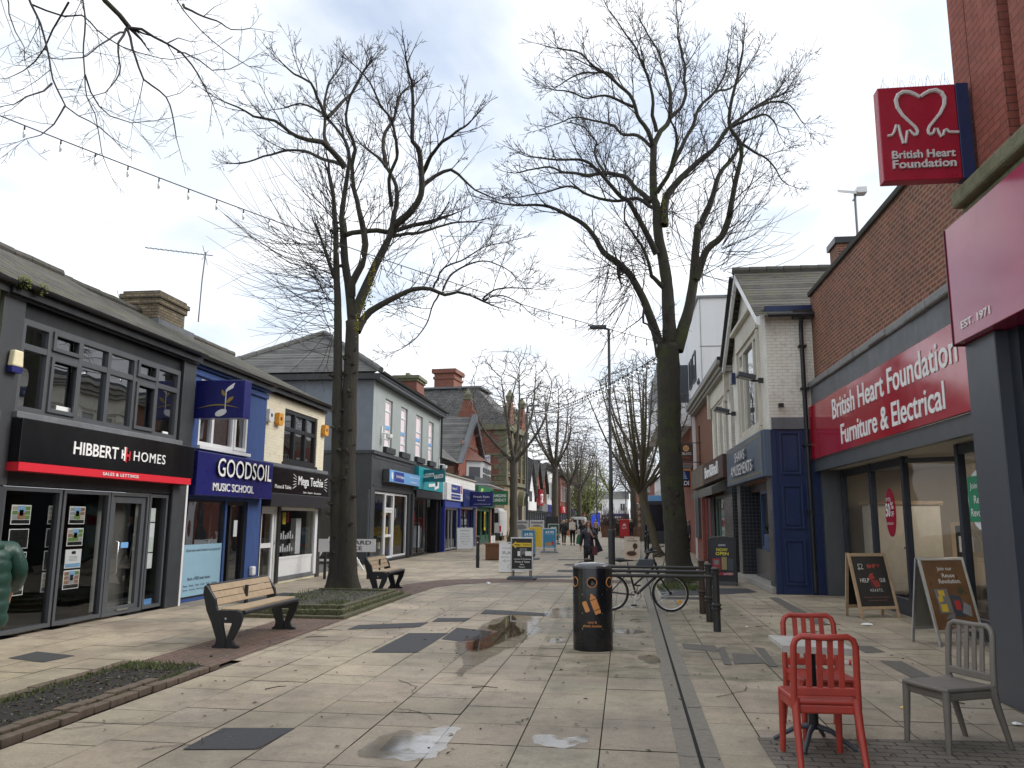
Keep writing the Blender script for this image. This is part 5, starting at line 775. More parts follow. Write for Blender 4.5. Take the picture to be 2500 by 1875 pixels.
M().box(5.75, 6.35, .0, .3, .9, 1.3).obj('window_planter', mat('planter_blue', (.02, .06, .14), .4), AM, bevel=.02); b = M(); rr = random.Random(5)
for i in range(40): p = Vector((6.05+rr.gauss(0, .12), .1, 1.3)); b.tube([p, p+Vector((rr.gauss(0, .1), rr.gauss(0, .08), rr.uniform(.1, .35)))], .022, 4)
b.obj('plant', mat('dark_leaf', (.02, .025, .02), .7), AM)
for lab, y, z in (('black floodlight beside the tall arcade window', 19.75, 4.95), ('black floodlight at the far side of the tall arcade window', 24.4, 4.75)):
    t = thing('floodlight', lab, 'floodlight', (3.55, y, z), RIGHT, 'floodlights on the arcade wall'); M().box(-.05, .05, -.12, 0, -.06, .06).tube([(0, -.1, 0), (-.02, -.28, .0)], .03, 6).obj('bracket', BLK, t); b = M(); b.box(-.2, .2, -.62, -.2, -.05, .06); b.xf(Matrix.Rotation(R(-14), 4, 'X')); b.obj('lamp_head', DKGREY, t, bevel=.02); b = M().box(-.16, .16, -.58, -.24, -.056, -.051); b.xf(Matrix.Rotation(R(-14), 4, 'X')); b.obj('lens', mat('lamp_lens', (.35, .35, .33), .3), t)
t = thing('security_camera', 'small black camera low on the cream side wall', 'camera', (3.78, 19.13, 4.25), 0); M().tube([(0, 0, 0), (0, -.12, -.02)], .02, 6).box(-.05, .06, -.2, -.08, -.06, .03).obj('camera_body', BLK, t)
t = thing('wall_box', 'small dark blue alarm box between the arcade floodlights', 'alarm box', (3.55, 24.2, 5.6), RIGHT); M().plate([(-.12, 0), (.12, 0), (.12, .3), (0, .36), (-.12, .3)], -.12, 0).obj('cover', AMUSB, t, bevel=.01); M().box(-.08, .08, -.125, -.121, .1, .2).obj('badge', MGREY, t)
# --- low cafe block with white panels
LB = thing('cafe_block', 'low cafe block with white boarded windows, brown brick and heavy moulded cornice', 'building', (3.55, 36.6, 0), RIGHT)
b = M(); wall(0, 6.3, 2.6, 6.3, [(1.2, 2.0, 3.9, 5.6)], .3, b=b); b.box(0, 11.0, .31, 7, 0, 6.3); b.obj('wall', mat('x', (.1, .1, .1)) if False else brick('cafe_brown_brick', (.26, .11, .06), (.2, .085, .05), (.25, .19, .14), dirt=.3), LB)
wall(6.3, 11.2, 2.9, 6.3, [(6.7, 7.7, 3.7, 5.6), (8.0, 9.2, 3.7, 5.6), (9.5, 10.6, 3.7, 5.6)], .25).obj('white_wall', WBRK, LB)
for x0, x1 in ((6.7, 7.7), (8.0, 9.2), (9.5, 10.6)): window(LB, x0, x1, 3.7, 5.6, .1, WOODW, mat('dull_pane', (.35, .36, .35), .3, .2, 3), (), (), .12, .1, sill=.06)
M().box(6.4, 11.1, -.06, -.001, 5.65, 6.2).box(6.32, 6.5, -.16, -.061, 5.3, 6.28).box(10.9, 11.1, -.16, -.061, 5.3, 6.28).obj('fascia_board', WOODW, LB); b = M(); b.box(0, 11.3, -.3, .3, 6.3, 6.42); b.box(0, 11.3, -.4, .3, 6.42, 6.55); b.box(0, 11.3, -.22, .3, 6.2, 6.299); b.obj('cornice', mat('cornice_grey', (.30, .29, .26), .8, .2, 5, .3, dirt=.4), LB, bevel=.02); M().box(0, 11.25, -.36, .5, 6.551, 6.68).obj('roof_felt', BLK, LB)
M().quad((1.2, .2, 3.9), (2.0, .2, 3.9), (2.0, .2, 5.6), (1.2, .2, 5.6)).obj('window', DARK, LB)
M().box(5.4, 11.2, -.3, -.001, 2.95, 3.65).obj('brown_fascia', BRN, LB); b = M(); b.text('be kind', 6.6, 10.2, 3.1, 3.5, -.36, 0, .03, .05); b.obj('lettering', WHT, LB.children[-1]); M().box(0, 5.3, -.25, -.001, 2.95, 3.75).obj('stone_fascia', mat('stained_fascia', (.16, .13, .10), .8, .4, 4, dirt=.5), LB)
for xa, xb in ((3.0, 5.3), (5.5, 9.8)):
    b = M(); b.side([(-.02, 2.93), (-.5, 2.7), (-.5, 2.45), (-.02, 2.6)], xa, xb); b.obj('awning', mat('awning_grey', (.11, .11, .10), .7, .2, 5), LB)
M().box(9.3, 11.2, -.05, .3, 0, 2.9).obj('tiled_pier', TILE, LB); M().quad((5.6, .15, .1), (9.3, .15, .1), (9.3, .15, 2.5), (5.6, .15, 2.5)).obj('shop_window', GL, LB); frame_bars(5.6, 9.3, .05, 2.5, .15, (6.6, 8.0), w=.1).obj('frame', mat('sage_frame', (.12, .18, .16), .5), LB.children[-1])
M().box(6.7, 7.9, .17, .18, .4, 2.0).box(6.8, 7.8, .16, .165, 1.4, 1.75, 1).obj('window_decal', [mat('pale_decal', (.4, .5, .45), .6, .5, 12), DKRED], LB); M().box(2.4, 3.1, .05, .1, .1, 2.5).box(3.7, 4.4, .05, .1, .1, 2.5).obj('red_door', mat('dark_red_door', (.18, .012, .02), .4), LB); M().box(3.1, 3.7, .06, .1, .1, 2.5).box(4.4, 5.5, .06, .1, .1, 2.5).obj('dark_opening', DARK, LB); M().box(0, 2.4, -.06, .2, 0, 2.6).obj('brick_pier', MBRK, LB); M().box(.4, 1.9, -.16, -.061, .9, 2.6).obj('menu_case', DKGREY, LB)
M().box(-.1, .12, -.12, .3, 0, 6.2).obj('white_post', UPVC, LB)
t = thing('projecting_sign', 'dark brown gelato sign on a bracket by the right tree trunk', 'sign', (2.62, 34.2, 4.05), 0); M().box(0, .58, -.04, .04, 0, .72).obj('sign_board', BRN, t, bevel=.02); M().tube([(0, 0, .76), (.93, 0, .76)], .018, 6).tube([(0, 0, -.04), (.93, 0, -.04)], .018, 6).obj('bracket', BLK, t); b = M(); b.disc((.29, .53), .125, .125, -.05, -.041, 20, 1); b.text('GC', .2, .38, .48, .58, -.055, 2); b.text('GELATO', .08, .5, .26, .36, -.05, 0, .005); b.text('Company', .14, .46, .1, .2, -.05, 3, 0, 0, .3); b.obj('lettering', [WHT, mat('peach_disc', (.65, .36, .16), .5), BRN, mat('orange_script', (.5, .1, .03), .5)], t)
t = thing('pigeon', 'grey pigeon perched on the cornice edge of the low cafe block', 'bird', (3.2, 31.2, 6.69)); b = M(); b.tube([(0, .22, .10), (0, .1, .13), (0, 0, .16), (0, -.07, .20), (0, -.1, .27), (0, -.12, .30), (0, -.155, .30)], [.012, .045, .075, .06, .03, .03, .006], 10); b.obj('body', mat('pigeon_grey', (.12, .13, .15), .7), t, smooth=90); M().tube([(.02, 0, .1), (.02, 0, 0)], .007, 5).tube([(-.02, 0, .1), (-.02, 0, 0)], .007, 5).obj('legs', DKRED, t)
# --- modern block
MB = thing('modern_block', 'tall white rendered modern block with red brick base beyond the low cafes', 'building', (3.8, 48.0, 0), RIGHT)
M().box(0, 12, 0, 14, 6.9, 11.5).obj('wall', WWALL, MB); M().box(0, 12, .05, 14, 0, 6.899).obj('brick_base', MBRK, MB); M().box(-.1, 12.08, -.08, 14, 11.5, 11.62).obj('parapet', MGREY, MB)
M().box(12.001, 12.02, .0, 14, 9.28, 9.31).box(12.001, 12.015, .05, .07, 6.9, 11.5).obj('render_joint', MGREY, MB)
for x0, x1 in ((7.0, 8.2), (8.8, 10.2)): M().box(x0, x1, -.03, .1, 8.1, 9.5).obj('window', mat('dark_window', (.05, .06, .07), .15), MB); frame_bars(x0, x1, 8.1, 9.5, -.04, w=.08, d=.06).obj('frame', GRF, MB.children[-1])
M().box(7, 11, -.02, -.001, 5.0, 7.4).obj('brick_panel', MBRK, MB); M().box(-6, 6, -1.6, 8, 7.6, 9.6).obj('dark_overhang', DKGREY, MB); M().box(-6, 6.2, -1.7, 8, 6.4, 7.59).obj('white_band', WWALL, MB); b = M(); b.box(2, 6.4, -1.3, 0, 4.2, 4.4); 
for i in range(12): b.tube([(6.4, -1.3+i*.12, 4.4), (6.4, -1.3+i*.12, 5.5)], .02, 4)
b.tube([(6.4, -1.3, 5.5), (6.4, 0, 5.5)], .03, 5); b.tube([(2, -1.3, 5.5), (6.4, -1.3, 5.5)], .03, 5); b.obj('balcony', MGREY, MB); M().box(9.6, 9.75, -.12, .05, 2.2, 2.6).obj('wall_light', METAL, MB); M().box(11.2, 11.9, -.02, .05, 3.0, 5.8).obj('window', mat('dark_window', (.05, .06, .07)), MB)
t = thing('supermarket_sign', 'dark blue projecting supermarket sign with orange edge behind the right trunk', 'sign', (2.88, 41.0, 3.2), 0); M().box(0, .82, -.12, .12, 0, .92).obj('edge', mat('sign_orange', (.75, .28, .03), .4), t, bevel=.04); M().box(.05, .77, -.13, -.121, .05, .87).obj('face', mat('sign_blue', (.012, .02, .12), .35), t); b = M(); b.text('ALDI', .12, .70, .14, .36, -.14, 0, .02); [b.plate([(.2+.03*i, .46+i*.1), (.62-.03*i, .46+i*.1), (.6-.04*i, .52+i*.1), (.23+.03*i, .52+i*.1)], -.14, -.131, 1) for i in range(4)]; b.obj('lettering', [WHT, mat('pale_blue_mark', (.3, .5, .75), .5)], t)
ch = thing('chimney_stack', 'small brown brick chimney behind the arcade roof', 'chimney', (6.85, 23.6, 6.0)); M().box(-.45, .45, -.4, .4, 0, 3.5).obj('stack', BBRK, ch); M().box(-.52, .52, -.47, .47, 3.5, 3.68).obj('cap', BLK, ch)
t = thing('roof_floodlight', 'white double floodlight on a thin pole above the brown brick wall', 'floodlight', (6.02, 20.0, 6.6)); M().tube([(0, 0, 0), (0, 0, 3.1)], .03, 6).tube([(-.06, 0, 2.9), (.02, 0, 3.0)], .02, 5).obj('pole', MGREY, t); b = M(); b.add([(-.45, -.1, 3.18), (-.35, .1, 3.28), (.05, .1, 3.2), (0, -.15, 3.1), (-.42, -.1, 3.1), (0, -.14, 3.02)], [(0, 3, 2, 1), (0, 4, 5, 3), (1, 2, 5, 4)]); b.box(.02, .26, -.15, .12, 3.06, 3.22); b.obj('lamp_heads', UPVC, t, bevel=.015)
# ---------------------------------------------------------------- street furniture
t = thing('litter_bin', 'oval black recycling bin with orange ringed holes and bottle symbol', 'bin', (-.315, 10.62, 0))
b = M().lathe([(.30, .0), (.305, .02), (.305, .985), (.30, 1.0)], 40, sx=.82, sy=.72); b.obj('body', mat('bin_black', (.007, .008, .012), .26, .12, 5, dirt=.12, dcol=(.02, .02, .024), coat=.2), t, smooth=50)
b = M().lathe([(.31, 1.0), (.31, 1.02), (.27, 1.05), (.16, 1.068), (.02, 1.075)], 40, sx=.82, sy=.72); b.obj('lid', mat('bin_lid', (.05, .052, .058), .12, .2, 6, dirt=.4, dcol=(.14, .14, .15), coat=.5), t, smooth=50)
OR_ = mat('bin_orange', (.62, .26, .08), .5, .06)
def binpt(a, z, o=0): return Vector(((.305*.82+o)*math.sin(a), -(.305*.72+o)*math.cos(a), z))
for a in (-1.02, 0, 1.02):
    rg = M(); hole = M(); pr = []
    for i in range(25):
        g = 2*math.pi*i/24; pr.append(binpt(a+.058*math.cos(g)/.24, .835+.058*math.sin(g), .003))
    rg.tube(pr, .006, 6, 0, False); o = rg.obj('hole_rim', OR_, t, smooth=60); hole.poly([binpt(a+.054*math.cos(2*math.pi*i/24)/.24, .835+.054*math.sin(2*math.pi*i/24), .002) for i in range(24)]); hole.obj('opening', mat('hole_black', (.002, .002, .002), .9), t)
def wrap(b):
    for i, v in enumerate(b.v): p = binpt(v[0]/.245, v[2], .004+max(0, -v[1])); b.v[i] = tuple(p)
    return b
b = M(); body = [(-.045, .66), (-.03, .68), (-.028, .70), (-.02, .715), (-.005, .715), (.0, .70), (.002, .68), (.02, .665)]
bt = [(-.02, .700), (.004, .708), (.008, .692), (.004, .682), (.03, .655), (.038, .63), (.028, .624), (-.035, .645), (-.03, .665), (-.018, .684)]
s0 = math.radians(0)
def rot2(p, a, c): x, z = p[0]-c[0], p[1]-c[1]; return (c[0]+x*math.cos(a)-z*math.sin(a), c[1]+x*math.sin(a)+z*math.cos(a))
c0 = (.02, .58)
neck = [(-.012, .70), (.012, .70), (.012, .685), (.035, .65), (.04, .63), (-.04, .63), (-.035, .65), (-.012, .685)]
for pl in (neck, [(-.04, .622), (.04, .622), (.04, .50), (-.04, .50)], [(-.04, .492), (.04, .492), (.037, .448), (.02, .44), (.012, .448), (-.012, .448), (-.02, .44), (-.037, .448)]): b.poly([(q[0], 0, q[1]) for q in [rot2((p[0]+.03, p[1]), R(20), c0) for p in pl]][::-1])
can = [(-.03, .03), (-.02, .045), (.02, .045), (.03, .03), (.03, -.075), (.02, -.09), (-.02, -.09), (-.03, -.075)]
b.poly([(p[0], 0, p[1]) for p in [rot2((q[0]-.085, q[1]+.56), R(22), (-.085, .56)) for q in can]][::-1]); b.box(-.11, .11, 0, .001, .405, .409); b.text('cans &', -.055, .055, .34, .37, 0, 0, .01); b.text('plastic bottles', -.115, .115, .285, .325, 0, 0, .01); wrap(b).obj('lettering', OR_, t)
wrap(M().box(-.26, .26, 0, .002, .728, .731)).obj('seam', mat('bin_seam', (.03, .03, .035), .5), t); b = M(); [b.disc((x, z), .006, .006, -.001, 0, 8) for x in (-.125, .125) for z in (.69, .46, .27)]; wrap(b).obj('screws', METAL, t)
def rail(y, xl, xr, label, mtop):
    t = thing('cycle_rail', label, 'cycle rail', ((xl+xr)/2, y, 0), 0, 'cycle rails in a row behind the bin'); h = (xr-xl)/2; IRON = mat('painted_iron', (.022, .022, .024), .45, .25, 8, .15, 40, dirt=.3, dcol=(.05, .035, .025))
    for s_ in (-h, h): M().lathe([(.055, 0), (.055, .30), (.072, .315), (.072, .335), (.058, .345), (.058, .36), (.072, .37), (.072, .39), (.054, .405), (.05, .83), (.062, .84), (.062, .855), (.05, .865), (.066, .885), (.066, .905), (.04, .925), (.01, .93)], 18, (s_, 0, 0)).obj('post', mtop or IRON, t, smooth=40)
    M().tube([(-h+.02, 0, .785), (h-.02, 0, .785)], .027, 14).obj('bar', IRON, t, smooth=60)
RUSTP = mat('rusty_iron', (.045, .028, .02), .6, .3, 8, .2, 40)
rail(12.6, -.57, 1.45, 'nearest low cycle rail, its bar passing behind the bin', None); rail(13.76, -.58, 1.47, 'middle low cycle rail between two black rails', None); rail(14.93, -.53, 1.48, 'farthest cycle rail with rusty brown post beside the bicycle', RUSTP)
# bicycle
BI = thing('bicycle', 'black upright bicycle with yellow reflectors leaning behind the cycle rails', 'bicycle', (0, 15.12, 0), 0); BK_ = mat('bike_black', (.008, .008, .01), .3, .1); CHR = mat('chrome', (.6, .6, .6), .2, .05, metal=1)
def wheel(x, r=.325):
    w = M().ring((x, 0, r), r-.018, r-.018, .019, 40).obj('wheel', RUB, BI, smooth=60); b = M().ring((x, 0, r), r-.042, r-.042, .009, 40); b.obj('rim', CHR, w, smooth=60); b = M()
    for i in range(28): a = 2*math.pi*i/28; a2 = a+(.5 if i % 2 else -.5); b.tube([(x+.025*math.cos(a2), .02*(1 if i % 4 < 2 else -1), r+.025*math.sin(a2)), (x+(r-.05)*math.cos(a), 0, r+(r-.05)*math.sin(a))], .0012, 3, cap=False)
    b.obj('spokes', CHR, w); M().tube([(x, -.05, r), (x, .05, r)], .03, 10).obj('hub', BK_, w, smooth=60)
    for a in ((2.3,) if x < .5 else (-.75,)): M().box(-.03, .03, -.01, .01, -.03, .03).xf(Matrix.Translation((x+.22*math.cos(a), -.012, r+.22*math.sin(a))) @ Matrix.Rotation(-a, 4, 'Y')).obj('reflector', mat('amber_reflector', (.75, .35, .02), .3), w)
wheel(-.12); wheel(.94)
b = M(); BBp = (.33, 0, .28); ST = (.20, 0, .78); HT, HB = (.68, 0, .86), (.74, 0, .66); RA, FA = (-.12, 0, .325), (.94, 0, .325)
b.tube([BBp, ST], .018, 10); b.tube([BBp, HB], .024, 10); b.tube([(.29, 0, .45), (.70, 0, .80)], .018, 10); b.tube([HT, HB], .024, 10)
for s_ in (-1, 1): b.tube([(BBp[0], s_*.03, BBp[2]), (RA[0], s_*.06, RA[2])], .011, 8); b.tube([(.22, s_*.02, .7), (RA[0], s_*.06, RA[2])], .009, 8); b.tube([(HB[0], s_*.05, HB[2]-.01), (HB[0]+.08, s_*.055, .5), (FA[0]-.03, s_*.055, .36), (FA[0], s_*.055, FA[2])], [.016, .015, .011, .01], 8)
b.tube([(HB[0], -.05, HB[2]-.01), (HB[0], .05, HB[2]-.01)], .02, 8); b.obj('frame', BK_, BI, smooth=60)
b = M().tube([HT, (.655, 0, .95), (.73, 0, 1.02)], .014, 8); b.tube([(.60, -.30, 1.05), (.70, -.22, 1.06), (.75, 0, 1.02), (.70, .22, 1.06), (.60, .3, 1.05)], .012, 8); b.tube([(.60, -.30, 1.05), (.50, -.31, 1.03)], .018, 8).tube([(.60, .30, 1.05), (.50, .31, 1.03)], .018, 8); b.tube([(.75, -.18, 1.06), (.86, -.2, 1.0), (.82, -.1, .8), (.76, 0, .7)], .004, 5).tube([(.75, .18, 1.06), (.90, .2, .98), (.80, .1, .76)], .004, 5); b.tube([(.66, -.2, 1.12), (.84, -.24, 1.16)], .01, 6); b.obj('handlebar', BK_, BI, smooth=60)
b = M().tube([ST, (.185, 0, .86)], .013, 8); b.obj('seat_post', CHR, BI); b = M().tube([(-.04, 0, .885), (.04, 0, .895), (.14, 0, .885), (.30, 0, .89)], [.03, .085, .05, .02], 12); b.xf(Matrix.Translation((0, 0, .89)) @ Matrix.Diagonal((1, 1, .45, 1)) @ Matrix.Translation((0, 0, -.89))); b.obj('saddle', RUB, BI, smooth=60)
b = M().ring((.33, -.05, .28), .09, .09, .008, 28); b.lathe([(.03, -.06), (.03, .02)], 12).xf(Matrix.Identity(4)); b = M().ring((.33, -.05, .28), .088, .088, .009, 28); b.tube([(.33, -.06, .28), (.33, .06, .28)], .03, 12); b.tube([(.33, -.07, .28), (.29, -.075, .12)], .01, 6).tube([(.33, .07, .28), (.37, .075, .44)], .01, 6); b.obj('crank', CHR, BI, smooth=60); M().box(.24, .34, -.14, -.07, .10, .125).box(.32, .42, .07, .14, .43, .455).obj('pedals', RUB, BI)
for x in (-.12, .94):
    b = M(); n = 12; a0, a1 = (.3, 2.9) if x < .5 else (.9, 3.5); prev = []
    for i in range(n+1): a = a0+(a1-a0)*i/n; prev.append((x+.352*math.cos(a), .325+.352*math.sin(a)))
    for i in range(n): p, q = prev[i], prev[i+1]; b.quad((p[0], -.03, p[1]), (q[0], -.03, q[1]), (q[0], .03, q[1]), (p[0], .03, p[1]))
    o = b.obj('mudguard', BK_, BI, smooth=80); o.modifiers.new('thickness', 'SOLIDIFY').thickness = .006
b = M().tube([(-.36, -.06, .70), (.15, -.06, .70)], .007, 6).tube([(-.36, .06, .70), (.15, .06, .70)], .007, 6).tube([(-.36, -.06, .70), (-.36, .06, .70)], .007, 6).tube([(-.3, -.06, .7), (-.12, -.06, .34)], .006, 6).tube([(-.3, .06, .7), (-.12, .06, .34)], .006, 6); b.obj('luggage_rack', BK_, BI)
t = thing('child_seat', 'dark box carrier fixed on the bicycle between saddle and handlebar', 'carrier', (.50, 15.12, .78)); M().plate([(-.18, 0), (.14, 0), (.17, .14), (-.1, .14)], -.12, .12).obj('box', DKGREY, t, bevel=.015); M().tube([(0, -.05, .1), (.08, -.05, .28), (.14, -.05, .33)], .025, 8).tube([(0, .05, .1), (.08, .05, .28), (.14, .05, .33)], .025, 8).obj('straps', RUB, t, smooth=60)
# benches
def bench(label, loc, L_):
    t = thing('park_bench', label, 'bench', loc, 0, 'benches along the brick strip'); k = 1.08
    prof = [(-.15, .70), (-.12, .705), (-.085, .66), (-.005, .55), (.012, .47), (.03, .425), (.26, .43), (.33, .40), (.345, .36), (.315, .25), (.235, .10), (.255, .05), (.31, .03), (.31, 0), (.156, 0), (.152, .085), (.215, .285), (.10, .285), (.148, .085), (.150, 0), (-.01, 0), (-.01, .025), (.025, .05), (.035, .10), (-.04, .29), (-.105, .42), (-.158, .62)]
    prof = [(u*k, z*k) for u, z in prof]; CI = mat('cast_black', (.008, .009, .014), .42, .2, 8, dirt=.2, dcol=(.03, .03, .03))
    for y in (0, L_-.05): M().plate(prof, y, y+.05).obj('end_panel', CI, t, bevel=.006)
    d = Vector((-.105, 0, .24)).normalized(); n = Vector((d.z, 0, -d.x)); base = Vector((.0, 0, .475))*k
    for i in range(3):
        p = base+d*(i*.092); q = p+d*.084; M().plate([(w.x, w.z) for w in (p, q, q-n*.028, p-n*.028)], .052, L_-.052).obj('back_slat', WOOD, t, bevel=.005)
    for i in range(3): x = (.045+i*.088)*k; M().box(x, x+.086, .052, L_-.052, .415*k, .44*k).obj('seat_slat', WOOD, t, bevel=.005)
    M().tube([(.335*k, .05, .40*k), (.335*k, L_-.05, .40*k)], .028, 10).tube([(-.13*k, .05, .70*k), (-.13*k, L_-.05, .70*k)], .02, 8).box(-.04, -.015, L_/2-.03, L_/2+.03, .34, .7).box(.02, .3, L_/2-.03, L_/2+.03, .40, .44).obj('rail', CI, t, smooth=50); M().disc((.14*k, .335*k), .014, .014, -.004, -.001, 12).obj('badge', METAL, t)
    return t
bench('nearer park bench with timber slats and black cast ends before the music school', (-5.0, 9.87, 0), 1.84); bench('farther park bench with timber slats and black cast ends beyond left tree', (-5.32, 17.5, .0), 1.45)
# chairs and table
def chair(label, loc, rz, m):           # faces local -y; back at +y
    t = thing('cafe_chair', label, 'chair', loc, rz); W = .20
    def tb(name, path, r, sx=1): M().tube(path, r, 10).obj(name, m, t, smooth=60)
    b = M(); pts = []
    for i in range(9): a = math.pi/2+math.pi/2*i/8; pts.append((-.14+.06*math.cos(a), .225, .80+.06*math.sin(a)))
    arch = [(-.21, .24, .42), (-.205, .245, .60), (-.20, .25, .80)]+[(p[0], .25, p[2]) for p in pts[::-1]][0:]+[(0, .262, .852)]; arch = [(-.205, .215, .40), (-.203, .225, .60), (-.20, .245, .79), (-.185, .25, .83), (-.15, .255, .852), (0, .268, .846), (.15, .255, .852), (.185, .25, .83), (.20, .245, .79), (.203, .225, .60), (.205, .215, .40)]
    b.tube(arch, [.022]*3+[.021]*5+[.022]*3, 10); b.obj('back_frame', m, t, smooth=60)
    for x in (-.105, -.035, .035, .105): M().side([(.212, .505), (.226, .50), (.241, .66), (.262, .845), (.248, .845), (.227, .66)], x-.019, x+.019).obj('back_slat', m, t, bevel=.004)
    M().box(-.195, .195, .203, .233, .47, .525).obj('back_rail', m, t, bevel=.008)
    b = M(); b.slab([(-.215, -.21), (-.19, -.235), (0, -.245), (.19, -.235), (.215, -.21), (.205, .225), (-.205, .225)], .415, .445); b.slab([(-.208, -.205), (.208, -.205), (.198, .22), (-.198, .22)], .355, .414); b.obj('seat', m, t, bevel=.012)
    for s_ in (-1, 1): tb('leg', [(s_*.188, -.20, .42), (s_*.192, -.21, .2), (s_*.195, -.222, 0)], [.029, .024, .019]); tb('leg', [(s_*.195, .205, .45), (s_*.198, .235, .3), (s_*.205, .33, 0)], [.03, .026, .019])
    return t
chair('red slatted chair nearest the camera with its back turned to us', (1.345, 6.02, 0), R(184), REDP).rotation_euler.z = R(182)
c2 = chair('red slatted chair behind the small table, facing the camera', (1.545, 6.78, 0), R(4), REDP)
chair('grey brown slatted chair alone beside the pillar, seat turned left', (2.40, 6.58, 0), R(-66), GRYP)
t = thing('cafe_table', 'small square cafe table with tilted pale top between the red chairs', 'table', (1.40, 6.42, 0), R(4)); M().box(-.25, .25, -.19, .19, -.015, .015).box(-.255, .255, -.195, -.19, -.035, .015).xf(Matrix.Translation((0, 0, .715)) @ Matrix.Rotation(R(3), 4, 'X') @ Matrix.Rotation(R(2), 4, 'Y')).obj('tabletop', mat('worn_table_top', (.50, .49, .46), .35, .2, 9, dirt=.4, dcol=(.25, .23, .2)), t, bevel=.004)
M().tube([(0, 0, .12), (0, 0, .70)], .036, 14).box(-.07, .07, -.07, .07, .67, .70).obj('column', mat('table_black', (.012, .014, .018), .35), t, smooth=50)
for i in range(4): a = R(60+90*i); M().tube([(.02*math.cos(a), .02*math.sin(a), .14), (.12*math.cos(a), .12*math.sin(a), .12), (.29*math.cos(a), .29*math.sin(a), .012)], [.022, .018, .014], 8).obj('leg', DKGREY, t, smooth=60)
# boards
def swing_board(label, loc, rz, w, h, face, lines, base_m=DKGREY, z0=.25, extra=None):
    t = thing('pavement_sign', label, 'pavement sign', loc, rz); b = frame_bars(-w/2, w/2, z0, z0+h, 0, w=.035, d=.04); b.obj('frame', ALU, t, bevel=.006); f_ = M().box(-w/2+.034, w/2-.034, -.008, .008, z0+.034, z0+h-.034).obj('poster', face, t)
    M().prism([(-.36*w/.6, 0), (.36*w/.6, 0), (.38*w/.6, .05), (.30*w/.6, .10), (-.30*w/.6, .10), (-.38*w/.6, .05)], lambda u, v, q: (u, q*(1-v*1.5), v), -.22, .22).obj('base', base_m, t, bevel=.02)
    for s_ in (-1, 1): M().tube([(s_*w*.36, 0, .1), (s_*w*.36, 0, z0)], .018, 8).tube([(s_*w*.43, 0, .1), (s_*w*.43, 0, z0)], .012, 6).obj('spring', BLK, t)
    b = M()
    for ln in lines: b.text(ln[0], ln[1], ln[2], ln[3], ln[4], -.0125, ln[5] if len(ln) > 5 else 0, ln[6] if len(ln) > 6 else .012)
    if extra: extra(b)
    b.obj('lettering', [WHT, BLK, YEL, MGREY, RED, mat('bun_tan', (.55, .30, .10), .7), SKYB, DKGREY], t); return t
def mt(b):
    b.plate([(-.28, .93), (-.16, 1.03), (-.16, .985), (.26, .985), (.26, .875), (-.16, .875), (-.16, .83)], -.0115, -.009, 2); b.text('Mega - Techie', -.2, .24, .90, .955, -.0135, 1, .015)
    b.box(-.06, .14, -.0115, -.009, .70, .84, 3); b.ring((.04, -.012, .775), .035, .035, .007, 12, 7); b.box(-.12, -.05, -.0125, -.0116, .63, .76, 0); b.box(.09, .27, -.0125, -.0116, .64, .76, 0); b.box(-.05, -.01, -.0135, -.0126, .60, .70, 3); b.box(.01, .07, -.0115, -.009, .67, .70, 3)
swing_board('black board with yellow arrow and list of repairs, on a grey swing base', (-2.57, 22.32, 0), R(-3), .62, .88, mat('poster_black', (.018, .018, .02), .35), [('Laptops & Desktops', -.22, .25, .525, .57), ('Phones & Tablets', -.19, .22, .455, .50), ('Sales', -.05, .06, .39, .43), ('Repairs', -.08, .09, .315, .36), ('Accessories', -.12, .14, .25+.0, .29)], extra=mt)
def burger(b, s=1):
    b.disc((-.06, .40), .17, .045, -.0115, -.009, 14, 5); b.disc((-.06, .46), .16, .05, -.0125, -.01, 14, 5); b.box(-.2, .09, -.0135, -.0126, .42, .44, 4); b.box(.11, .22, -.0115, -.009, .40, .56, 4)
for lab, x, y, rz in (('blue burger price board on a grey base, clear in front of the walkers', -3.32, 40.8, 0), ('blue burger price board half hidden behind the black arrow board', -3.62, 33.8, R(-28))):
    swing_board(lab, (x, y, 0), rz, .70, .98, mat('burger_blue', (.05, .25, .42), .4), [('£4.95', -.2, .22, .95, 1.07, 0, .03), ('burger & drink', -.2, .22, .89, .93, 0, .01), ('Deli  house', -.2, .2, .29, .34, 0, .01)], MGREY, .22, burger)
swing_board('dark green gold buying board behind the blue burger board', (-4.2, 55.0, 0), R(4), .75, 1.1, GREEND, [('WE', -.2, .2, 1.02, 1.16, 0, .03), ('BUY', -.25, .25, .80, .94, 0, .03), ('GOLD', -.28, .28, .58, .72, 2, .03)], DKGREY, .25)
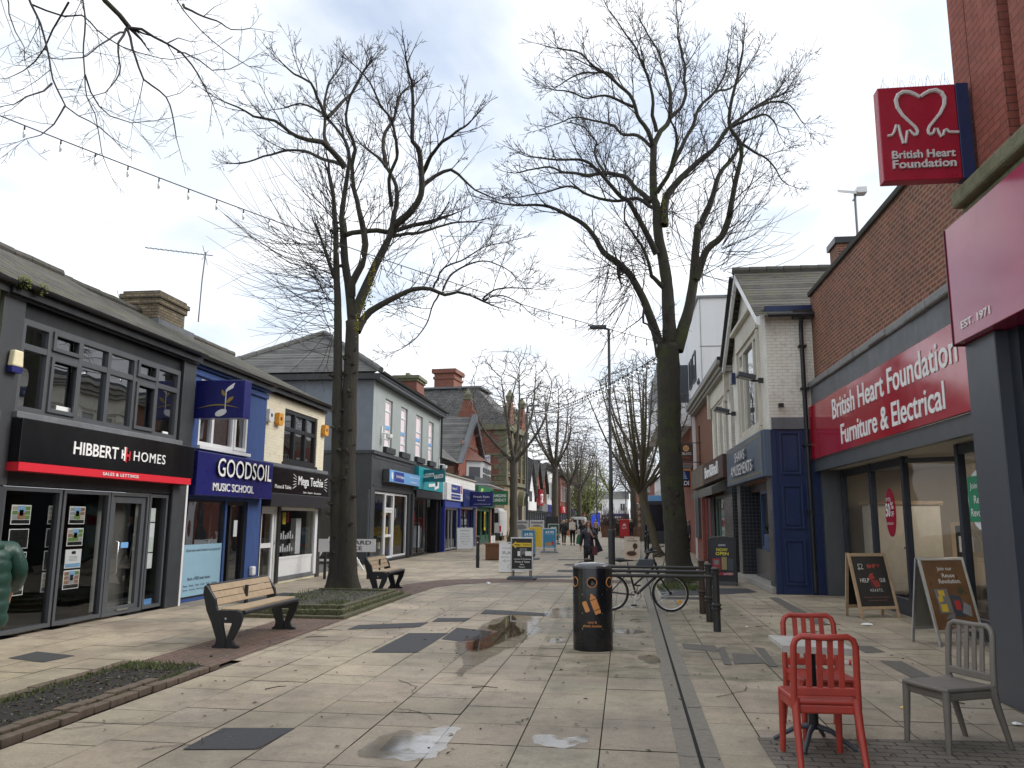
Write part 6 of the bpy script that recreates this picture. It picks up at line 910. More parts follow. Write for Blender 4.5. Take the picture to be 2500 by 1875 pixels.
def a_board(label, loc, rz, w, h, face, frame_m, lines, mats_, lean=.16, fw_=.04, extra=None, foot=.12, prop=True, rl=None):
    t = thing('pavement_sign', label, 'pavement sign', loc, rz); rl = lean if rl is None else rl; T = Matrix.Rotation(-math.atan(lean/h), 4, 'X')
    b = M(); b.box(-w/2, -w/2+fw_, -.015, .015, 0, h); b.box(w/2-fw_, w/2, -.015, .015, 0, h); b.box(-w/2+fw_, w/2-fw_, -.015, .015, h-fw_, h); b.box(-w/2+fw_, w/2-fw_, -.015, .015, foot, foot+fw_); b.xf(Matrix.Translation((0, -lean, 0)) @ T); b.obj('frame', frame_m, t, bevel=.005)
    b = M().box(-w/2+fw_, w/2-fw_, -.006, .006, foot+fw_, h-fw_); b.xf(Matrix.Translation((0, -lean, 0)) @ T); b.obj('board', face, t)
    if prop:
        b = M(); b.box(-w/2, -w/2+fw_, -.012, .012, 0, h-.02); b.box(w/2-fw_, w/2, -.012, .012, 0, h-.02); b.box(-w/2+fw_, w/2-fw_, -.01, .01, foot, foot+fw_); b.xf(Matrix.Translation((0, rl+.03, 0)) @ Matrix.Rotation(math.atan((rl+.01)/h), 4, 'X')); b.obj('rear_frame', frame_m, t); b = M().box(-w/2+fw_, w/2-fw_, -.005, .005, foot+fw_, h-fw_).xf(Matrix.Translation((0, rl+.03, 0)) @ Matrix.Rotation(math.atan((rl+.01)/h), 4, 'X')); b.obj('rear_board', face if prop is True else prop, t)
    b = M()
    for ln in lines: b.text(ln[0], ln[1], ln[2], ln[3], ln[4], -.011, ln[5] if len(ln) > 5 else 0, ln[6] if len(ln) > 6 else .006)
    if extra: extra(b)
    if b.v: b.xf(Matrix.Translation((0, -lean, 0)) @ T); b.obj('lettering', mats_, t)
    return t
def chalk(b):
    bhf_mark(b, -.19, .80, .18, -.012, 0, w=.03); h = [(0, .02), (-.02, .045), (-.04, .03), (-.035, .01), (0, -.03), (.035, .01), (.04, .03), (.02, .045), (0, .02)]; b.tube([(.17+p[0]*.7, -.012, .875+p[1]*.7) for p in h], .003, 5, 1)
    b.disc((-.01, .68), .06, .05, -.0095, -.007, 16, 3); b.disc((.03, .58), .09, .08, -.0095, -.007, 16, 2)
    for i in range(7): b.tube([(-.03+.02*i, -.012, .63), (0+.02*i, -.012, .58+.02*(i % 2)), (.04+.012*i, -.012, .52)], .0025, 4, 1)
    b.tube([(-.05, -.012, .7), (-.02, -.012, .74), (.03, -.012, .74)], .008, 5, 1)
t = a_board('black chalkboard in a pine frame saying help our hearts', (4.315, 15.07, 0), R(22), .78, 1.10, mat('chalkboard', (.012, .012, .014), .5, .3, 8), PINE, [('BHF', -.05, .12, .84, .91, 1), ('HELP', -.25, -.07, .60, .67), ('OUR', .14, .26, .60, .67), ('H E A R T S .', -.09, .17, .44, .49), ('Would you like to add a donation', -.25, .27, .33, .36, 4, 0), ('to your purchase today?', -.18, .2, .28, .31, 4, 0)], [mat('chalk_white', (.72, .72, .70), .8), mat('chalk_red', (.62, .10, .07), .8), mat('chalk_maroon', (.12, .03, .035), .8), mat('chalk_crimson', (.38, .05, .045), .8), mat('chalk_dull', (.30, .12, .10), .8)], .28, .055, chalk, .14, True, .10)
def reuse(b):
    for p, m_ in (([(-.24, .42), (-.02, .42), (-.04, .74), (-.26, .74)], 2), ([(-.22, .56), (-.14, .58), (-.15, .66), (-.22, .64)], 3), ([(-.21, .44), (-.1, .44), (-.1, .54), (-.21, .54)], 3), ([(-.2, .66), (-.1, .64), (-.1, .72), (-.2, .72)], 3), ([(0, .38), (.17, .36), (.16, .64), (-.01, .66)], 4), ([(.04, .46), (.13, .46), (.13, .58), (.04, .58)], 5), ([(.13, .42), (.28, .36), (.30, .50), (.20, .56)], 6), ([(.2, .42), (.26, .4), (.27, .47), (.21, .49)], 0), ([(-.18, .34), (-.02, .36), (0, .42), (-.12, .40)], 7)): b.plate(p, -.0095-m_*.0003, -.007, m_)
    for i in range(9): a = i*.7; b.plate([(.20, .72), (.20+.07*math.cos(a)-.01, .72+.06*math.sin(a)), (.20+.075*math.cos(a+.25), .72+.065*math.sin(a+.25))], -.0095, -.007, 8)
    b.box(-.12, .18, -.0095, -.007, .165, .205, 5)
a_board('silver poster stand about reuse with a sofa picture on wood', (4.40, 12.0, 0), R(26), .80, 1.16, mat('poster_wood', (.17, .085, .04), .3, .3, 4), ALU, [('Join our', -.12, .14, .97, 1.035, 0, .012), ('Reuse', -.06, .16, .89, .945, 0, .012), ('Revolution.', -.14, .24, .81, .87, 0, .012), ('Make space this spring', -.1, .17, .275, .295, 0, 0), ('Book a free collection to donate', -.14, .2, .245, .265, 0, 0), ('your preloved furniture', -.1, .17, .215, .235, 0, 0)], [WHT, RED, mat('sofa_grey', (.20, .20, .21), .6), YEL, mat('rug_blue', (.045, .055, .08), .6), RED, mat('armchair_grey', (.26, .27, .31), .6), MGREY, mat('plant_green', (.02, .07, .04), .6)], .28, .04, reuse, .17, mat('grey_panel', (.22, .21, .18), .6), .16)
t = thing('pavement_sign', 'tall black arched poster stand with yellow now open words beside the arcade', 'pavement sign', (2.70, 21.75, 0), R(-8)); b = M().plate([(-.36, .06), (.36, .06), (.36, 1.16), (.28, 1.2), (0, 1.225), (-.28, 1.2), (-.36, 1.16)], -.05, .05); b.obj('stand', BLK, t, bevel=.02); M().prism([(-.36, 0), (.36, 0), (.34, .1), (-.34, .1)], lambda u, v, q: (u, q*(1-v), v), -.25, .25).obj('foot', BLK, t, bevel=.01); M().box(-.28, .28, -.055, -.0505, .22, 1.08).obj('poster', mat('poster_night', (.012, .014, .025), .3), t)
b = M(); b.text('NOW', -.15, .13, .84, .92, -.06, 0, .02); b.text('OPEN', -.17, .15, .74, .82, -.06, 0, .02); b.text('SHAWS', -.1, .08, .97, 1.02, -.06, 1); b.box(-.26, -.06, -.058, -.0551, .36, .66, 2); b.box(-.03, .10, -.058, -.0551, .38, .70, 4); b.box(.12, .26, -.058, -.0551, .36, .66, 3); b.box(-.22, -.1, -.06, -.0581, .5, .62, 5); b.box(-.01, .08, -.06, -.0581, .52, .62, 4); b.box(-.26, .26, -.058, -.0551, .24, .31, 2); b.text('LATEST', .02, .24, .25, .3, -.06, 1); b.obj('lettering', [mat('poster_yellow', (.75, .65, .05), .5), WHT, DKRED, DKGREY, mat('machine_glow', (.3, .24, .1), .5), MGREY], t)
t = a_board('white cafe board saying race with an arrow, half behind the black board', (-3.25, 25.3, 0), R(6), .74, .93, PAPER, PAPER, [('COFFEE BREAK', -.28, .28, .72, .76, 0, 0), ('RACE', -.26, .28, .55, .65, 0, 0), ('BRUNCH  SANDWICH', -.3, .3, .45, .49, 0, 0)], [MGREY], .14, .02, lambda b: (b.tube([(-.25, -.012, .36), (.3, -.012, .36)], .004, 4), b.tube([(-.17, -.012, .4), (-.25, -.012, .36), (-.17, -.012, .32)], .004, 4), b.tube([(-.1, -.012, .15), (.08, -.012, .12), (.12, -.012, .2), (-.05, -.012, .26), (-.1, -.012, .15)], .004, 4), b.box(-.1, .1, -.018, -.0151, .88, .9)), .02)
a_board('white charity board with faint lines outside the tiled navy shops', (-7.75, 41.6, 0), R(20), .85, 1.2, PAPER, ALU, [('headway', -.25, .25, 1.0, 1.1), ('This is a', -.2, .2, .85, .92, 0, 0), ('community', -.24, .24, .72, .79, 0, 0), ('charity shop', -.26, .26, .6, .66, 0, 0), ('gift aid', -.2, .2, .46, .53, 0, 0), ('here', -.1, .1, .34, .4, 0, 0)], [MGREY], .2, .035)
for lab, x, y in (('food photo menu board left of the bare street tree', -7.3, 63.0), ('food photo menu board right of the second tree trunk', -6.0, 62.0)):
    a_board(lab, (x, y, 0), 0, 1.1, 1.6, mat('menu_paper', (.5, .47, .44), .6, .4, 8), ALU, [], [MGREY], .2, .05, lambda b: (b.disc((0, 1.05), .4, .2, -.011, -.007, 14, 0), b.box(-.45, .45, -.011, -.007, 1.35, 1.48, 0)))
a_board('black chalkboard menu far behind the burger boards', (-4.9, 62.5, 0), 0, 1.0, 1.9, mat('chalkboard', (.012, .012, .014)), BLK, [], [MGREY], .2, .05)
t = thing('pavement_sign', 'bright yellow rounded board between the two blue burger boards', 'pavement sign', (-4.75, 48.0, 0)); M().plate([(-.4, .05), (.4, .05), (.4, 1.1), (.33, 1.2), (-.33, 1.2), (-.4, 1.1)], -.04, .04).obj('board', YEL, t, bevel=.02); b = M(); b.text('WE', -.28, -.02, .95, 1.08, -.045, 0, .02); [b.text('bring it in', -.28, .2, .8-.14*i, .86-.14*i, -.045) for i in range(4)]; b.obj('lettering', BLK, t)
t = a_board('cream hot chocolate board with cup picture behind the bicycle', (.62, 34.0, 0), 0, .62, .96, mat('choc_cream', (.62, .53, .43), .5, .1), mat('choc_cream', (.6, .5, .4)), [('Hot', -.1, .1, .86, .91, 0, 0), ('Chocolate', -.2, .22, .76, .84, 0, .01)], [mat('choc_brown', (.06, .025, .012), .5), mat('cup_pink', (.62, .42, .33), .6)], .1, .02, lambda b: (b.disc((.12, .58), .1, .12, -.0095, -.007, 14, 0), b.disc((-.03, .26), .26, .16, -.0085, -.007, 18, 1), b.disc((-.03, .28), .2, .1, -.0105, -.0086, 18, 0), b.tube([(.1, -.012, .5), (.05, -.012, .3)], .02, 5, 0)), .02)
# lamp posts
def lamp(label, x, y, h, arm=-.75, wide=.1):
    t = thing('lamp_post', label, 'lamp post', (x, y, 0), 0, 'lamp posts along the street'); PM = mat('lamp_post_grey', (.035, .038, .042), .5, .15, 5); M().lathe([(wide, 0), (wide, 1.25), (wide*.62, 1.28), (wide*.6, h*.33), (wide*.7, h*.335), (wide*.7, h*.345), (wide*.5, h*.35), (wide*.42, h)], 14).obj('column', PM, t, smooth=40); b = M().tube([(0, 0, h-.02), (arm*.35, 0, h+.05)], .045, 8); b.box(min(arm, arm*.12), max(arm, arm*.12), -.16, .16, h+.02, h+.13); b.obj('lamp_head', DKGREY, t, bevel=.02); return t
lamp('nearest black lamp post with flat head, rising from the paving behind the bin', -.19, 30.6, 8.9, -.75, .125); lamp('lamp post before the old bank, head turned right', -7.0, 64.0, 10.6, 1.0, .16); lamp('thin distant lamp post left of the nearest lamp post', -4.6, 108, 10.0, .9, .14); lamp('thin distant lamp post just left of nearest lamp post', -2.3, 98, 9.3, -.9, .14); lamp('thin distant lamp post right of the nearest lamp post', 1.4, 120, 10.0, -.9, .14)
BOLL = [(.06, 0), (.06, .30), (.075, .31), (.075, .33), (.062, .34), (.062, .36), (.075, .37), (.075, .39), (.06, .40), (.056, .95), (.075, .965), (.075, .985), (.06, .99), (.065, 1.02), (.03, 1.05), (.01, 1.06)]
for lab, x, y in (('black ringed bollard standing alone left of the white cafe board', -4.67, 27.5), ('black bollard behind the blue burger price boards', -3.75, 37.4), ('black bollard beside the hot chocolate board', 1.45, 42.3), ('black bollard hidden behind the feather banner', 1.75, 47.0)):
    t = thing('bollard', lab, 'bollard', (x, y, 0), 0, 'black bollards'); M().lathe(BOLL, 16).obj('post', mat('bollard_black', (.014, .015, .018), .4, .2, 8), t, smooth=40); M().box(-.02, .02, -.062, -.058, .82, .86).obj('badge', PAPER, t)
t = thing('planter', 'square brown timber planter on the left by the white cafe board', 'planter', (-4.75, 33.2, 0)); b = M(); [b.box(-.5+i*.1, -.5+i*.1+.095, -.45, -.43, .03, .62) for i in range(10)]; b.box(-.5, .5, -.43, .45, .02, .6); b.obj('box', PLNK, t); M().box(-.54, .54, -.5, .5, .6, .66).obj('rim', PLNK, t)
t = thing('post_box', 'red square parcel post box with white emblem in the middle of the street', 'post box', (.72, 76.8, 0)); M().box(-.44, .44, -.35, .35, 0, .12).obj('plinth', mat('postbox_dark', (.12, .01, .012), .5), t); M().plate([(-.42, .12), (.42, .12), (.43, 1.55), (-.43, 1.55)], -.36, .36).obj('body', POSTR, t, bevel=.05); M().box(-.49, .49, -.42, .42, 1.56, 1.72).obj('cap', POSTR, t, bevel=.05); b = M(); b.text('ROYAL MAIL', -.2, .2, .98, 1.04, -.37, 0, .01); b.text('PARCEL POST', -.2, .2, .86, .92, -.37, 0, .01); b.disc((0, 1.25), .09, .09, -.37, -.361, 12); b.plate([(-.2, 1.15), (.2, 1.15), (.1, 1.22), (-.1, 1.22)], -.37, -.361); b.obj('emblem', WHT, t)
t = thing('kiosk', 'dark grey advertising kiosk panel right of the leaning tree', 'kiosk', (2.85, 59.5, 0)); M().box(-.65, .65, -.3, .3, 0, 3.0).obj('case', mat('kiosk_dark', (.03, .036, .045), .4), t, bevel=.02); M().box(-.48, .48, -.31, -.301, .9, 2.75).obj('screen', mat('kiosk_screen', (.006, .007, .014), .15), t); M().box(-.55, .55, -.25, .25, 3.01, 3.4).obj('blue_header', SKYB, t)
t = thing('feather_banner', 'narrow brown feather banner flag with pale swirls before the kiosk', 'banner', (1.75, 60.0, 0)); M().tube([(0, 0, 0), (0, 0, 2.6), (.04, 0, 3.2), (.14, 0, 3.6), (.25, 0, 3.7)], .02, 6).obj('pole', BLK, t); M().plate([(-.02, .35), (.02, .35), (.04, 2.6), (.1, 3.2), (.22, 3.6), (.25, 3.68), (.12, 3.5), (-.1, 3.0), (-.22, 2.4), (-.25, 1.6), (-.3, .9), (-.12, .4)], -.012, .012).obj('flag', mat('banner_brown', (.16, .09, .06), .8, .6, 3), t); b = M(); [b.ring((-.1, -.014, 1.3+i*.45), .06, .1, .02, 10) for i in range(4)]; b.obj('lettering', mat('banner_cream', (.6, .5, .4), .7), t)
# festoon lights
def festoon(name_label, A, B, sag, n, r=.009, bulb=.026):
    A, B = Vector(A), Vector(B); pts = [A.lerp(B, i/40)-Vector((0, 0, sag*4*(i/40)*(1-i/40))) for i in range(41)]; t = thing('string_lights', name_label, 'string lights', (0, 0, 0)); M().tube(pts, r, 5).obj('cable', RUB, t); me = None
    for i in range(n):
        f = (i+.4)/n; p = A.lerp(B, f)-Vector((0, 0, sag*4*f*(1-f)))
        if me is None: o = M().lathe([(bulb*.4, .0), (bulb*.45, -.05), (bulb*.5, -.07)], 8, (0, 0, 0), 0).lathe([(bulb*.4, -.07), (bulb, -.12), (bulb*.9, -.16), (bulb*.3, -.19)], 10, (0, 0, 0), 1).obj('bulb', [RUB, glass('bulb_glass', (.6, .6, .58), .15)], t, smooth=60); me = o.data
        else: o = bpy.data.objects.new('bulb', me); C.objects.link(o); o.parent = t
        o.location = p
festoon('long string of bulbs slanting from the upper left to the right tree', (-9.4, 8.6, 7.35), (1.35, 22.15, 6.45), .30, 36)
festoon('string of bulbs from the right tree down to the bank gable', (1.2, 22.9, 6.2), (-7.4, 66, 10.4), .5, 60, .014, .06)
festoon('farther string of bulbs between the bank and the middle trees', (-7.4, 69, 8.2), (-1.5, 92, 8.5), .5, 26, .02, .08)
# ---------------------------------------------------------------- trees
TREE_A = [(0.19,0.045,[(-5.98,17.3,0.01),(-6.04,17.28,1.09),(-6.1,17.26,2.61),(-6.15,17.25,3.86),(-6.2,17.23,5.47),(-6.24,17.21,6.45),(-6.29,17.19,7.11),(-6.35,17.17,8.12),(-6.34,17.15,8.12),(-6.39,17.14,8.59),(-6.44,17.12,9.07),(-6.54,17.1,9.48)]),(0.21,0.15,[(-5.77,17.3,0.02),(-5.83,17.32,1.39),(-5.89,17.33,2.62),(-5.91,17.35,3.87),(-5.92,17.37,5.16),(-5.93,17.38,5.66),(-5.94,17.4,6.06)]),(0.12,0.018,[(-5.93,17.4,5.96),(-6.06,17.43,6.84),(-6.21,17.47,7.53),(-6.27,17.5,8.07),(-6.33,17.53,8.6),(-6.27,17.57,8.2),(-6.38,17.6,8.56),(-6.36,17.63,9.1),(-6.32,17.67,9.65),(-6.29,17.7,10.2),(-6.38,17.73,10.59),(-6.58,17.77,10.91),(-6.95,17.8,11.36),(-7.26,17.83,11.62),(-7.69,17.87,11.81),(-8.06,17.9,11.74)]),(0.095,0.018,[(-5.99,17.4,6.66),(-5.96,17.31,6.93),(-5.74,17.21,7.34),(-5.57,17.12,7.8),(-5.62,17.03,8.21),(-5.61,16.94,8.28),(-5.75,16.84,8.75),(-5.86,16.75,9.06),(-5.83,16.66,9.52),(-5.76,16.56,9.82),(-5.88,16.47,10.25),(-5.97,16.38,10.62),(-5.79,16.29,11.04),(-5.54,16.19,11.42),(-5.42,16.1,11.59)]),(0.13,0.025,[(-5.91,17.4,6.16),(-5.81,17.43,6.5),(-5.64,17.46,6.97),(-5.43,17.49,7.52),(-5.16,17.52,8.13),(-5.08,17.55,8.69),(-5.05,17.58,8.85),(-5.07,17.61,9.39),(-5.32,17.64,9.87),(-5.58,17.67,10.19),(-5.84,17.7,10.4)]),(0.1,0.025,[(-5.83,17.4,5.83),(-5.79,17.52,6.02),(-5.61,17.64,6.35),(-5.08,17.77,6.7),(-4.65,17.89,6.93),(-4.27,18.01,6.96),(-3.95,18.13,6.84),(-3.67,18.26,6.94),(-3.39,18.38,6.89),(-3.07,18.5,6.75)]),(0.1,0.025,[(-5.19,17.7,8.2),(-5.03,17.56,8.42),(-4.71,17.42,8.6),(-4.38,17.28,9.01),(-4.37,17.14,9.67),(-4.4,17,10.02),(-4.51,16.86,10.13),(-4.48,16.72,10.85),(-4.49,16.58,11.47),(-4.5,16.44,11.49),(-4.54,16.3,11.72)]),(0.06,0.02,[(-5.37,17.7,9.94),(-5.53,17.95,10.83),(-5.39,18.2,11.47),(-5.23,18.45,12.29),(-5.04,18.7,12.57)]),(0.06,0.018,[(-4.5,17.7,9.65),(-4.15,17.2,9.89),(-3.78,16.7,9.98),(-3.36,16.2,9.97),(-2.93,15.7,9.95)]),(0.06,0.016,[(-4.48,17.7,9.36),(-4.28,17.8,9.64),(-3.86,17.9,9.88),(-3.5,18,9.66),(-3.24,18.1,9.4),(-2.84,18.2,9.21)]),(0.07,0.05,[(-6.19,17.4,8.15),(-5.88,17.53,8.29),(-5.52,17.67,8.36),(-5.28,17.8,8.34),(-5.04,17.93,8.42),(-4.56,18.07,8.61),(-4.2,18.2,8.77)]),(0.05,0.016,[(-5.08,17.6,8.16),(-4.65,17.88,8.31),(-4.2,18.15,8.57),(-3.71,18.42,8.73),(-3.27,18.7,8.89)]),(0.08,0.016,[(-6.24,17.3,9.77),(-6.45,17.08,10.1),(-6.62,16.85,10.24),(-6.87,16.62,10.18),(-7.08,16.4,10.17),(-7.54,16.18,10.44),(-7.94,15.95,10.48),(-8.23,15.73,10.58),(-8.39,15.5,10.64)]),(0.05,0.02,[(-6.8,17.6,10.51),(-7,17.8,10.88),(-7.06,18,11.36),(-7.16,18.2,12.27),(-7.08,18.4,12.65),(-7.02,18.6,13.2)]),(0.05,0.016,[(-6.87,17.6,11.25),(-7.04,17.32,11.62),(-7.12,17.05,11.84),(-7.43,16.78,11.96),(-7.6,16.5,12.05)]),(0.05,0.018,[(-6.84,17.6,11.25),(-6.61,17.9,11.76),(-6.47,18.2,12.19),(-6.33,18.5,12.82),(-6.19,18.8,13.46)]),(0.05,0.016,[(-6.35,17.5,9.94),(-6.98,17.84,10.27),(-7.79,18.18,10.73),(-8.76,18.52,10.8),(-9.5,18.86,10.8),(-10.14,19.2,10.91)]),(0.05,0.016,[(-5.14,17.5,8.85),(-5.09,17.15,9.36),(-4.85,16.8,9.88),(-4.87,16.45,10.39),(-5.07,16.1,10.69),(-5.16,15.75,10.97),(-5.31,15.4,11.07)]),(0.03,0.01,[(-4.25,18.2,7.04),(-4.09,18.1,7.39),(-3.8,18,7.56),(-3.38,17.9,7.65),(-2.93,17.8,7.87),(-2.56,17.7,7.96)]),(0.03,0.01,[(-4.02,18.2,6.97),(-3.87,18.34,7.39),(-3.49,18.48,7.67),(-3.03,18.62,7.78),(-2.57,18.76,7.65),(-2.34,18.9,7.4)]),(0.025,0.01,[(-3.09,18.4,6.79),(-2.82,18.23,6.94),(-2.37,18.07,6.95),(-1.95,17.9,6.86)]),(0.025,0.01,[(-3.1,18.5,6.78),(-2.8,18.73,6.94),(-2.41,18.97,6.89),(-2.09,19.2,6.68)]),(0.025,0.01,[(-4.14,18.3,6.9),(-4.27,18.2,6.53),(-4.34,18.1,6.23),(-4.57,18,5.8),(-4.91,17.9,5.52)]),(0.06,0.03,[(-6.33,17.2,7.05),(-6.43,17.07,7.34),(-6.52,16.93,7.57),(-6.52,16.8,7.76)])]
TREE_B = [(0.31,0.31,[(1.64,22.3,0.02),(1.57,22.3,1.17),(1.47,22.3,3.55),(1.47,22.3,4.77),(1.49,22.3,5.8),(1.48,22.3,6.43)]),(0.15,0.02,[(1.3,22.3,6.1),(1.18,22.18,6.66),(0.99,22.05,7.23),(0.79,21.93,7.75),(0.47,21.81,8.32),(0.15,21.68,8.63),(-0.25,21.56,8.92),(-0.49,21.44,9.34),(-0.81,21.32,9.69),(-1.33,21.19,9.97),(-1.69,21.07,10.11),(-2.09,20.95,10.14),(-2.56,20.82,10.09),(-3.04,20.7,10.13)]),(0.21,0.09,[(1.5,22.3,6.26),(1.54,22.34,6.86),(1.51,22.38,8.16),(1.41,22.41,9.04),(1.31,22.45,9.72),(1.27,22.49,10.64),(1.21,22.52,10.78),(1.21,22.56,11.71),(1.25,22.6,12.55)]),(0.08,0.02,[(1.25,22.6,12.41),(1.07,22.34,12.85),(0.77,22.09,13.2),(0.57,21.83,13.72),(0.15,21.57,14.02),(-0.43,21.31,14.41),(-0.84,21.06,14.65),(-1.41,20.8,14.69)]),(0.09,0.02,[(1.25,22.6,12.51),(1.46,22.73,13.03),(1.76,22.86,13.45),(1.77,22.99,14.24),(1.65,23.11,15.3),(1.44,23.24,15.98),(1.19,23.37,16.49),(1.02,23.5,17.04)]),(0.06,0.016,[(1.77,23,13.53),(2.25,23.26,14.26),(2.3,23.52,15.54),(2.18,23.78,16.67),(2.15,24.04,17.52),(2.16,24.3,18.22)]),(0.06,0.016,[(1.34,22.6,12.92),(1.26,22.42,13.35),(1.22,22.23,14.09),(1.06,22.05,14.56),(0.68,21.87,15.28),(0.39,21.68,15.7),(-0.03,21.5,16.27)]),(0.19,0.05,[(1.73,22.3,6.26),(1.91,22.4,6.87),(2.08,22.5,7.4),(2.28,22.6,8.37),(2.35,22.7,9.11),(2.47,22.8,10.03),(2.46,22.9,9.92),(2.9,23,10.89),(3.16,23.1,11.71),(3.53,23.2,12.2),(3.73,23.3,12.52)]),(0.12,0.03,[(2.33,22.5,8.34),(2.65,22.39,9.17),(3.06,22.28,9.51),(3.32,22.17,10.2),(3.26,22.06,10.06),(3.44,21.95,10.97),(3.62,21.85,11.7),(3.55,21.74,12.09),(3.29,21.63,12.5),(3.34,21.52,13.1),(3.55,21.41,13.92),(3.68,21.3,14.52)]),(0.13,0.025,[(1.48,22.4,9.95),(1.55,22.61,10.8),(1.92,22.82,11.42),(2.52,23.04,12.09),(3.08,23.25,12.63),(3.47,23.46,13.28),(4.05,23.68,13.84),(4.68,23.89,14.36),(5.27,24.1,14.68)]),(0.08,0.02,[(1.29,22.4,10.95),(1.65,21.98,11.42),(1.81,21.55,12.1),(1.7,21.12,12.33),(1.6,20.7,12.42)]),(0.08,0.02,[(1.7,22.6,11.65),(1.93,22.7,12.24),(2.4,22.8,13.15),(2.6,22.9,13.71),(3.1,23,14.31),(3.4,23.1,14.92),(3.57,23.2,15.56)]),(0.09,0.02,[(1.11,22.3,10.64),(0.62,22.59,11.29),(0.33,22.87,11.7),(-0.24,23.16,11.95),(-0.92,23.44,12.07),(-1.62,23.73,12.37),(-2.11,24.01,12.63),(-2.95,24.3,12.65)]),(0.06,0.016,[(1.15,22.4,10.5),(0.68,22.07,10.61),(0.18,21.74,10.52),(-0.31,21.41,10.41),(-0.79,21.09,10.49),(-1.1,20.76,10.54),(-1.8,20.43,10.26),(-2.44,20.1,10.01)]),(0.06,0.016,[(1.16,22.5,12.42),(0.79,22.83,12.93),(0.36,23.17,13.17),(0.05,23.5,13.65),(-0.6,23.83,14.06),(-1.17,24.17,14.32),(-1.96,24.5,14.28)]),(0.1,0.02,[(1.24,22.3,9.06),(0.92,22.08,9.69),(0.47,21.85,10.5),(0.26,21.62,10.54),(-0.06,21.4,10.85),(-0.42,21.18,11.21),(-0.78,20.95,11.38),(-1.5,20.72,11.32),(-2.09,20.5,11.33)]),(0.07,0.02,[(1.43,22.4,8.08),(1.3,22.2,8.15),(1.05,22,8.32),(1,21.8,8.55),(0.85,21.6,9.09),(0.68,21.4,9.24),(0.37,21.2,9.69),(0.35,21,10.12)]),(0.05,0.016,[(0.67,22.6,13.76),(0.23,22.3,13.82),(-0.2,22,13.82),(-0.79,21.7,13.65),(-1.29,21.4,13.69),(-1.65,21.1,13.64)]),(0.05,0.014,[(3.81,23.2,12.75),(4.3,23.62,12.6),(4.72,24.05,12.54),(5.14,24.48,12.22),(5.52,24.9,12.05)]),(0.05,0.014,[(3.57,23.2,13.24),(3.88,22.7,13.15),(4.42,22.2,13.09),(4.65,21.7,12.23)]),(0.05,0.014,[(4.36,23.6,14.03),(5.01,23.97,14.38),(5.57,24.33,14.4),(6.03,24.7,14.01)]),(0.05,0.014,[(2.62,23.1,13.82),(3.15,23.35,14.5),(3.68,23.6,14.75),(4.14,23.85,15.41),(4.52,24.1,16.04)]),(0.06,0.05,[(0.32,22.1,8.54),(0.15,21.9,8.57),(0.15,21.7,8.3)]),(0.04,0.03,[(0.95,22,7.51),(0.84,21.93,7.37),(0.81,21.87,6.97),(0.93,21.8,6.91)]),(0.05,0.016,[(0.15,22.4,14.5),(-0.11,22.77,14.97),(-0.84,23.13,15.28),(-1.6,23.5,15.09)]),(0.05,0.014,[(-0.15,22.6,11.65),(-0.5,22.92,12.43),(-0.45,23.25,13.06),(-0.87,23.58,13.69),(-1.4,23.9,14.04)])]
